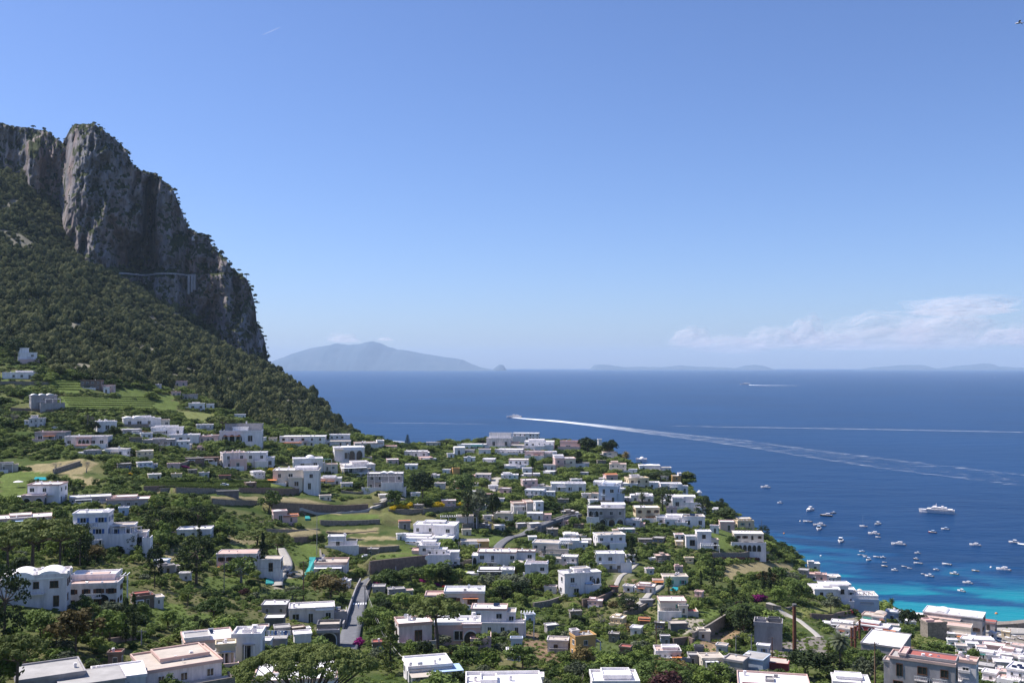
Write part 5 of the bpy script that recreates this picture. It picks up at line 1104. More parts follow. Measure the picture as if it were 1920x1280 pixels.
for a in (
 (1770,1200,1788,1212,'w','w','white hut at the top of the green harbour field'),(1786,1212,1806,1224,'o','t','tan topped hut beside the green harbour field'),(1806,1206,1828,1219,'w','w','white cottage below the hipped quay shed'),(1824,1214,1842,1226,'w','p','pink roofed white cottage among the quay sheds'),
 (1844,1228,1866,1242,'w','w','white stair house behind the boathouse roof'),(1866,1228,1888,1240,'o','w','off white hut between boathouse and corner houses'),(1888,1228,1912,1244,'w','t','white flat house over the solar panel house'),(1904,1234,1930,1250,'w','w','white cottage cut by the frame above the solar panels'),
 (1836,1258,1864,1278,'w','w','white annex at the foot of the grey slanted roof'),(1862,1254,1886,1276,'o','p','pinkish roofed cottage beside the solar panel house'),(1848,1186,1862,1196,'w','w','tiny ticket hut on the quay'),(1872,1186,1888,1193,'c','w','small cream kiosk by the quay boats'),
 (1692,1162,1712,1174,'w','w','white hut in front of the dark round harbour tree'),(1740,1176,1760,1188,'o','p','salmon terrace block beside the ruined tan house'),(1766,1188,1784,1199,'w','w','white yard hut under the tan walled house'),
 (950,1222,976,1238,'w','w','white garden house on the bank over the green tree'),(1140,1190,1160,1204,'s','g','stone tool hut in the scrubby hollow'),(1066,1148,1090,1160,'s','g','stone barn above the bare grey tree'),(1160,1215,1184,1230,'n','r','rust roofed barn beside the roof terraces'),
 (300,1062,330,1076,'g','g','grey stone barn next to the narrow dark pine'),(340,1078,362,1090,'w','w','white hut at the foot of the tall dark pine'),(470,1050,488,1060,'p','p','pinkish annex of the meadow house'),(640,1090,660,1102,'w','w','white gate cottage at the road below the tan house'),
 (690,1030,712,1040,'s','g','stone shed on the broad terrace wall'),(570,890,592,902,'o','w','white shed beside the cream villa base'),(480,820,500,830,'w','w','white end block of the arcaded long house'),(1200,955,1224,968,'w','w','white lean-to under the low white roofs'),
 (1248,950,1268,962,'p','w','pinkish cottage below the broad domed villa'),(1090,925,1108,936,'o','w','white wall hut between terrace house and palazzo'),(1045,935,1066,946,'s','g','stone hut in the middle of the upper orchards'),(905,925,925,936,'n','p','brown hut beside the netted court'),
 (830,880,846,890,'w','w','white hut near the bright orange shed'),(815,905,836,917,'o','t','tan roofed cottage in the dark orchard'),(760,870,784,881,'w','w','white cottage behind the grey arcade villa'),(725,860,748,870,'p','w','pink washed cottage above the grey arcade villa')):
    rr = random.Random(int(a[0] * 3 + a[1]))
    house(a[6], a[0], a[1], a[2], a[3], rr.choice((.6, .8, 1.0)), rr.uniform(-16, 16), 1, a[4], a[5], rr.choice(('', 'c:.3,.5', 'B:.1,.5,.2,.9,1,1.25', 't:.1,.9,-.3,0,0,.2')), rr.choice('wwbgu'), cat='hut' if 'hut' in a[6] else 'house', name='outbuilding' if ('shed' in a[6] or 'hut' in a[6]) else 'cottage')
# small cottages and huts between them, named by what they stand beside
_areas = [((885, 852), (1250, 1000), 26), ((1000, 1045), (1330, 1235), 13), ((60, 800), (520, 900), 12), ((1250, 960), (1360, 1040), 3), ((700, 860), (880, 960), 6)]
_new = []; rq = random.Random(31)
for (ua, va), (ub, vb2), cnt_ in _areas:
    tries = 0; got = 0
    while got < cnt_ and tries < 900:
        tries += 1; w_ = rq.uniform(15, 32); h_ = w_ * rq.uniform(.38, .6); uu1 = rq.uniform(ua, ub); vv1 = rq.uniform(va, vb2); r0 = (uu1 - w_ / 2, vv1 - h_, uu1 + w_ / 2, vv1)
        if any(r0[0] < q[3] + 2 and r0[2] > q[1] - 2 and r0[1] < q[4] + 5 and r0[3] > q[2] - 3 for q in HOUSES): continue
        p = hit(uu1, vv1)
        if p is None or not in_poly(np.array([p[0]]), np.array([p[1] + 14]), _poly)[0]: continue
        jj_ = int(np.clip((p[0] / p[1] - GU[0]) / (GU[-1] - GU[0]) * (NU - 1), 0, NU - 1)); ii_ = int(np.clip(math.log(p[1] / 95) / math.log(1750 / 95) * (ND - 1), 0, ND - 1))
        if OPEN[ii_, jj_]: continue
        near = min(HOUSES[:230], key=lambda q: math.hypot((q[1] + q[3]) / 2 - uu1, (q[4] - vv1) * 1.5)); dd_ = math.hypot((near[1] + near[3]) / 2 - uu1, (near[4] - vv1) * 1.5)
        wc, wn = rq.choice((('w', 'white'), ('w', 'white'), ('w', 'white'), ('o', 'off white'), ('c', 'cream'), ('p', 'pinkish'), ('a', 'pale tan'), ('s', 'stone')))
        rc_ = rq.choice('wwwwtp'); kd_ = 'hut' if w_ < 20 else 'cottage'
        rel_ = ('just below' if vv1 > near[4] + 3 else 'just above' if vv1 < near[4] - 8 else 'beside')
        house('tmp', *r0, rq.choice((.6, .8, 1.0)), rq.uniform(-18, 18), 1 if w_ < 26 else 2, wc, rc_, rq.choice(('', 'c:.4,.5', 'B:.1,.5,.2,.9,1,1.3', 't:.1,.9,-.3,0,0,.25')), rq.choice('wwbgu'), cat=kd_, name='small_cottage' if kd_ == 'cottage' else 'small_hut')
        _new.append((f'{wn} {kd_} {rel_} the', near[0], dd_, [o for o in bpy.data.objects if o.get('label') == 'tmp'][0])); _new[-1][3]['label'] = 'tmp done'; got += 1
_c2 = {}; _t2 = {}
for a_, b_, d_, o_ in _new: _t2[(a_, b_)] = _t2.get((a_, b_), 0) + 1
for a_, b_, d_, o_ in sorted(_new, key=lambda q: q[2]):
    k_ = _c2.get((a_, b_), 0); _c2[(a_, b_)] = k_ + 1
    o_['label'] = ' '.join((('', 'second ', 'third ', 'fourth ')[min(k_, 3)] + f'{a_} {b_}').split()[:16])
for i_, hq_ in enumerate(HOUSES):
    if hq_[0] == 'tmp': HOUSES[i_] = ('small cottage',) + hq_[1:]
# ------------------------------------------------------------------ roads and paths
ROADS = []
def road(name, pts, width, mat, lab=None, lift=0.16):
    P = [hit(u, v) for u, v in pts]; P = [p for p in P if p]
    if len(P) < 2: return
    xy = []
    for a, b in zip(P, P[1:]):
        n = max(1, int(math.hypot(b[0] - a[0], b[1] - a[1]) / 1.5)); xy += [(a[0] + (b[0] - a[0]) * i / n, a[1] + (b[1] - a[1]) * i / n) for i in range(n)]
    xy.append(P[-1][:2]); xy = np.array(xy)
    for _ in range(5): xy[1:-1] = (xy[:-2] + 2 * xy[1:-1] + xy[2:]) / 4
    t_ = np.gradient(xy, axis=0); t_ /= np.linalg.norm(t_, axis=1)[:, None] + 1e-9; nn = np.c_[-t_[:, 1], t_[:, 0]]
    off = np.linspace(-.5, .5, 5) * width
    G = xy[:, None] + nn[:, None] * off[None, :, None]
    z = gz(G[..., 0], G[..., 1]).max(1)
    for _ in range(8): z[1:-1] = np.maximum(z[1:-1], (z[:-2] + z[2:]) / 2 * .5 + z[1:-1] * .5)
    ROADS.append([tuple(q) for q in xy[::4]] + [tuple(xy[-1])])
    V = np.concatenate([G, np.repeat(z[:, None], 5, 1)[..., None] + lift], -1); skirt0 = V[:, :1] - [0, 0, 1.5]; skirt1 = V[:, -1:] - [0, 0, 1.5]
    V = np.concatenate([skirt0, V, skirt1], 1); r_, c_ = V.shape[:2]; i = (np.arange(r_ - 1)[:, None] * c_ + np.arange(c_ - 1)[None]).ravel()
    return kind(link(name, mesh_from(name, V, np.c_[i, i + c_, i + c_ + 1, i + 1], MATS[mat])), 'structure'), xy, z + lift, nn
mr = road('road', [(648,1225),(655,1200),(662,1172),(669,1148),(674,1125),(682,1102),(690,1090),(704,1082),(740,1074),(780,1069),(830,1064)], 5.2, 'asphalt')
road('road', [(905,1052),(925,1035),(940,1018),(960,1006),(990,998),(1015,994),(1035,986),(1060,977),(1085,968)], 4.5, 'asphalt')
road('path', [(520,1100),(522,1085),(530,1074),(541,1062),(538,1050),(530,1036),(526,1030)], 3.4, 'paving')
road('path', [(922,922),(928,905),(934,896)], 5.0, 'paving')
road('path', [(1440,1130),(1456,1146),(1480,1155),(1500,1164),(1520,1180),(1536,1195)], 2.0, 'paving')
road('path', [(1240,1098),(1225,1108),(1205,1128),(1185,1145)], 2.4, 'paving')
road('path', [(1195,1056),(1180,1068),(1162,1082),(1153,1100)], 2.0, 'paving')
road('path', [(715,940),(735,938),(760,936)], 3.0, 'paving')
road('path', [(560,957),(640,961),(700,952),(730,940)], 1.6, 'paving')
road('quay', [(1790,1178),(1840,1182),(1900,1184),(1990,1186)], 14.0, 'paving', lift=.5)
# painted crossing on the road
if mr:
    xy, z, nn = mr[1:]; tgt = hit(672, 1133); i0 = int(np.argmin((xy[:, 0] - tgt[0]) ** 2 + (xy[:, 1] - tgt[1]) ** 2)); mb = MB()
    for k in range(-3, 4):
        c = xy[i0] + nn[i0] * k * .8; tdir = np.array([nn[i0][1], -nn[i0][0]]); pts = [c + nn[i0] * a * .22 + tdir * b * 1.3 for a, b in ((-1, -1), (1, -1), (1, 1), (-1, 1))]
        mb.face([(p[0], p[1], z[i0] + .012 + .05) for p in pts])
    kind(mb.build('road_markings', MATS['canvas_white']), 'structure')
# ------------------------------------------------------------------ dry-stone walls
for k, (q, h, lab) in enumerate(_wl):
    mb = MB(); L = []
    for a, b in zip(q, q[1:]):
        n = max(1, int(math.dist(a[:2], b[:2]) / 2.5)); L += [(a[0] + (b[0] - a[0]) * i / n, a[1] + (b[1] - a[1]) * i / n) for i in range(n)]
    L.append(q[-1][:2]); zb = base_ground(np.array([p[0] for p in L]), np.array([p[1] for p in L]))
    zt = zb + h; 
    for _ in range(3): zt[1:-1] = (zt[:-2] + zt[1:-1] * 2 + zt[2:]) / 4
    for i in range(len(L) - 1):
        (x0, y0), (x1, y1) = L[i], L[i + 1]; dx, dy = x1 - x0, y1 - y0; l = math.hypot(dx, dy); nx, ny = -dy / l * .35, dx / l * .35
        a0 = zt[i] + rnd.uniform(-.12, .12); a1 = zt[i + 1]
        c = [(x0 - nx, y0 - ny), (x1 - nx, y1 - ny), (x1 + nx, y1 + ny), (x0 + nx, y0 + ny)]
        lo = [(*c[0], zb[i] - 2), (*c[1], zb[i + 1] - 2), (*c[2], zb[i + 1] - 2), (*c[3], zb[i] - 2)]; hi = [(*c[0], zt[i]), (*c[1], zt[i + 1]), (*c[2], zt[i + 1]), (*c[3], zt[i])]
        mb.face([lo[0], lo[1], hi[1], hi[0]]); mb.face([lo[2], lo[3], hi[3], hi[2]]); mb.face(hi)
        if i == 0: mb.face([lo[3], lo[0], hi[0], hi[3]])
        if i == len(L) - 2: mb.face([lo[1], lo[2], hi[2], hi[1]])
    tag(mb.build('stone_wall', MATS['stone' if k % 3 else 'brownstone']), lab, 'wall', 'retaining walls of the terraces')
# curved road parapet and breakwater
def ribbon_wall(name, pts, h, th, mat, lab, cat, zofs=0.0, z=None):
    P = [hit(u, v) for u, v in pts]; P = [p for p in P if p]; mb = MB()
    for a, b in zip(P, P[1:]):
        dx, dy = b[0] - a[0], b[1] - a[1]; l = math.hypot(dx, dy); nx, ny = -dy / l * th / 2, dx / l * th / 2; za, zb_ = (a[2] + zofs, b[2] + zofs) if z is None else (z, z)
        q = [(a[0] - nx, a[1] - ny), (b[0] - nx, b[1] - ny), (b[0] + nx, b[1] + ny), (a[0] + nx, a[1] + ny)]; zz = (za, zb_, zb_, za)
        lo = [(*p, w - 4) for p, w in zip(q, zz)]; hi = [(*p, w + h) for p, w in zip(q, zz)]
        for f in ((0, 1), (1, 2), (2, 3), (3, 0)): mb.face([lo[f[0]], lo[f[1]], hi[f[1]], hi[f[0]]])
        mb.face(hi)
    o_ = mb.build(name, MATS[mat]); tag(o_, lab, cat); return o_
ribbon_wall('road_parapet', [(686,1108),(692,1098),(702,1091),(722,1086),(750,1081),(790,1077),(830,1072),(868,1062)], 2.2, .4, 'greyroof' if False else 'stone', 'long low curved parapet along the outside of the road bend', 'wall')
ribbon_wall('roadside_wall', [(643,1180),(652,1155),(660,1130),(668,1108),(676,1092)], 1.8, .4, 'grey', 'straight grey wall edging the road opposite the round green trees', 'wall')
ribbon_wall('breakwater', [(1862,1174),(1900,1175),(1960,1176),(2050,1178)], 4.6, 6.0, 'stone', 'dark breakwater wall with pale top along the harbour', 'breakwater', 0, 1.0)

# ------------------------------------------------------------------ mountain road on its ledge and pier
def cliff_at(u, v):
    j = int(np.clip((u + 300) / 1.6, 0, FRONT.shape[1] - 1)); col = FRONT[:, j]; vv = V0 - (col[:, 2] - H) / col[:, 1] * FPX
    i = int(np.argmin(abs(vv - v))); return col[i]
mb = MB(); P = []
for u in range(222, 372, 6):
    c = min((cliff_at(u + k, 513)[1] for k in (-8, -4, 0, 4, 8))); P.append([u, c - 3])
Dm = np.array([p[1] for p in P]);
for _ in range(4): Dm[1:-1] = (Dm[:-2] + Dm[1:-1] * 2 + Dm[2:]) / 4
zr = H + (V0 - 513) / FPX * Dm.mean()
Lp = [((p[0] - 960) / FPX * d, d, zr - abs(p[0] - 290) * .02) for p, d in zip(P, Dm)]
for a, b in zip(Lp, Lp[1:]):
    for y0, y1, z0, z1 in ((0, 9, -1.0, 0), (-.5, 0, -1.0, 1.3)):
        q = [(a[0], a[1] + y0), (b[0], b[1] + y0), (b[0], b[1] + y1), (a[0], a[1] + y1)]; lo = [(*p, w + z0) for p, w in zip(q, (a[2], b[2], b[2], a[2]))]; hi = [(*p, w + z1) for p, w in zip(q, (a[2], b[2], b[2], a[2]))]
        for f in ((0, 1), (1, 2), (2, 3), (3, 0)): mb.face([lo[f[0]], lo[f[1]], hi[f[1]], hi[f[0]]])
        mb.face(hi)
er = bpy.data.objects.new('cliff_road', None); SC.collection.objects.link(er); tag(er, 'thin pale road cut along the cliff face with parapet and tall support pier', 'road')
mb.build('roadway', MATS['grey'], er)
mb = MB()
for i, u in enumerate((353, 359, 364)):
    x0, x1 = (u - 2 - 960) / FPX * Dm[-4], (u + 2 - 960) / FPX * Dm[-4]; mb.box(x0, x1, Dm[-4] - 1, Dm[-4] + 25, zr - 29 + i * 3, zr - 1.2)
mb.build('support_pier', MATS['grey'], er)
# white villa and pines perched on the mountain shoulder
def perch(u, v, off=3):
    c = cliff_at(u, v); return c[0], c[1] + off, c[2]
pv = perch(364, 446)
e = bpy.data.objects.new('villa', None); SC.collection.objects.link(e); e.location = pv; tag(e, 'tiny white villa perched on the mountain shoulder among pines', 'villa')
mb = MB(); mb.box(-5, 5, -4, 4, -6, 7); mb.box(-9, -5, -3, 3, -6, 4); e.scale = (.6, .6, .6); mb.build('wall', MATS['white'], e); mb = MB(); roof_mb(mb, -5, 5, -4, 4, 7, .4); mb.build('roof', [MATS['whiteroof'], MATS['white']], e)
for wx in (-3, 0, 3): o_ = link('window', UW['b'], e, (wx, -4, 3)); o_.scale = (1.4, 1, 2)

# ------------------------------------------------------------------ woodland on the mountain slope (reads as one mass)
def jgrid(x0, x1, y0, y1, s):
    X_, Y_ = np.meshgrid(np.arange(x0, x1, s), np.arange(y0, y1, s)); X_ = X_ + (nrs.rand(*X_.shape) - .5) * s * .95; Y_ = Y_ + (nrs.rand(*Y_.shape) - .5) * s * .95
    return X_.ravel(), Y_.ravel()
VLOW = ([-900,-300,0,40,75,100,150,200,280,330,400,470,560,670], [640,640,652,648,676,694,706,716,722,738,762,786,804,820])
x, y = jgrid(-1400, -120, 640, 1680, 6.6); z = gz(x, y); u, v = proj(x, y, z)
ins = in_poly(x, y, _poly) | ((seg_dist(x, y, [tuple(p) for p in COAST[:6]]) < 22) & (z > 20))
vl = np.interp(u, *VLOW) + (fbm(x / 25, y / 25, 9, 3) - .5) * 16
m_ = ins & ~((fbm(x / 32, y / 50, 88, 4) > .70) & (nrs.rand(len(x)) < .75)) & (v < vl) & (u > -260) & (u < 690) & (z > 5)
for hq in HOUSES: m_ &= ~((np.hypot(x - hq[6], y - hq[7]) < hq[9] * 1.3) | ((y < hq[7]) & (u > hq[1] - 3) & (u < hq[3] + 3) & (v < hq[4] + 10) & (v > hq[2])))
x, y, z = x[m_], y[m_], z[m_]; n = len(x); sc_ = (.65 + 1.25 * nrs.rand(n) ** 2) * (.75 + .5 * fbm(x / 35, y / 35, 19, 2))
sz_ = sc_ * (1.0 + .7 * nrs.rand(n)) * (.7 + .6 * fbm(x / 50, y / 50, 12, 2))
W_ = scatter('woodland', np.c_[x, y, z - .9 * sz_], np.c_[sc_, sc_, sz_], ['dome'], 'leaf_wood', 'dense dark green scrub forest covering the mountain slope')
print('woodland', n)
# scrub on ledges and along the brink
pts = []; fr = FRONT
ii, jj = np.meshgrid(np.arange(6, NH - 1, 2), np.arange(3, fr.shape[1] - 3, 2), indexing='ij'); ii = ii.ravel(); jj = jj.ravel()
Pq = fr[ii, jj]; dn = fr[ii - 5, jj]; slope = np.clip((Pq[:, 1] - dn[:, 1]) / (abs(Pq[:, 2] - dn[:, 2]) + 1), -1, 3)
uu = CU[ii, jj]; vv = vpx[ii, jj]; nn_ = fbm(uu / 14, vv / 14, 33, 4)
lowr = np.clip((vv - 512) / 60, 0, 1) * np.clip((uu - 215) / 30, 0, 1)
prob = np.clip(slope * 1.3 - .25, 0, 1) * np.clip((nn_ - .42) * 5, 0, 1) + np.clip((nn_ - .56 + .06 * lowr) * 8, 0, 1) * .6
keep = nrs.rand(len(ii)) < prob * .17
B = [Pq[keep]]
for j in range(2, fr.shape[1] - 2):
    for _ in range(2):
        if nrs.rand() < .75: c = fr[-1 - nrs.randint(0, 6), j]; B.append(np.array([[c[0] + nrs.randn() * 1.5, c[1] + nrs.rand() * 12, c[2] - .5]]))
B = np.concatenate(B); n = len(B); s_ = .8 + 1.7 * nrs.rand(n) ** 2.5
scatter('cliff_scrub', B - np.array([0, .5, .8]), np.c_[s_, s_, s_ * (.6 + .5 * nrs.rand(n))], ['bush'], 'leaf_wood', 'dark shrubs clinging to ledges and brink of the grey cliff')
print('cliff scrub', n)
for (u, v, kd, s) in ((119,262,'umbrella',1.0),(56,240,'umbrella',.9),(77,240,'broad',1.1),(352,440,'umbrella',1.2),(375,452,'umbrella',1.5),(385,457,'umbrella',1.6),(392,462,'umbrella',1.3),(400,470,'broad',1.5),(358,444,'cypress',1.4),(413,480,'broad',1.6),(428,500,'broad',1.4),(446,512,'umbrella',.8),(460,522,'umbrella',.9)):
    c = perch(u, v, 4); lab = {119: 'wind bent pine leaning out beside the highest rock tower', 56: 'small flat pine on the skyline of the rear ridge', 77: 'round dark tree on the skyline of the rear ridge', 352: 'slim pine above the tiny white villa on the shoulder', 375: 'flat topped pine next to the tiny white villa on the shoulder', 385: 'biggest flat topped pine of the clump on the mountain shoulder', 392: 'outermost umbrella pine of the clump on the mountain shoulder', 400: 'round tree below the pine clump on the mountain shoulder', 358: 'thin dark cypress beside the tiny white villa', 413: 'dark round tree on the falling ridge under the shoulder', 428: 'second dark tree down the falling ridge', 446: 'small pine jutting from the ridge above the cliff road', 460: 'lowest small pine jutting from the overhanging ridge'}[u]
    plant(kd, c[0], c[1], c[2] - 1, s, s, 'leaf_dark' if kd != 'cypress' else None, lab)

# ------------------------------------------------------------------ trees picked out one by one: kind, base (u, v), height px, width px, foliage, label
TREES = [
 ('big_umbrella',575,1440,230,290,None,'huge umbrella pine crown spreading over the white roofs at the bottom edge'),
 ('umbrella',822,1226,113,116,None,'big umbrella pine with forked trunk in front of the tan house'),
 ('umbrella',523,1068,75,56,None,'dark umbrella pine on the meadow beside the two parked cars'),
 ('umbrella',417,822,46,54,None,'umbrella pine with twisted trunk before the long arcaded house'),
 ('pine',368,1096,98,74,None,'tall dark pine standing beside the blue shaded meadow house'),
 ('pine',290,1102,84,34,None,'narrow dark pine behind the blue metal shed'),
 ('umbrella',60,1100,135,150,'leaf_pine','broad old pine towering behind the lavender villa'),
 ('umbrella',112,1088,120,100,'leaf_pine','second broad pine between the lavender villa and the stepped mansion'),
 ('umbrella',15,1110,130,110,'leaf_pine','big pine cut by the frame edge beside the lavender villa'),
 ('pine',150,1062,85,46,None,'slender dark pine touching the corner of the stepped mansion'),
 ('pine',8,1230,170,90,'leaf_dark','black green pine at the frame edge in front of the lavender villa'),
 ('umbrella',30,1330,150,130,'leaf_pine','low spreading pine above the weathered grey roof'),
 ('broad',-5,1320,110,90,'leaf_mid','leafy tree in the bottom corner beside the weathered grey roof'),
 ('cypress',236,1205,90,22,None,'black cypress beside the arched balcony terrace house'),
 ('cypress',250,1200,92,20,None,'second black cypress paired with the one by the terrace house'),
 ('broad',206,1210,68,62,'leaf_light','bright pale green tree under the arched balcony'),
 ('broad',142,1225,86,96,'leaf_brown','russet leaved tree below the lavender villa'),
 ('broad',75,1200,58,60,'leaf_mid','green tree screening the base of the lavender villa'),
 ('cypress',373,1013,32,14,None,'cypress pair piercing the small white roof'),
 ('cypress',492,1082,92,16,None,'leaning dark cypress at the corner of the meadow house'),
 ('olive',452,1094,55,72,'leaf_mid','round leafy tree covering the front of the meadow house'),
 ('broad',620,1124,46,70,'leaf_brown','wide yellowish bush tree below the tan roadside house'),
 ('norfolk',764,840,28,15,None,'lone dark fir with tiers rising against the blue sea'),
 ('umbrella',836,838,15,36,'leaf_dark','flat umbrella pine on the ridge skyline nearest the lone fir'),
 ('umbrella',905,836,17,34,'leaf_dark','flat umbrella pine on the ridge skyline nearest the hotel'),
 ('umbrella',922,836,15,22,'leaf_dark','small umbrella pine touching the curved white terrace building'),
 ('broad',1102,852,33,38,'leaf_dark','large dark round evergreen beside the rose coloured roof terrace'),
 ('broad',1143,856,32,34,'leaf_dark','dark round evergreen on the seaward end of the ridge'),
 ('cypress',1084,878,36,26,'leaf_dark','broad dark conifer in front of the pink tall house'),
 ('date_palm',1174,868,22,20,'leaf_brown','brownish date palm against the sea on the ridge end'),
 ('umbrella',1240,906,24,56,'leaf_dark','wide dark pine grove crown under the white tent roofs'),
 ('umbrella',1288,906,24,30,'leaf_pine','leaning pine hanging over the sea beside the ochre tower'),
 ('pine',1242,958,48,38,None,'tall dark pine between the cream block and the domed villa'),
 ('umbrella',1178,946,32,26,'leaf_dark','flat pine in front of the yellow villa'),
 ('umbrella',1120,964,26,30,'leaf_dark','round topped pine before the pale blue palazzo'),
 ('pine',1318,976,46,36,None,'dark pine clump by the white gazebo over the sea'),
 ('pine',1350,958,26,18,None,'single dark tree standing out over the water past the gazebo'),
 ('broad',1358,974,22,50,'leaf_dark','spreading dark bush tree at the brink above the pink walled villa'),
 ('conifer',1185,1056,56,28,'leaf_dark','dark pyramid conifer beside the arched ground floor villa'),
 ('broad',792,938,52,46,'leaf_dark','dark evergreen oak beside the grey modern arcade villa'),
 ('broad',866,932,40,50,'leaf_mid','broad green tree in the middle of the orchards'),
 ('olive',895,992,80,66,'leaf_olive','huge grey green tree behind the pillared pergola'),
 ('pine',876,986,72,28,None,'dark pine at the edge of the huge grey green tree'),
 ('broad',925,985,60,30,'leaf_dark','dark tree between the grey green giant and the small lavender house'),
 ('cypress',1430,1114,46,13,None,'black cypress spire in the seaside garden'),
 ('cypress',1443,1108,50,13,None,'taller black cypress spire in the seaside garden'),
 ('conifer',1338,1106,64,20,'leaf_dark','slim dark conifer in the gardens below the white cube tower'),
 ('conifer',732,1262,112,64,'leaf_pine','feathery conifer in front of the lavender house terrace'),
 ('fan_palm',1575,1268,84,44,'leaf_olive','tall fan palm with shaggy trunk by the dark harbour trees'),
 ('fan_palm',1672,1148,28,14,'leaf_mid','single palm against turquoise water at the shore'),
 ('date_palm',1254,1112,32,22,'leaf_mid','palm beside the beige cottage with teal shutters'),
 ('fan_palm',998,896,42,18,'leaf_mid','tall hillside palm among the white ridge houses'),
 ('date_palm',1204,946,24,18,'leaf_olive','palm in the courtyard under the yellow villa'),
 ('date_palm',138,930,20,22,'leaf_dark','dark palm against the rust cornice house'),
 ('broad',1394,1196,60,48,'leaf_dark','dense round evergreen beside the industrial power block'),
 ('broad',1498,1132,44,50,'leaf_mid','dense green tree in front of the dazzling restaurant'),
 ('broad',1558,1150,36,42,'leaf_olive','grey green tree below the restaurant terrace'),
 ('broad',1702,1178,36,34,'leaf_dark','dark round tree between the cube house and the harbour hall'),
 ('broad',1725,1176,26,26,'leaf_dark','smaller dark tree touching the ruined tan house'),
 ('broad',1510,1272,56,74,'leaf_dark','broad black green tree in front of the warehouse'),
 ('broad',1560,1276,50,60,'leaf_dark','black green tree behind the tall fan palm'),
 ('olive',1630,1285,58,60,'leaf_olive','grey green tree by the power line pole'),
 ('broad',1765,1236,32,62,'leaf_mid','low green tree in the harbour field'),
 ('broad',1826,1252,36,26,'leaf_mid','small green tree beside the white tower annex'),
 ('broad',868,1264,50,62,'leaf_mid','bright leafy tree in front of the pink vaulted house'),
 ('broad',796,1240,40,34,'leaf_dark','dark tree wedged below the pink vaulted house'),
 ('broad',962,1112,34,66,'leaf_olive','wide olive green tree before the glass dining hall'),
 ('broad',980,1252,44,66,'leaf_mid','mid green tree on the bank under the stone retaining wall'),
 ('bush',920,1248,30,40,'leaf_light','light green bush tree beside the bank path'),
 ('broad',686,1182,40,32,'leaf_mid','round green tree at the road edge'),
 ('olive',715,1178,34,36,'leaf_olive','silver leaved tree beside the round roadside tree'),
 ('bare',1125,1180,38,50,None,'bare grey tree in the scrub below the angular white villa'),
 ('bare',24,800,30,46,None,'bare pinkish grey tree on the left slope above the bungalow'),
 ('bare',164,800,30,44,None,'bare pinkish grey tree above the pale blue cube house'),
 ('bare',102,888,26,48,None,'bare branching tree on the dry grass by the pool lawn'),
 ('bare',300,852,34,44,None,'bare wide tree before the low pale annex'),
 ('bare',162,886,26,30,None,'smaller bare tree at the edge of the dry grass'),
 ('bare',1092,1278,36,44,None,'bare mauve tree at the bottom beside the plain white roof'),
 ('umbrella',1000,1068,20,28,'leaf_olive','little tree on the white hotel terrace'),
 ('broad',690,855,22,26,'leaf_dark','dark tree behind the round arched house'),
 ('broad',664,820,18,26,'leaf_dark','dark tree at the forest end over the sea'),
 ('broad',174,812,24,28,'leaf_dark','dark round tree on one flank of the pale blue cube house'),
 ('broad',214,824,26,28,'leaf_dark','dark round tree on the front flank of the pale blue cube house'),
 ('broad',28,678,42,36,'leaf_dark','big dark tree beside the high stacked house'),
 ('broad',108,706,26,32,'leaf_wood','rounded tree at the forest edge above the vineyard'),
 ('broad',740,950,32,30,'leaf_mid','green tree beside the curving wall of the arcaded villa'),
 ('broad',505,960,40,44,'leaf_mid','leafy fig tree behind the little pink hut'),
 ('broad',440,1200,36,40,'leaf_mid','dark leaved tree behind the terraced roof with cooling units'),
 ('olive',548,1122,26,36,'leaf_olive','lone small olive on the grassy terrace'),
 ('broad',1440,1100,30,40,'leaf_brown','reddish brown tree beside the paired cypresses'),
 ('broad',1325,1062,24,32,'leaf_mid','orchard tree below the white cube tower'),
 ('pine',1180,1150,36,44,'leaf_dark','dense dark bush tree beside the trimmed pink roofed house'),
 ('broad',1075,990,22,24,'leaf_mid','round tree beside the double arcade house'),
]
BL = []                                           # things plants must not hide: rect and distance
for hq in HOUSES: BL.append((hq[1], hq[2], hq[3], hq[4], hq[5], hq[10], hq[6], hq[7], hq[9]))
for q, h, lab in _wl:
    us = [proj(*p)[0] for p in q]; vs = [proj(*p)[1] for p in q]; Dm_ = sum(p[1] for p in q) / len(q)
    for a, b, va, vb_ in zip(us, us[1:], vs, vs[1:]): BL.append((min(a, b), min(va, vb_) - h * FPX / Dm_, max(a, b), max(va, vb_), Dm_, min(va, vb_) - h * FPX / Dm_ * .35, 1e6, 1e6, 0))
TP = []
for kd, u, v, hp, wp, mat, lab in TREES:
    d0 = 110
    p = hit(u, v, d0)
    if p is None:
        ed = min(EDGE, key=lambda e_: abs(e_[0] - u)); pe = at(u, ed[1], ed[2] - 6); p = (pe[0], pe[1], float(gz(pe[0], pe[1])))
    s = p[1] / FPX; c, t_, r_, h_ = PROTO[kd][0]
    w_s = wp * s / 2 / r_; h_s = hp * s / h_
    plant(kd, p[0], p[1], p[2] - .2, w_s, h_s, mat, lab, rz=0.1 if kd == 'big_umbrella' else None); TP.append((p[0], p[1], r_ * w_s, u, v, hp, wp))

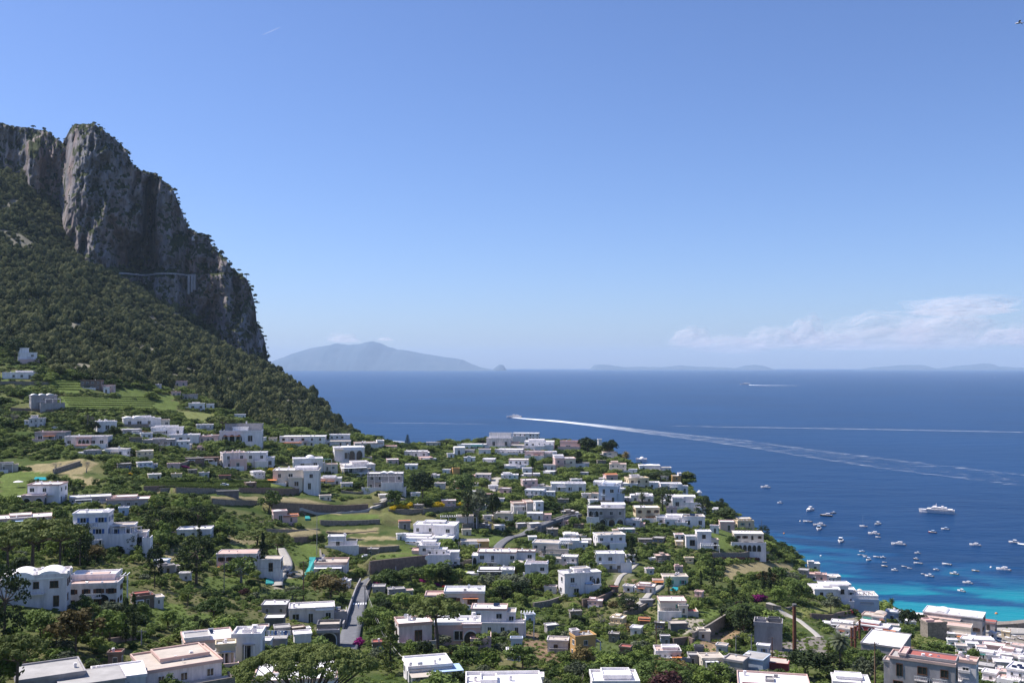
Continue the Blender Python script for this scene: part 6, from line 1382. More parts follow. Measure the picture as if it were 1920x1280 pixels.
# ------------------------------------------------------------------ garden trees and bushes: the nearest ones singly, the rest as cover
x, y = jgrid(-600, 640, 150, 1010, 3.7); z = gz(x, y); u, v = proj(x, y, z)
m_ = in_poly(x, y, _poly) & (u > -120) & (u < 2040) & (v < 1400) & (v > np.interp(u, *VLOW) - 6) & (z > 3.0)
x, y, z, u, v = x[m_], y[m_], z[m_], u[m_], v[m_]; n = len(x)
ai = np.clip((x / y - GU[0]) / (GU[-1] - GU[0]) * (NU - 1), 0, NU - 1).astype(int); bi = np.clip(np.log(y / 95) / math.log(1750 / 95) * (ND - 1), 0, ND - 1).astype(int)
op = OPEN[bi, ai] | (fbm(x / 20, y / 20, 55, 3) > .67)
hgt = 0.9 + 5.2 * nrs.rand(n) ** 2.0 * np.clip(3.4 * fbm(x / 26, y / 26, 66, 3) - 0.95, .15, 1.5); hgt = np.where(u > 1690, hgt * .6, hgt); hgt = np.where((u > 370) & (u < 770) & (y < 215), np.minimum(hgt, 1.1), hgt)
keep = ~op
for r_ in ROADS: keep &= seg_dist(x, y, r_) > 5.2
for a in TP: keep &= ~((np.hypot(x - a[0], y - a[1]) < a[2] * .5))
lim = np.full(n, 99.0)
for (u0, vt, u1, vb, Dh, vlim, hx_, hy_, hr) in BL:
    keep &= np.hypot(x - hx_, y - hy_) > hr * .9 + .8
    rr_ = hgt * .75 * FPX / y
    front = (y < Dh + 2) & (u > u0 - rr_) & (u < u1 + rr_) & (v > vt)
    allowed = (v - (vlim + (vb - vlim) * .45)) * y / FPX
    lim = np.where(front & (v - hgt * FPX / y < vb), np.minimum(lim, allowed), lim)
hgt = np.minimum(hgt, lim); keep &= hgt > 0.45
rc = np.array([(a[3], a[4], a[5], a[6]) for a in TP])
x, y, z, u, v, hgt, lim = [q[keep] for q in (x, y, z, u, v, hgt, lim)]; n = len(x); print('garden cover', n)
tall = hgt > 2.6
order = np.argsort(-(hgt / y)); vis = (u > 5) & (u < 1915) & (v < 1330) & (v - hgt * FPX / y < 1270)
SINGLE_B, SINGLE_T = [], []
for i in order:
    if not vis[i]: continue
    if tall[i] and len(SINGLE_T) < 215 and nrs.rand() < .7: SINGLE_T.append(i)
    elif not tall[i] and len(SINGLE_B) < 270: SINGLE_B.append(i)
single = np.zeros(n, bool); single[SINGLE_T + SINGLE_B] = True
rest = ~single; groups_ = nrs.rand(n)
for nm, sel, kinds_, mat, lb in (('undergrowth', rest & ~tall & (groups_ < .55), ['bush'], 'leaf_mixed', 'mixed green shrubs and ground cover between the houses'),
                             ('shrubbery', rest & ~tall & (groups_ >= .55), ['bush'], 'leaf_mid', 'darker green shrubs filling the gardens'),
                             ('orchards', rest & tall, ['broad', 'olive'], 'leaf_mixed', 'dense fruit and garden trees growing between the houses')):
    k = np.nonzero(sel)[0]; hh_ = hgt[k]; base = 2.3 if 'bush' in kinds_ else 6.2; sz_ = hh_ / base; sx_ = sz_ * (1.0 + .7 * nrs.rand(len(k)) * (base == 2.3)) * (1.25 if base > 3 else 1)
    sx_ = np.maximum(sx_, .55 if base < 3 else .4) * np.clip(y[k] / 420, 1, 1.5)
    scatter(nm, np.c_[x[k], y[k], z[k] - .1 * hh_ - (1.0 * sz_ if base > 3 else 0)], np.c_[sx_, sx_, sz_ * (1.15 if base > 3 else 1)], kinds_, mat, lb)
# low tufts close to the camera and on the open fields
x2, y2 = jgrid(-260, 300, 150, 420, 1.7); z2 = gz(x2, y2); u2, v2 = proj(x2, y2, z2); k = (v2 < 1330) & (u2 > -60) & (u2 < 1980) & (nrs.rand(len(x2)) < .38)
for r_ in ROADS: k &= seg_dist(x2, y2, r_) > 3.6
for hq in HOUSES: k &= np.hypot(x2 - hq[6], y2 - hq[7]) > hq[9] * .85
x2, y2, z2 = x2[k], y2[k], z2[k]; s_ = .14 + .22 * nrs.rand(len(x2)) ** 2
scatter('grass', np.c_[x2, y2, z2], np.c_[s_ * 1.5, s_ * 1.5, s_], ['bush'], 'leaf_light', 'low grass tufts and weeds on the open ground')

COLW = {'leaf_pine': 'olive green', 'leaf_mid': 'green', 'leaf_light': 'bright green', 'leaf_dark': 'dark green', 'leaf_olive': 'grey green', 'leaf_brown': 'brownish', 'leaf_purple': 'purple leaved'}
pend = []
def short(nick): return nick if len(nick.split()) <= 9 else ' '.join(nick.split()[:9])
LM = [(h_[0], (h_[1] + h_[3]) / 2, h_[4], h_[5], (h_[3] - h_[1]) / 2) for h_ in HOUSES if h_[0] != 'small cottage']
for lst, isT in ((SINGLE_T, True), (SINGLE_B, False)):
    for i in lst:
        mat = rnd.choices(list(COLW)[1:], (5, 3.6, 1.8, 2, .8, .25 if not isT else .05))[0]
        kd = ('olive' if mat == 'leaf_olive' else 'broad') if isT else 'bush'
        if isT and hgt[i] > 3.4 and lim[i] > 50 and rnd.random() < .3: kd, mat = rnd.choice((('pine', 'leaf_dark'), ('cypress', 'leaf_dark'), ('umbrella', 'leaf_pine'), ('umbrella', 'leaf_mid'), ('conifer', 'leaf_pine')))
        sz = hgt[i] / PROTO[kd][0][3] * (1.12 if isT else 1) * (1.35 if kd in ('cypress', 'umbrella', 'pine', 'conifer') else 1); sx_ = sz * (rnd.uniform(.95, 1.45) if kd not in ('cypress', 'conifer') else 1.0)
        dist_, lm = min(((math.hypot(u[i] - L_[1], (v[i] - L_[2]) * 1.3), L_) for L_ in LM), key=lambda q: q[0])
        du = u[i] - lm[1]
        rel = ('in front of' if y[i] < lm[3] else 'behind') if abs(du) < lm[4] else ('off the right corner of' if du > 0 else 'off the left corner of') if y[i] < lm[3] + 8 else ('behind and right of' if du > 0 else 'behind and left of')
        shp = 'low' if hgt[i] < 1.5 else ('tall' if hgt[i] > 4.2 else '')
        lab0 = ' '.join(q for q in (shp, COLW[mat], WHAT[kd], rel, 'the', ) if q)
        pend.append((lab0, short(lm[0]), dist_, kd, i, sz, sx_, mat, isT))
seen = {}
for t_ in sorted(pend, key=lambda q: q[2]):
    key = (t_[0], t_[1]); seen[key] = seen.get(key, 0) + 1
cnt = {}
ORD = ['nearest', 'second nearest', 'third nearest', 'fourth nearest', 'fifth nearest', 'sixth nearest', 'seventh nearest', 'eighth nearest', 'ninth nearest', 'tenth nearest']
for t_ in sorted(pend, key=lambda q: q[2]):
    key = (t_[0], t_[1]); k = cnt.get(key, 0); cnt[key] = k + 1; lab = f'{t_[0]} {t_[1]}'
    if seen[key] > 1: lab = f'{ORD[min(k, 9)]} {lab}'
    w_ = lab.split(); lab = ' '.join(w_[:16])
    i = t_[4]; plant(t_[3], x[i], y[i], z[i] - .15, t_[6], t_[5], t_[7], lab, 'trees between the houses' if t_[8] else 'bushes in the gardens')
# ------------------------------------------------------------------ boats on the bay
def sea_at(u, v):
    d = pdir(u, v); D = -H / d[2]; return d[0] * D, D, 0.0
def hull_mb(L, B, Hh, m=0, deck=1, fine=0.42):
    """Hull pointed at +x, transom at -x, waterline at z = 0."""
    mb = MB(); st = [(-.5, .86, 1.0), (-.25, 1.0, 1.0), (0.05, 1.0, 1.05), (fine * .62, .78, 1.15), (fine, .38, 1.28), (.5, .02, 1.38)]
    rows = []
    for x, w, z in st:
        i = len(mb.V); b = B / 2 * w
        mb.V += [(x * L, -b, Hh * z), (x * L * .97, -b * .8, 0), (x * L * .93, 0, -Hh * .5), (x * L * .97, b * .8, 0), (x * L, b, Hh * z)]; rows.append(i)
    for i, j in zip(rows, rows[1:]):
        for k in range(4): mb.F.append((i + k, j + k, j + k + 1, i + k + 1)); mb.M.append(m)
    mb.F.append(tuple(rows[0] + k for k in range(5))); mb.M.append(m)
    return mb, [(x * L, B / 2 * w * .97, Hh * z) for x, w, z in st]
def boat(u, v, px, head, kd, hullc, lab, grp='boats moored in the bay', onland=False, deckc='offwhite'):
    p = sea_at(u, v) if not onland else hit(u, v)
    if p is None: return
    D = p[1]; L = max(3.2, px * D / FPX / max(.45, abs(math.cos(R(head))))) if kd != 'ferry' else px * D / FPX
    L = min(L, 17) if kd not in ('ferry', 'ship') else L
    B = L * {'ferry': .24, 'ship': .22, 'yacht': .3, 'sail': .28, 'small': .40, 'open': .36, 'dinghy': .45}[kd]; Hh = L * {'ferry': .075, 'ship': .09}.get(kd, .10)
    nm = {'ferry': 'ferry', 'ship': 'ferry', 'yacht': 'motor_yacht', 'sail': 'sailing_boat', 'small': 'motor_boat', 'open': 'motor_boat', 'dinghy': 'rowing_boat'}[kd]
    e = bpy.data.objects.new(nm, None); SC.collection.objects.link(e); e.location = (p[0], p[1], p[2] + (.1 if not onland else Hh * .5)); e.rotation_euler = (0, 0, R(head) - math.atan((u - 960) / FPX)); tag(e, lab, 'ferry' if kd in ('ferry', 'ship') else 'boat', grp)
    mb, st = hull_mb(L, B, Hh); mb.build('hull', MATS[hullc], e)
    d = MB(); cz_ = Hh * .62                                     # deck: gunwale ring, foredeck, sunken cockpit
    for (x0, w0, z0), (x1, w1, z1) in zip(st, st[1:]):
        if x0 >= -.01 * L or kd in ('ferry', 'ship'): d.face([(x0, -w0, z0), (x1, -w1, z1), (x1, w1, z1), (x0, w0, z0)])
        else:
            for s in (-1, 1): d.face([(x0, s * w0, z0), (x1, s * w1, z1), (x1, s * w1 * .8, z1), (x0, s * w0 * .8, z0)][::s])
            d.face([(x0, -w0 * .8, cz_), (x1, -w1 * .8, cz_), (x1, w1 * .8, cz_), (x0, w0 * .8, cz_)], 1)
            for s in (-1, 1): d.face([(x0, s * w0 * .8, cz_), (x1, s * w1 * .8, cz_), (x1, s * w1 * .8, z1), (x0, s * w0 * .8, z0)][::-s], 1)
    d.build('deck', [MATS['canvas_white' if hullc != 'dark_paint' else deckc], MATS['tanroof' if kd != 'dinghy' else 'wood']], e)
    def part(nm_, mats, *bx, taper=0.0):
        q = MB()
        for b in bx:
            x0, x1, w, z0, z1 = [t_ * L if i_ in (0, 1) else t_ * B if i_ == 2 else t_ * L for i_, t_ in enumerate(b[:5])]
            i = len(q.V); t2 = taper * (z1 - z0)
            q.V += [(x0, -w / 2, z0), (x1, -w / 2, z0), (x1, w / 2, z0), (x0, w / 2, z0), (x0 + t2 * .3, -w / 2 * .9, z1), (x1 - t2, -w / 2 * .9, z1), (x1 - t2, w / 2 * .9, z1), (x0 + t2 * .3, w / 2 * .9, z1)]
            for f in ((0, 3, 2, 1), (4, 5, 6, 7), (0, 1, 5, 4), (1, 2, 6, 5), (2, 3, 7, 6), (3, 0, 4, 7)): q.F.append(tuple(i + k for k in f)); q.M.append(b[5] if len(b) > 5 else 0)
        return q.build(nm_, [MATS[c] for c in mats], e)
    if kd == 'ferry' or kd == 'ship':
        z = .085
        part('lower_cabin', ['white'], (-.46, .30, .92, z, z + .045), taper=1.0)
        part('window_band', ['glass_recess_shade'], (-.44, .285, .93, z + .014, z + .032), taper=.9)
        part('upper_cabin', ['white'], (-.30, .16, .8, z + .046, z + .088), taper=1.0)
        part('upper_windows', ['glass_recess_shade'], (-.28, .145, .81, z + .058, z + .076), taper=.9)
        part('bridge', ['white'], (-.02, .12, .6, z + .089, z + .118), taper=1.2)
        part('funnel', ['white'], (-.2, -.12, .5, z + .089, z + .125), taper=.4)
        q = MB(); q.tube([(0.02 * L, 0, (z + .115) * L), (0, 0, (z + .20) * L)], .006 * L, 5); q.tube([(0, -.1 * L, (z + .16) * L), (0, .1 * L, (z + .16) * L)], .004 * L, 4); q.build('mast', MATS['white'], e)
        part('stern_gate', ['rust' if kd == 'ship' else 'offwhite'], (-.5, -.47, .7, .03, .11))
        q = MB()
        for s in (-1, 1):
            for x_ in np.linspace(-.45, .4, 12): q.tube([(x_ * L, s * B * .46, Hh), (x_ * L, s * B * .46, Hh * 1.35)], .0025 * L, 3)
            q.tube([(-.45 * L, s * B * .46, Hh * 1.35), (.3 * L, s * B * .46, Hh * 1.4)], .0025 * L, 3)
        q.build('railing', MATS['frame_white'], e)
    elif kd == 'yacht':
        part('cabin', ['white'], (-.18, .26, .66, .10, .165), taper=1.6); part('windscreen', ['glass_recess_shade'], (-.12, .20, .68, .135, .162), taper=1.5)
        part('canopy', ['white'], (-.30, .02, .62, .235, .25)); q = MB()
        for s in (-1, 1): q.tube([(-.28 * L, s * B * .28, .1 * L), (-.24 * L, s * B * .27, .24 * L)], .012 * L, 4); q.tube([(-.02 * L, s * B * .28, .15 * L), (0, s * B * .26, .24 * L)], .01 * L, 4)
        q.build('arch', MATS['white'], e); part('seat', ['offwhite'], (-.44, -.34, .6, .06, .115)); part('swim_platform', ['wood'], (-.56, -.49, .7, .035, .05))
    elif kd == 'sail':
        part('cabin', ['white'], (-.12, .2, .5, .10, .15), taper=1.2); part('cockpit_seat', ['wood'], (-.42, -.16, .5, .08, .12))
        q = MB(); q.tube([(.06 * L, 0, .1 * L), (.06 * L, 0, 1.42 * L)], [.011 * L, .007 * L], 6); 
        for h_, w_ in ((.55, .13), (.98, .1)): q.tube([(.06 * L, -w_ * L, h_ * L), (.06 * L, w_ * L, h_ * L)], .004 * L, 4)
        for s in (-1, 1): q.tube([(.06 * L, 0, 1.4 * L), (.04 * L, s * B * .45, .1 * L)], .002 * L, 3)
        q.tube([(.06 * L, 0, 1.38 * L), (.49 * L, 0, .13 * L)], .003 * L, 3); q.tube([(.06 * L, 0, 1.4 * L), (-.49 * L, 0, .1 * L)], .002 * L, 3); q.build('mast', MATS['metal'], e)
        q = MB(); q.tube([(.05 * L, 0, .23 * L), (-.36 * L, 0, .22 * L)], .02 * L, 6); q.build('furled_sail', MATS['blue_paint'], e)
    elif kd == 'small':
        part('windscreen', ['glass_recess_shade', 'white'], (-.02, .1, .6, .12, .20), (-.04, .09, .64, .09, .125, 1), taper=1.3); part('seat', ['offwhite'], (-.40, -.30, .6, .06, .12), (-.16, -.08, .5, .06, .125))
        part('outboard_motor', ['darkgrey'], (-.56, -.5, .16, -.02, .14)); part('canopy', ['canvas_white' if rnd.random() < .6 else 'canvas_blue'], (-.26, .06, .7, .285, .295))
        q = MB()
        for s in (-1, 1):
            for x_ in (-.24, .04): q.tube([(x_ * L, s * B * .32, .1 * L), (x_ * L, s * B * .32, .286 * L)], .008 * L, 4)
        q.build('canopy_frame', MATS['metal'], e)
    else:
        part('seat', ['wood'], (-.30, -.24, .74, .07, .085), (-.08, -.02, .80, .07, .085), (.12, .17, .66, .08, .095))
        if kd == 'open': part('outboard_motor', ['darkgrey'], (-.56, -.5, .16, -.02, .14)); part('console', ['white'], (-.1, .0, .3, .07, .17), taper=.5)
    return e
boat(1756,961,62,176,'ferry','white','large white excursion ferry lying at anchor, biggest vessel in the bay','passenger ferries')
boat(964,783,29,172,'ship','white','white car ferry leaving the long foaming wake','passenger ferries')
boat(1397,721,19,178,'ship','white','distant small ferry near the horizon with a thin wake','passenger ferries')
boat(1865,708,5,170,'sail','white','tiny distant sail almost on the horizon','sailing boats')
BO = [(1435,914,17,160,'yacht','white','white twin deck cruiser lying alone farthest up the coast'),(1462,943,9,150,'small','white','small white boat alone between the lone cruiser and the shore group'),
 (1518,957,13,250,'yacht','white','white cabin cruiser with its stern turned to the shore'),(1549,967,22,176,'yacht','dark_paint','long dark hulled yacht with white deckhouse'),(1562,962,10,200,'small','dark_paint','small dark boat tied behind the long dark yacht'),
 (1514,978,16,170,'open','white','open white launch left of the pair near the dark yacht'),(1536,985,22,172,'yacht','offwhite','long low grey white cruiser rafted next to a stubby boat'),(1535,992,10,265,'small','white','stubby white boat seen end on beside the low grey cruiser'),
 (1576,1015,11,265,'small','white','single white boat seen end on off the green headland'),(1619,987,14,155,'sail','white','white sailing yacht with one tall bare mast'),(1645,983,9,240,'small','white','white boat just beyond the sailing yacht'),
 (1638,1001,20,158,'yacht','white','white flybridge yacht with a tender at its stern'),(1646,1007,9,150,'open','white','tender tied to the stern of the flybridge yacht'),(1684,1021,25,170,'yacht','white','sleek white sports cruiser in the middle of the bay'),
 (1616,1034,10,160,'small','white','small white boat at the top of the tight cluster'),(1612,1040,8,170,'dinghy','white','white dinghy on the shore side of the tight cluster'),(1621,1041,8,165,'open','white','open boat in the middle of the tight cluster'),(1623,1044,9,160,'dinghy','white','dinghy trailing at the foot of the tight cluster'),
 (1628,1050,8,255,'small','white','end on boat closing the tight cluster'),(1643,1044,11,158,'open','white','slim open boat right of the tight cluster'),(1655,1045,9,155,'small','white','white runabout beside the slim open boat'),(1658,1054,8,165,'open','offwhite','little white boat just above the cream coloured boat'),
 (1658,1061,10,150,'dinghy','cream','cream coloured wooden boat near the turquoise shallows'),(1677,1069,11,150,'small','white','canopied white boat nearest the turquoise edge'),(1695,1062,9,160,'open','white','first of two small twin white boats in a line'),(1705,1065,8,160,'open','white','second of two small twin white boats in a line'),
 (1720,1037,10,165,'small','white','white boat with awning above the dark hulled launch'),(1717,1048,9,150,'small','dark_paint','dark hulled launch moored over a long white launch'),(1721,1056,15,172,'open','white','long white launch below the dark hulled launch'),
 (1755,1068,10,155,'small','white','small white boat with canopy between launch and long open boat'),(1775,1058,16,158,'open','white','long empty open white boat casting no canopy'),(1789,1076,15,160,'small','cream','cream sided boat with open cockpit'),
 (1829,1070,13,168,'dinghy','ochre','bright yellow little skiff floating alone'),(1731,1076,8,165,'dinghy','white','tiny tender ahead of a white speedboat'),(1742,1080,15,158,'small','white','white speedboat with a tiny tender ahead'),
 (1814,1093,17,160,'yacht','white','white cabin boat with reddish cockpit near the shore buoys'),(1802,1108,13,145,'small','white','white boat lying closest to the harbour hall'),(1881,1068,24,160,'yacht','white','big white cruiser far out on the bay side'),
 (1748,998,14,158,'small','red','dark red decked boat below the large ferry'),(1772,992,14,162,'small','white','white boat with blue cover next to the dark red boat'),(1828,1022,19,162,'yacht','white','white cruiser beyond the bright yellow skiff'),(1901,1017,18,162,'small','offwhite','white boat speeding off with a short wake at the frame edge')]
for b in BO: boat(*b)
# boats drawn up or moored along the quay
QB = [(1868,1196,16,150),(1880,1192,14,160),(1893,1197,16,155),(1905,1193,14,170),(1916,1199,16,150),(1876,1203,14,140),(1890,1206,14,150),(1903,1209,16,145),(1915,1213,14,150),(1861,1203,12,130),(1885,1213,14,150),(1898,1218,14,160),(1912,1222,14,150),(1858,1192,10,150)]
QL = ['blue covered boat ashore nearest the quay sheds','white boat ashore beside the blue covered boat','white hull in the quay row under the breakwater','small boat at the seaward end of the quay row','dark boat on the quay at the frame edge','white boat in the second quay row by the pink wall','red trimmed boat in the second quay row','white boat in the second quay row past the red one','pale boat at the end of the second quay row','short boat tucked beside the hipped quay shed','white boat in the third quay row','grey boat in the third quay row','white boat at the end of the third quay row','little boat lying against the turquoise doored sheds']
QC = ['blue_paint','white','white','offwhite','dark_paint','white','red','white','pale','white','white','grey','white','white']
for q_, l_, c_ in zip(QB, QL, QC): boat(*q_, 'open', c_, l_, 'boats along the quay', True)
for k, (u, v) in enumerate(((1500.5,977),(1539,1042),(1858,1063.5),(1470,1000),(1868,1150))):
    p = sea_at(u, v); q = MB(); q.lathe([(.05, -.5), (.7, -.3), (.9, .2), (.6, .75), (.15, .95)], 10); o_ = q.build('mooring_buoy', MATS['white' if k < 3 else 'orange'], loc=(p[0], p[1], 0), smooth=True)
    tag(o_, ['white buoy beside the open launch near the dark yacht', 'white buoy off the green headland over turquoise water', 'white buoy just shoreward of the big cruiser', 'orange buoy close under the headland', 'orange buoy off the harbour hall'][k], 'buoy', 'mooring buoys')
# ------------------------------------------------------------------ foam of the wakes (lies on the water)
m, t, b, o = new_mat('foam'); MATS['foam'] = m
g = nd(t, 'ShaderNodeNewGeometry'); a = nd(t, 'ShaderNodeAttribute', attribute_name='f'); mp = nd(t, 'ShaderNodeMapping'); mp.inputs[3].default_value = (.5, 1.2, 1); t.links.new(g.outputs['Position'], mp.inputs[0])
n = nd(t, 'ShaderNodeTexNoise', i_Scale=0.06, i_Detail=8.0, i_Roughness=0.75); t.links.new(mp.outputs[0], n.inputs['Vector'])
s_ = nd(t, 'ShaderNodeMath', operation='ADD'); t.links.new(n.outputs[0], s_.inputs[0]); t.links.new(a.outputs['Fac'], s_.inputs[1])
r = nd(t, 'ShaderNodeMapRange'); r.inputs[1].default_value = .74; r.inputs[2].default_value = 1.3; t.links.new(s_.outputs[0], r.inputs[0])
t.links.new(r.outputs[0], b.inputs['Alpha']); b.inputs['Base Color'].default_value = (.75, .78, .82, 1); b.inputs['Roughness'].default_value = .9
def wake(name, pts, lab, edges=True):
    """pts: (u, v, half width px, foam in the middle, foam at the rims)"""
    rows = []; F_ = []
    us = np.array([p[0] for p in pts], float); uu_ = np.linspace(us[0], us[-1], int(abs(us[-1] - us[0]) / 3) + 2)
    s = 1 if us[-1] > us[0] else -1; ip = lambda k: np.interp(uu_ * s, us * s, [p[k] for p in pts])
    vv_, hw, fm, fr_ = ip(1), ip(2), ip(3), ip(4)
    hw = hw * (1 + .25 * (fbm(uu_ / 12, uu_ * 0, 3, 3) - .5))
    for k in range(len(uu_)):
        for j in range(9):
            q = j / 4 - 1; p = sea_at(uu_[k], vv_[k] + q * hw[k]); rows.append((p[0], p[1], .35))
            F_.append(0 if abs(q) > .99 else (fr_[k] if abs(q) > .5 else fm[k]))
    n_ = len(uu_); i = (np.arange(n_ - 1)[:, None] * 9 + np.arange(8)[None]).ravel()
    me = mesh_from(name, rows, np.c_[i, i + 9, i + 10, i + 1], MATS['foam']); at_ = me.attributes.new('f', 'FLOAT', 'POINT'); at_.data.foreach_set('value', np.array(F_, np.float32))
    o_ = kind(link(name, me), 'stuff'); o_['label'] = lab
wake('wake_foam', [(955,782.5,.6,.8,.4),(975,784,1.0,.9,.6),(1050,790,1.9,.8,.6),(1130,799,3.0,.5,.5),(1200,808,4.0,.33,.42),(1300,820,5.5,.27,.36),(1400,832,7.5,.24,.33),(1520,850,10,.22,.32),(1650,868,12,.20,.31),(1780,884,13,.19,.30),(1960,905,14,.18,.29)], 'long white wake of the car ferry, splitting into two foamy lines')
wake('wake_foam', [(1240,798,.7,.25,.2),(1400,801,.8,.36,.2),(1600,804,.9,.38,.2),(1960,811,1.0,.34,.2)], 'thin pale line of an old wake above the long white wake')
wake('wake_foam', [(640,792,.6,.2,.1),(760,793,.7,.32,.2),(920,795,.7,.28,.2)], 'faint old wake line left of the car ferry')
wake('wake_foam', [(1404,721.5,.5,.8,.5),(1430,722.3,.5,.6,.4),(1500,722.6,.4,.3,.2)], 'thin wake of the distant ferry')
wake('wake_foam', [(1908,1019,1.0,.9,.6),(1925,1021,2.2,.7,.5),(1960,1025,3,.5,.4)], 'short wake of the speeding boat')
wake('wake_foam', [(724,826,.5,.4,.3),(752,828,.8,.8,.5),(759,828.5,.5,.6,.4)], 'short white wake left of the lone fir')
# ------------------------------------------------------------------ utility poles and cables
def pole(u, v, hp, mat, lab, cross=1, r=.14):
    p = hit(u, v)
    if p is None: return None
    h = hp * p[1] / FPX; e = bpy.data.objects.new('utility_pole', None); SC.collection.objects.link(e); e.location = p; tag(e, lab, 'pole', 'utility poles')
    mb = MB(); mb.tube([(0, 0, -1), (0, 0, h)], [r * 1.3, r * .8], 7); mb.build('post', MATS[mat], e)
    if cross:
        mb = MB()
        for k in range(cross): mb.box(-1.0, 1.0, -.06, .06, h - .5 - k * .8, h - .38 - k * .8); [mb.tube([(x_, 0, h - .4 - k * .8), (x_, 0, h - .15 - k * .8)], .06, 5) for x_ in (-.9, -.45, .45, .9)]
        mb.build('crossarm', MATS['darkgrey'], e)
    return (p[0], p[1], p[2] + h - .3)
T = {}
for k, a in {'a': (420,1110,58,'darkgrey','dark pole beside the meadow house'), 'b': (569,1128,76,'wood','wooden pole standing in the grassy terrace'), 'c': (684,1152,56,'grey','grey pole on the edge of the main road'), 'd': (692,1096,40,'grey','double pole at the road bend'),
 'e': (888,993,38,'grey','thin pole by the white pillared pergola'), 'f': (795,964,20,'grey','thin pole among the yellow broom'), 'g': (942,1180,48,'wood','wooden pole before the curved gable house'), 'h': (1231,1210,46,'wood','wooden pole near the orange tiled garden hut'),
 'i': (1309,1142,34,'wood','pole beyond the pink edged villa'), 'j': (1380,1232,42,'grey','pale pole above the tan flat roof'), 'k': (1409,1226,38,'grey','concrete pole near the industrial block'), 'l': (1434,1214,34,'rust','rusty mast in front of the industrial block'),
 'm': (1448,1238,44,'rust','second rusty mast left of the tall chimney stack'), 'n': (1601,1212,48,'rust','rusty pole beside the dark red house'), 'o': (1641,1300,96,'wood','tall wooden power line pole with double crossarms at the bottom edge'), 'p': (1057,992,44,'grey','grey pole on the upper road wall'),
 'q': (1193,1054,24,'grey','grey pole near the dark pyramid conifer'), 'r': (860,1034,20,'grey','thin pole against the white tower block'), 's': (594,1040,74,'grey','slim pole at the end of the terraces'), 't': (1428,1012,38,'darkgrey','mast beside the cream palazzo'), 'u': (1018,1000,38,'grey','thin pole by the flat carport roofs'), 'v': (1107,1010,40,'grey','thin pole between the double arcades and the blue door villa'), 'w': (265,1210,30,'grey','slim pole in the garden under the cypress pair')}.items():
    T[k] = pole(*a, cross=2 if k in 'o' else (0 if k in 'tfrs' else 1), r=.2 if k in 'cbo' else .13)
p = hit(1490, 1240); h = 104 * p[1] / FPX; e = bpy.data.objects.new('chimney_stack', None); SC.collection.objects.link(e); e.location = p; tag(e, 'tall rust brown chimney stack of the power block', 'chimney')
mb = MB(); mb.tube([(0, 0, -1), (0, 0, h)], [.62, .5], 12); mb.build('shaft', MATS['rust'], e); mb = MB(); mb.tube([(0, 0, h), (0, 0, h + .5)], .66, 12); mb.build('cap', MATS['darkgrey'], e)
for k, (u, v, hp) in enumerate(((1597,1222,44),(1604,1228,52),(1612,1200,36))):
    q_ = hit(u, v); h = hp * q_[1] / FPX; mb = MB(); mb.tube([(0, 0, -1), (0, 0, h)], .38, 10); mb.tube([(0, 0, h * .6), (0, 0, h * .63)], .55, 10); mb.tube([(0, 0, h), (0, 0, h + .3)], .48, 10)
    tag(mb.build('exhaust_stack', MATS['rust'], loc=q_), ['rusty exhaust stack nearest the fan palm', 'tallest of the rusty exhaust stacks by the huge white roof', 'shortest rusty exhaust stack beside the dark red house'][k], 'chimney', 'rusty exhaust stacks')
def cable(a, b, sag, lab, r=.06):
    if a is None or b is None: return
    P = []
    for i in range(15):
        q = i / 14; P.append((a[0] + (b[0] - a[0]) * q, a[1] + (b[1] - a[1]) * q, a[2] + (b[2] - a[2]) * q - sag * 4 * q * (1 - q)))
    mb = MB(); mb.tube(P, r, 4); tag(mb.build('overhead_cable', MATS['darkgrey' if r < .055 else 'grey']), lab, 'cable', 'overhead cables')
hq = {h_[0]: h_ for h_ in HOUSES}
q1 = hit(760, 1262); q1 = (q1[0], q1[1], q1[2] + 3)
cable(T['c'], q1, 3.0, 'thick slack cable dropping from the road pole to the hipped cafe', .06)
if T['c']: cable((T['c'][0], T['c'][1], T['c'][2] - 1.2), (q1[0] - 1.5, q1[1], q1[2] + .5), 2.2, 'second slack cable beside the thick one above the hipped cafe', .045)
cable(T['a'], T['b'], 2.0, 'thin cable from the meadow house pole to the terrace pole', .03); cable(T['b'], T['c'], 2.0, 'thin cable from the terrace pole to the road pole', .03); cable(T['c'], T['d'], 1.0, 'cable following the road uphill', .03)
cable(T['e'], T['p'], 3.0, 'long thin cable over the orchards to the upper road', .03); cable(T['j'], T['k'], .8, 'short cable between the pale and the concrete pole', .03); cable(T['h'], T['i'], 2.5, 'cable over the pink edged villa', .03); cable(T['g'], T['h'], 4.0, 'long cable across the scrubby hollow', .03)
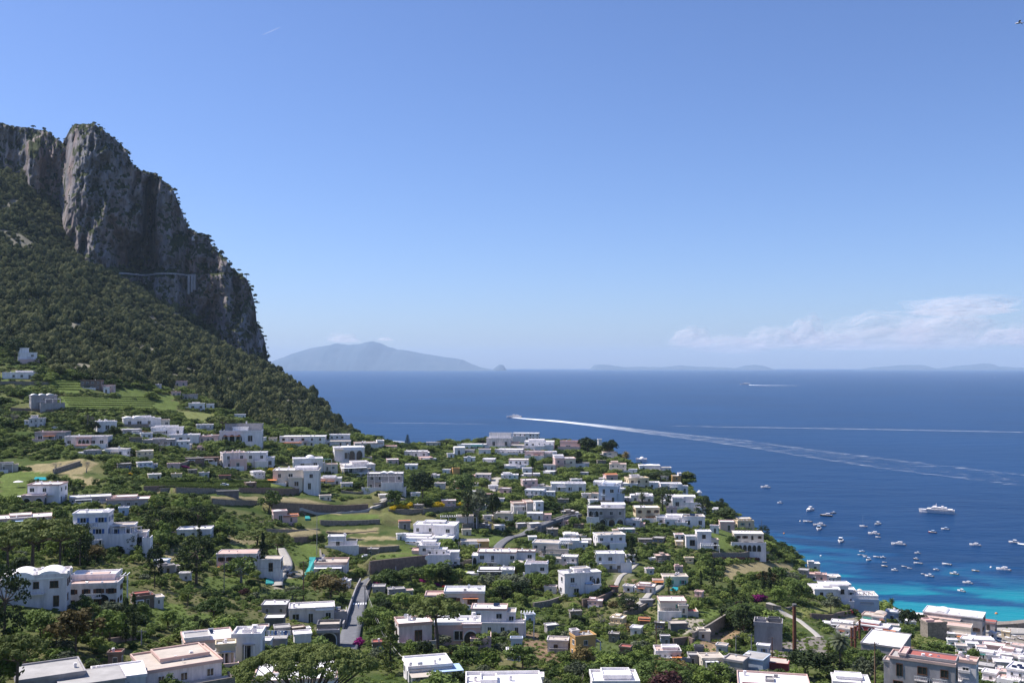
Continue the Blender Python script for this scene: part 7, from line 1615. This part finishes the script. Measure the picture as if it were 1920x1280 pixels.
# ------------------------------------------------------------------ cars
def car(u, v, head, mat, lab, L=4.2):
    p = hit(u, v)
    if p is None: return
    e = bpy.data.objects.new('parked_car', None); SC.collection.objects.link(e); e.location = (p[0], p[1], p[2] + .12); e.rotation_euler = (0, 0, R(head)); tag(e, lab, 'car', 'parked cars')
    prof = [(-2.1, .35), (-2.12, .8), (-1.95, 1.02), (-1.0, 1.08), (.8, 1.02), (1.9, .86), (2.1, .62), (2.1, .35)]
    mb = MB(); n = len(prof); mb.V += [(x_, -.86, z_) for x_, z_ in prof] + [(x_, .86, z_) for x_, z_ in prof]; mb.F += [tuple(range(n)), tuple(reversed(range(n, 2 * n)))] + [(i, i + n, (i + 1) % n + n, (i + 1) % n) for i in range(n)]; mb.M += [0] * (n + 2)
    cb = [(-1.7, 1.03), (-1.35, 1.42), (.2, 1.45), (1.0, 1.02)]; i = len(mb.V); mb.V += [(x_, -.70 if z_ > 1.1 else -.8, z_) for x_, z_ in cb] + [(x_, .70 if z_ > 1.1 else .8, z_) for x_, z_ in cb]
    mb.F.append((i + 1, i + 2, i + 6, i + 5)); mb.M.append(0); mb.build('body', MATS[mat], e)
    g_ = MB(); g_.V = mb.V[i:]; g_.F = [(0, 1, 2, 3), (7, 6, 5, 4), (0, 4, 5, 1), (3, 2, 6, 7)]; g_.M = [0] * 4; g_.build('window_glass', MATS['glass_recess_shade'], e)
    for x_ in (-1.3, 1.3):
        for y_ in (-.8, .8): w_ = MB(); w_.tube([(x_, y_ - .1, .32), (x_, y_ + .1, .32)], .32, 10); w_.build('wheel', MATS['dark_paint'], e)
simple_mat('carblack', (0.02, 0.022, 0.025), .25, .1, spec=.6); simple_mat('carwhite', (0.7, 0.7, 0.7), .3, .05, spec=.5); simple_mat('carsilver', (0.35, 0.36, 0.38), .3, .05, metal=.4)
for a in ((546,1080,80,'carblack','black car parked where the driveway widens'),(508,1079,10,'carsilver','silver car half hidden under the dark leaning cypress'),(536,1077,60,'dark_paint','dark car parked behind the black one on the driveway'),(688,1046,20,'carwhite','white car parked above the road bend'),(606,1211,95,'carsilver','silver car inside the open fronted garage'),
          (712,1146,70,'carblack','dark car on the drive by the round roadside tree'),(104,804,5,'carwhite','white car on the dirt yard over the bungalow'),(421,911,0,'carwhite','white car beside the long hedge under the rounded balcony house'),(1432,1240,30,'blue_paint','blue car by the grey warehouse'),(1812,1212,20,'carwhite','white van like car between the quay sheds'),(1844,1200,10,'dark_paint','dark car on the quay')): car(*a)
c = perch(252, 512, 0); p = (Lp[5][0], Lp[5][1] + 3, Lp[5][2])
e_ = [o for o in bpy.data.objects if o.name.startswith('parked_car') and o.get('label', '').startswith('white car on the dirt')][0]
n_ = e_.copy(); SC.collection.objects.link(n_); n_.location = p; n_.rotation_euler = (0, 0, 0); n_.scale = (1.7, 1.5, 1.5); n_['label'] = 'white van driving on the thin cliff road'; n_['group'] = 'vehicles on the cliff road'; n_.name = 'van'; n_['category'] = 'van'
for ch in list(e_.children): d_ = ch.copy(); SC.collection.objects.link(d_); d_.parent = n_
# ------------------------------------------------------------------ parasols, loungers, pools, tarps, creepers, broom
def parasol(p, mat, lab, r=1.5, h=2.4, grp='garden parasols'):
    e = bpy.data.objects.new('parasol', None); SC.collection.objects.link(e); e.location = p; tag(e, lab, 'parasol', grp)
    mb = MB(); mb.tube([(0, 0, -.2), (0, 0, h)], .05, 5); mb.build('pole', MATS['frame_white'], e); mb = MB(); mb.lathe([(r, h - .45), (r * .98, h - .4), (r * .5, h - .05), (.04, h + .2)], 8); mb.build('canopy', MATS[mat], e)
P_ = hit(973, 1078); parasol((P_[0], P_[1], P_[2] + 3.0), 'pale', 'big beige parasol on the hotel annex terrace', 2.6, 3.2)
P_ = hit(34, 913); parasol(P_, 'white', 'white parasol on the lawn beside the poolside cabin', 2.2, 2.8)
rt = hq['white sea terrace with crowd of tables and parasols']
def local(nick, fx, fy, z):
    o_ = [o for o in bpy.data.objects if o.get('label') == nick][0]; W_o = [c for c in o_.children if c.name.startswith('wall')][0].data; xs = [v_.co.x for v_ in W_o.vertices]; ys = [v_.co.y for v_ in W_o.vertices]; hz_ = max(v_.co.z for v_ in W_o.vertices)
    M = Matrix.Translation(o_.location) @ Matrix.Rotation(o_.rotation_euler.z, 4, 'Z'); return M @ Vector((min(xs) + fx * (max(xs) - min(xs)), min(ys) + fy * (max(ys) - min(ys)), hz_ * z + .26))
hues = ['white', 'canvas_white', 'pale', 'canvas_blue', 'orange']
i_ = 0
for fx in (.1, .26, .42, .58, .74, .9):
    for fy in (.12, .35, .6):
        i_ += 1; L_ = local('white sea terrace with crowd of tables and parasols', fx + rnd.uniform(-.04, .04), fy, 1.0)
        if i_ % 4 == 0: parasol(tuple(L_), 'pale', f'{["beige", "closed row", "seaward", "corner"][min(3, i_ // 4 - 1)] if i_ < 16 else "outer"} parasol among the tables on the white sea terrace', 1.3, 2.3, 'parasols of the sea terrace')
        else:
            e = bpy.data.objects.new('cafe_table', None); SC.collection.objects.link(e); e.location = L_; tag(e, 'small white table with chairs on the white sea terrace', 'table', 'tables of the sea terrace')
            mb = MB(); mb.tube([(0, 0, .7), (0, 0, .76)], .55, 8); mb.tube([(0, 0, 0), (0, 0, .7)], .06, 5); mb.build('table_top', MATS['canvas_white'], e)
            for a_ in (0, 2.1, 4.2): mb = MB(); cx_, cy_ = .95 * math.cos(a_), .95 * math.sin(a_); mb.box(cx_ - .22, cx_ + .22, cy_ - .22, cy_ + .22, .4, .46); mb.box(cx_ - .22, cx_ + .22, cy_ + .18, cy_ + .22, .46, .95); [mb.box(cx_ + s * .2 - .02, cx_ + s * .2 + .02, cy_ + q * .2 - .02, cy_ + q * .2 + .02, 0, .4) for s in (-1, 1) for q in (-1, 1)]; mb.build('chair', MATS['offwhite' if i_ % 2 else 'tanroof'], e)
simple_mat('lime', (0.48, 0.56, 0.14), .9, .1)
for k in range(10):
    P_ = hit(841 + k * 3.7, 1086 - k * .9)
    if P_: mb = MB(); mb.box(-.35, .35, -.95, .5, .28, .38); mb.face([(-.35, .5, .38), (.35, .5, .38), (.35, 1.0, .85), (-.35, 1.0, .85)]); [mb.box(x_ - .03, x_ + .03, y_ - .03, y_ + .03, -.2, .28) for x_ in (-.3, .3) for y_ in (-.85, .4)]; tag(mb.build('sun_lounger', MATS['lime'], loc=(P_[0], P_[1], P_[2] + .3), scale=(1.3, 1.3, 1.6)), 'lime green sun lounger in the row below the white gate house', 'sun lounger', 'lime sun loungers')
def slab(name, pts, mat, lab, cat, dz=.25, thick=.5, knd=None):
    P = [hit(u, v) for u, v in pts]; P = [p for p in P if p]
    if len(P) < 3: return
    z = sum(p[2] for p in P) / len(P); mb = MB(); top = [(p[0], p[1], p[2] + dz) for p in P]; bot = [(p[0], p[1], p[2] - thick) for p in P]
    mb.face(top[::-1]); n = len(P)
    for i in range(n): mb.face([bot[i], bot[(i + 1) % n], top[(i + 1) % n], top[i]])
    tag(mb.build(name, MATS[mat]), lab, cat)
slab('swimming_pool', [(62,900),(88,900),(90,895),(66,895)], 'pool', 'turquoise pool on the lawn beside the poolside cabin', 'pool')
slab('swimming_pool', [(1256,1107),(1268,1108),(1275,1101),(1262,1100)], 'pool', 'small light blue pool below the beige cottage', 'pool')
slab('tarpaulin', [(566,1086),(574,1086),(592,1066),(592,1046),(580,1046),(579,1062)], 'teal', 'long teal green tarpaulin strip beside the tan roadside house', 'tarpaulin', .5)
slab('tarpaulin', [(498,1096),(513,1096),(513,1086),(499,1086)], 'teal', 'small teal tarpaulin at the driveway edge', 'tarpaulin', .6)
slab('tarpaulin', [(572,975),(582,975),(580,970),(572,970)], 'teal', 'tiny teal net behind the orange tiled lean-to', 'tarpaulin', .9)
slab('green_court', [(932,940),(982,934),(978,928),(930,934)], 'darkgreen', 'dark green netted court behind the narrow gable house', 'court', .6)
def drape(kd, us, mat, lab, sc=(1, 1), nm=None, cat=None):
    """a creeper or hedge: crowns set close together along a line, joined as one plant"""
    Vs = []; c_me = [P[0] for P in PROTO['bush']]
    base = [np.array([v_.co[:] for v_ in c.vertices]) for c in c_me]
    for (u, v) in us:
        p = hit(u, v)
        if p is None: continue
        b_ = base[nrs.randint(len(base))]; a_ = nrs.rand() * 6.28; R_ = np.array([[math.cos(a_), -math.sin(a_), 0], [math.sin(a_), math.cos(a_), 0], [0, 0, 1]])
        Vs.append(b_ @ R_.T * np.array([sc[0], sc[0], sc[1]]) + np.array([p[0], p[1], p[2] - .2]))
    if not Vs: return
    o_ = link(nm or kd, cloud_mesh(nm or kd, np.concatenate(Vs), MATS[mat])); tag(o_, lab, cat or kd.replace('_', ' '))
def line(a, b, n): return [(a[0] + (b[0] - a[0]) * i / (n - 1), a[1] + (b[1] - a[1]) * i / (n - 1)) for i in range(n)]
drape('flowering_creeper', line((790,1089), (822,1098), 9), 'blossom_magenta', 'band of magenta bougainvillea above the big umbrella pine', (.6, .5))
drape('flowering_creeper', line((1414,1128), (1430,1124), 5), 'blossom_magenta', 'magenta bougainvillea mound at the pale stone wall', (1.2, 1.3))
drape('flowering_creeper', line((1384,1138), (1398,1134), 4), 'blossom_magenta', 'smaller pinkish creeper beside the magenta mound', (1.0, .9))
drape('flowering_creeper', line((668,1212), (676,1206), 3), 'blossom_magenta', 'pink creeper spilling over the road edge', (.7, .8))
drape('flowering_creeper', line((702,1094), (716,1096), 4), 'blossom_magenta', 'thin magenta blossoms inside the road bend', (.5, .5))
drape('flowering_creeper', line((832,1100), (846,1104), 4), 'blossom_red', 'red flower bed beside the magenta band', (.5, .4))
drape('flowering_creeper', line((1593,1150), (1603,1148), 3), 'blossom_red', 'red creeper at the end of the curved stone wall', (.9, .8))
drape('flowering_creeper', line((340,876), (352,878), 4), 'blossom_magenta', 'pink blossoms beside the tiny pink hut', (.8, .6))
drape('flowering_creeper', line((270,812), (278,812), 3), 'blossom_red', 'red blossoms beside the flat villa with dark porches', (.8, .7))
drape('broom_bush', [(736,956),(744,953),(752,952),(760,954),(768,950)], 'blossom_yellow', 'row of yellow broom along the long grey wall', (1.3, 1.1), cat='bush')
drape('broom_bush', [(816,952),(822,950),(828,952)], 'blossom_yellow', 'brightest yellow broom at the end of the long grey wall', (1.3, 1.4), cat='bush')
drape('broom_bush', [(798,944),(803,942)], 'blossom_yellow', 'yellow broom behind the row in the middle', (1.2, 1.3), cat='bush')
drape('broom_bush', [(856,950),(862,948)], 'blossom_yellow', 'pale yellow broom at the edge of the grey green giant', (1.0, 1.0), cat='bush')
drape('broom_bush', [(508,887),(512,886)], 'blossom_yellow', 'orange yellow bush behind the cream stepped villa', (1.4, 1.4), cat='bush')
drape('broom_bush', [(541,846),(546,845)], 'blossom_yellow', 'yellow bush in front of the long red verandah house', (1.2, 1.0), cat='bush')
drape('broom_bush', [(244,890),(254,890),(262,889)], 'blossom_yellow', 'yellow flower strip above the vineyard rows', (.9, .5), cat='bush')
for a, b, n, s, lab in (((800,1068),(864,1056),20,(.8,1.0),'dark trimmed hedge along the road under the white gate house'),((1096,1124),(1150,1104),16,(.7,.9),'trimmed hedge on the wall of the angular white villa'),((1300,1196),(1345,1170),16,(.6,.6),'yellow green hedge on top of the big retaining wall'),((1330,1050),(1440,1050),30,(.7,.8),'dark reddish hedge below the tall cream palazzo'),
                        ((990,1100),(1030,1094),12,(.8,.7),'hedge under the annex with glass doors'),((270,903),(510,903),60,(.8,.6),'long green vineyard row behind the terrace wall'),((0,878),(55,882),12,(1.,.9),'clipped hedge above the pool lawn'),((275,1152),(262,1166),6,(.9,.9),'rounded hedge beside the terrace lawn'),((180,1190),(268,1195),14,(.8,.8),'rounded clipped hedges beneath the cypress pair'),((730,948),(860,940),24,(1,1.),'dark hedge behind the yellow broom')):
    drape('hedge', line(a, b, n), 'leaf_purple' if 'reddish' in lab else ('leaf_light' if 'yellow' in lab or 'vineyard' in lab else 'leaf_mid'), lab, s)
VR = ('top', 'second', 'third', 'fourth', 'fifth', 'sixth', 'bottom')
for k in range(7):
    v0 = 743 + k * 4; drape('vine_row', line((118 + k * 3, v0), (300 - k * 4, v0 + 2), 44), 'leaf_light' if k % 2 else 'leaf_mixed', f'{VR[k]} vine row on the green meadow over the sloping vaults house', (.55, .38), cat='vineyard')
for k in range(4):
    v0 = 715 + k * 5; drape('vine_row', line((97, v0), (150, v0 + 1), 16), 'leaf_light', f'{VR[k] if k < 3 else "bottom"} vine row beside the brown stone farmhouse', (.55, .4), cat='vineyard')
for k in range(4):
    v0 = 906 + k * 2.6; drape('vine_row', line((272, v0), (505, v0 + .5), 60), 'leaf_mixed' if k % 2 else 'leaf_light', f'{VR[k] if k < 3 else "bottom"} vine row of the long vineyard above the tin shed', (.5, .4), cat='vineyard')
# ------------------------------------------------------------------ people (tiny): one skinned body each
def person_mesh(stride):
    pts = [(0, 0, .95), (0, 0, 1.2), (0, 0, 1.45), (0, 0, 1.56), (0, .02, 1.68), (0, 0, 1.78), (-.19, 0, 1.42), (-.26, -.03 - stride * .1, 1.15), (-.25, -.1, .92), (.19, 0, 1.42), (.26, .03 + stride * .1, 1.15), (.25, -.02, .92), (-.1, 0, .9), (-.11, stride * .12, .5), (-.11, stride * .26, .08), (-.11, stride * .26 - .14, .04), (.1, 0, .9), (.11, -stride * .14, .5), (.11, -stride * .22, .08), (.11, -stride * .22 - .14, .04)]
    ed = [(0, 1), (1, 2), (2, 3), (3, 4), (4, 5), (2, 6), (6, 7), (7, 8), (2, 9), (9, 10), (10, 11), (0, 12), (12, 13), (13, 14), (14, 15), (0, 16), (16, 17), (17, 18), (18, 19)]
    rad = [.15, .14, .17, .06, .095, .08, .07, .045, .035, .07, .045, .035, .09, .065, .045, .035, .09, .065, .045, .035]
    me = bpy.data.meshes.new('person'); me.from_pydata(pts, ed, []); return me, rad
PM = []
for s_ in (0.6, 1.0): PM.append(person_mesh(s_))
def person(p, mat, lab, rz=0):
    me, rad = PM[rnd.randrange(2)]; me = me.copy(); o_ = link('person', me, loc=p, rotz=rz); md = o_.modifiers.new('skin', 'SKIN'); me.materials.append(MATS[mat])
    lay = me.skin_vertices[0] if len(me.skin_vertices) else None
    if lay is None:
        bm = bmesh.new(); bm.from_mesh(me); bm.verts.layers.skin.verify(); bm.to_mesh(me); bm.free(); lay = me.skin_vertices[0]
    for v_, r_ in zip(lay.data, rad): v_.radius = (r_, r_)
    lay.data[0].use_root = True
    o_.modifiers.new('smooth', 'SUBSURF').levels = 1; o_.modifiers['smooth'].render_levels = 1; tag(o_, lab, 'person', 'people out walking'); return o_
for u, v, mat, lab in ((742,1070,'white','person in white walking beside the high brown wall'),(712,1082,'dark_paint','person in dark clothes at the inner bend of the road'),(672,1142,'blue_paint','person in blue crossing the road'),(1830,1183,'white','person in white at the quay houses'),(1848,1184,'blue_paint','person in blue near the low red roofed quay house'),(1866,1186,'dark_paint','person in dark clothes under the breakwater'),(1880,1185,'white','person in pale clothes under the breakwater'),(1895,1186,'red','person in red near the quay boats'),(1908,1186,'white','person in white by the outer quay boats'),(1838,1190,'pale','person in beige walking between the sheds')):
    p = hit(u, v)
    if p: person((p[0], p[1], p[2] + (.55 if u > 1700 else .2)), mat, lab, rnd.uniform(0, 6))
# laundry
P_ = local('blue grey roof terrace with hung washing', .5, .4, 1.0); mb = MB()
for k in range(7): x_ = P_[0] - 2.4 + k * .8; mb.box(x_, x_ + .6, P_[1] - .02, P_[1] + .02, P_[2] + .6, P_[2] + 1.7, k % 3)
for x_ in (-2.6, 3.2): mb.tube([(P_[0] + x_, P_[1], P_[2] - .1), (P_[0] + x_, P_[1], P_[2] + 1.9)], .04, 5, 0)
mb.tube([(P_[0] - 2.6, P_[1], P_[2] + 1.75), (P_[0] + 3.2, P_[1], P_[2] + 1.75)], .02, 4, 0)
tag(mb.build('clothes_line', [MATS['canvas_white'], MATS['canvas_blue'], MATS['blue_paint']]), 'washing line with white and blue laundry on the roof terrace', 'laundry')
# ------------------------------------------------------------------ clouds: nested thin veils of vapour beyond the haze; contrail; bird
m = bpy.data.materials.new('vapour'); m.use_nodes = True; t = m.node_tree; t.nodes.clear(); o = t.nodes.new('ShaderNodeOutputMaterial')
d1 = nd(t, 'ShaderNodeBsdfDiffuse'); d1.inputs[0].default_value = (1, .95, .95, 1); d2 = nd(t, 'ShaderNodeBsdfTranslucent'); d2.inputs[0].default_value = (1, .95, .95, 1); tp = nd(t, 'ShaderNodeBsdfTransparent')
m1 = nd(t, 'ShaderNodeMixShader'); m1.inputs[0].default_value = .68; m2 = nd(t, 'ShaderNodeMixShader'); m2.inputs[0].default_value = .052
t.links.new(d1.outputs[0], m1.inputs[1]); t.links.new(d2.outputs[0], m1.inputs[2]); t.links.new(tp.outputs[0], m2.inputs[1]); t.links.new(m1.outputs[0], m2.inputs[2]); t.links.new(m2.outputs[0], o.inputs[0]); MATS['vapour'] = m
def dnoise(d, s, seed): return (fbm(d[:, 0] * s + 5, d[:, 1] * s + d[:, 2] * s * .7 + 9, seed, 4) + fbm(d[:, 2] * s + 3, d[:, 0] * s * .6 + d[:, 1] * s + 1, seed + 5, 4)) / 2 - .5
def cloud(u, v, wpx, hpx, D, deep, seed, lab, rough=.9, flat=.35, shells=6):
    nu, nv = 110, 44; A_ = np.linspace(0, 2 * math.pi, nu, endpoint=False); B_ = np.linspace(-math.pi / 2 + .05, math.pi / 2 - .05, nv)
    a, b_ = np.meshgrid(A_, B_); d = np.stack([np.cos(a) * np.cos(b_), np.sin(a) * np.cos(b_), np.sin(b_)], -1).reshape(-1, 3)
    i = (np.arange(nv - 1)[:, None] * nu + np.arange(nu)[None]); j = (np.arange(nv - 1)[:, None] * nu + (np.arange(nu)[None] + 1) % nu); Q = np.stack([i, j, j + nu, i + nu], -1).reshape(-1, 4)
    s = D / FPX; VV = []; FF = []
    for k in range(shells):
        r_ = (1 - .12 * k) * (1 + dnoise(d, 2.2, seed + (k // 2)) * rough * 1.7 + dnoise(d, 7, seed + 3 + k) * rough * .45)
        V = d * r_[:, None] * np.array([wpx / 2 * s, deep, hpx / 2 * s]); V[:, 2] = np.where(V[:, 2] < 0, V[:, 2] * flat, V[:, 2]); VV.append(V); FF.append(Q + k * nu * nv)
    p = at(u, v, D); o_ = link('cloud', mesh_from('cloud', np.concatenate(VV), np.concatenate(FF), MATS['vapour'], True), loc=p); tag(o_, lab, 'cloud', 'clouds on the horizon')
CL = [(645,638,58,22,60000,1500,1,'small white cloud over the summit of the large island'),(722,637,26,9,60000,800,2,'faint wisp beside the small cloud over the island'),
 (1296,642,74,54,80000,2500,3,'pale cumulus at the outer end of the cloud bank'),(1370,654,140,48,80000,2500,4,'low soft cumulus in the cloud bank'),(1450,645,110,56,80000,2500,5,'rounded cumulus in the cloud bank'),(1512,636,66,78,79000,2200,6,'highest puffed cumulus tower in the cloud bank'),
 (1560,650,120,52,80000,2500,7,'wide cumulus past the puffed tower'),(1650,642,200,90,84000,4000,8,'broad hazy cloud mass under the anvil'),(1770,636,190,110,84000,4000,9,'thick hazy cloud base under the anvil'),(1805,582,200,50,90000,5000,10,'flat spreading pinkish anvil cloud'),(1885,638,90,50,80000,2500,12,'bright cumulus at the frame edge'),(1935,640,90,56,80000,2500,13,'cumulus cut by the frame edge')]
for c_ in CL: cloud(*c_)
p0, p1 = at(492, 66, 12000), at(524, 52, 12400); mb = MB(); mb.tube([p0, tuple((a + b) / 2 for a, b in zip(p0, p1)), p1], [2, 6, 3], 8)
m = m.copy(); m.name = 'trail_vapour'; m.node_tree.nodes['Mix Shader.001'].inputs[0].default_value = .12; tag(mb.build('contrail', m), 'short faint contrail in the open sky', 'contrail')
p = at(1911, 44, 60); mb = MB(); mb.V = []; mb.tube([(-.26, 0, 0), (-.1, 0, .03), (.12, 0, .02), (.24, 0, .03), (.3, 0, .02)], [.015, .06, .07, .045, .012], 8)
for s in (-1, 1): mb.face([(.08, 0, .04), (-.08, 0, .04), (-.16, s * .34, .12), (0, s * .34, .14)]); mb.face([(0, s * .34, .14), (-.16, s * .34, .12), (-.26, s * .66, .03)])
mb.face([(-.24, -.03, .01), (-.24, .03, .01), (-.36, .07, 0), (-.36, -.07, 0)])
o_ = mb.build('seagull', MATS['white'], loc=p, rotz=R(150)); o_.scale = (.75,) * 3; tag(o_, 'white gull gliding in the upper corner of the sky', 'bird')
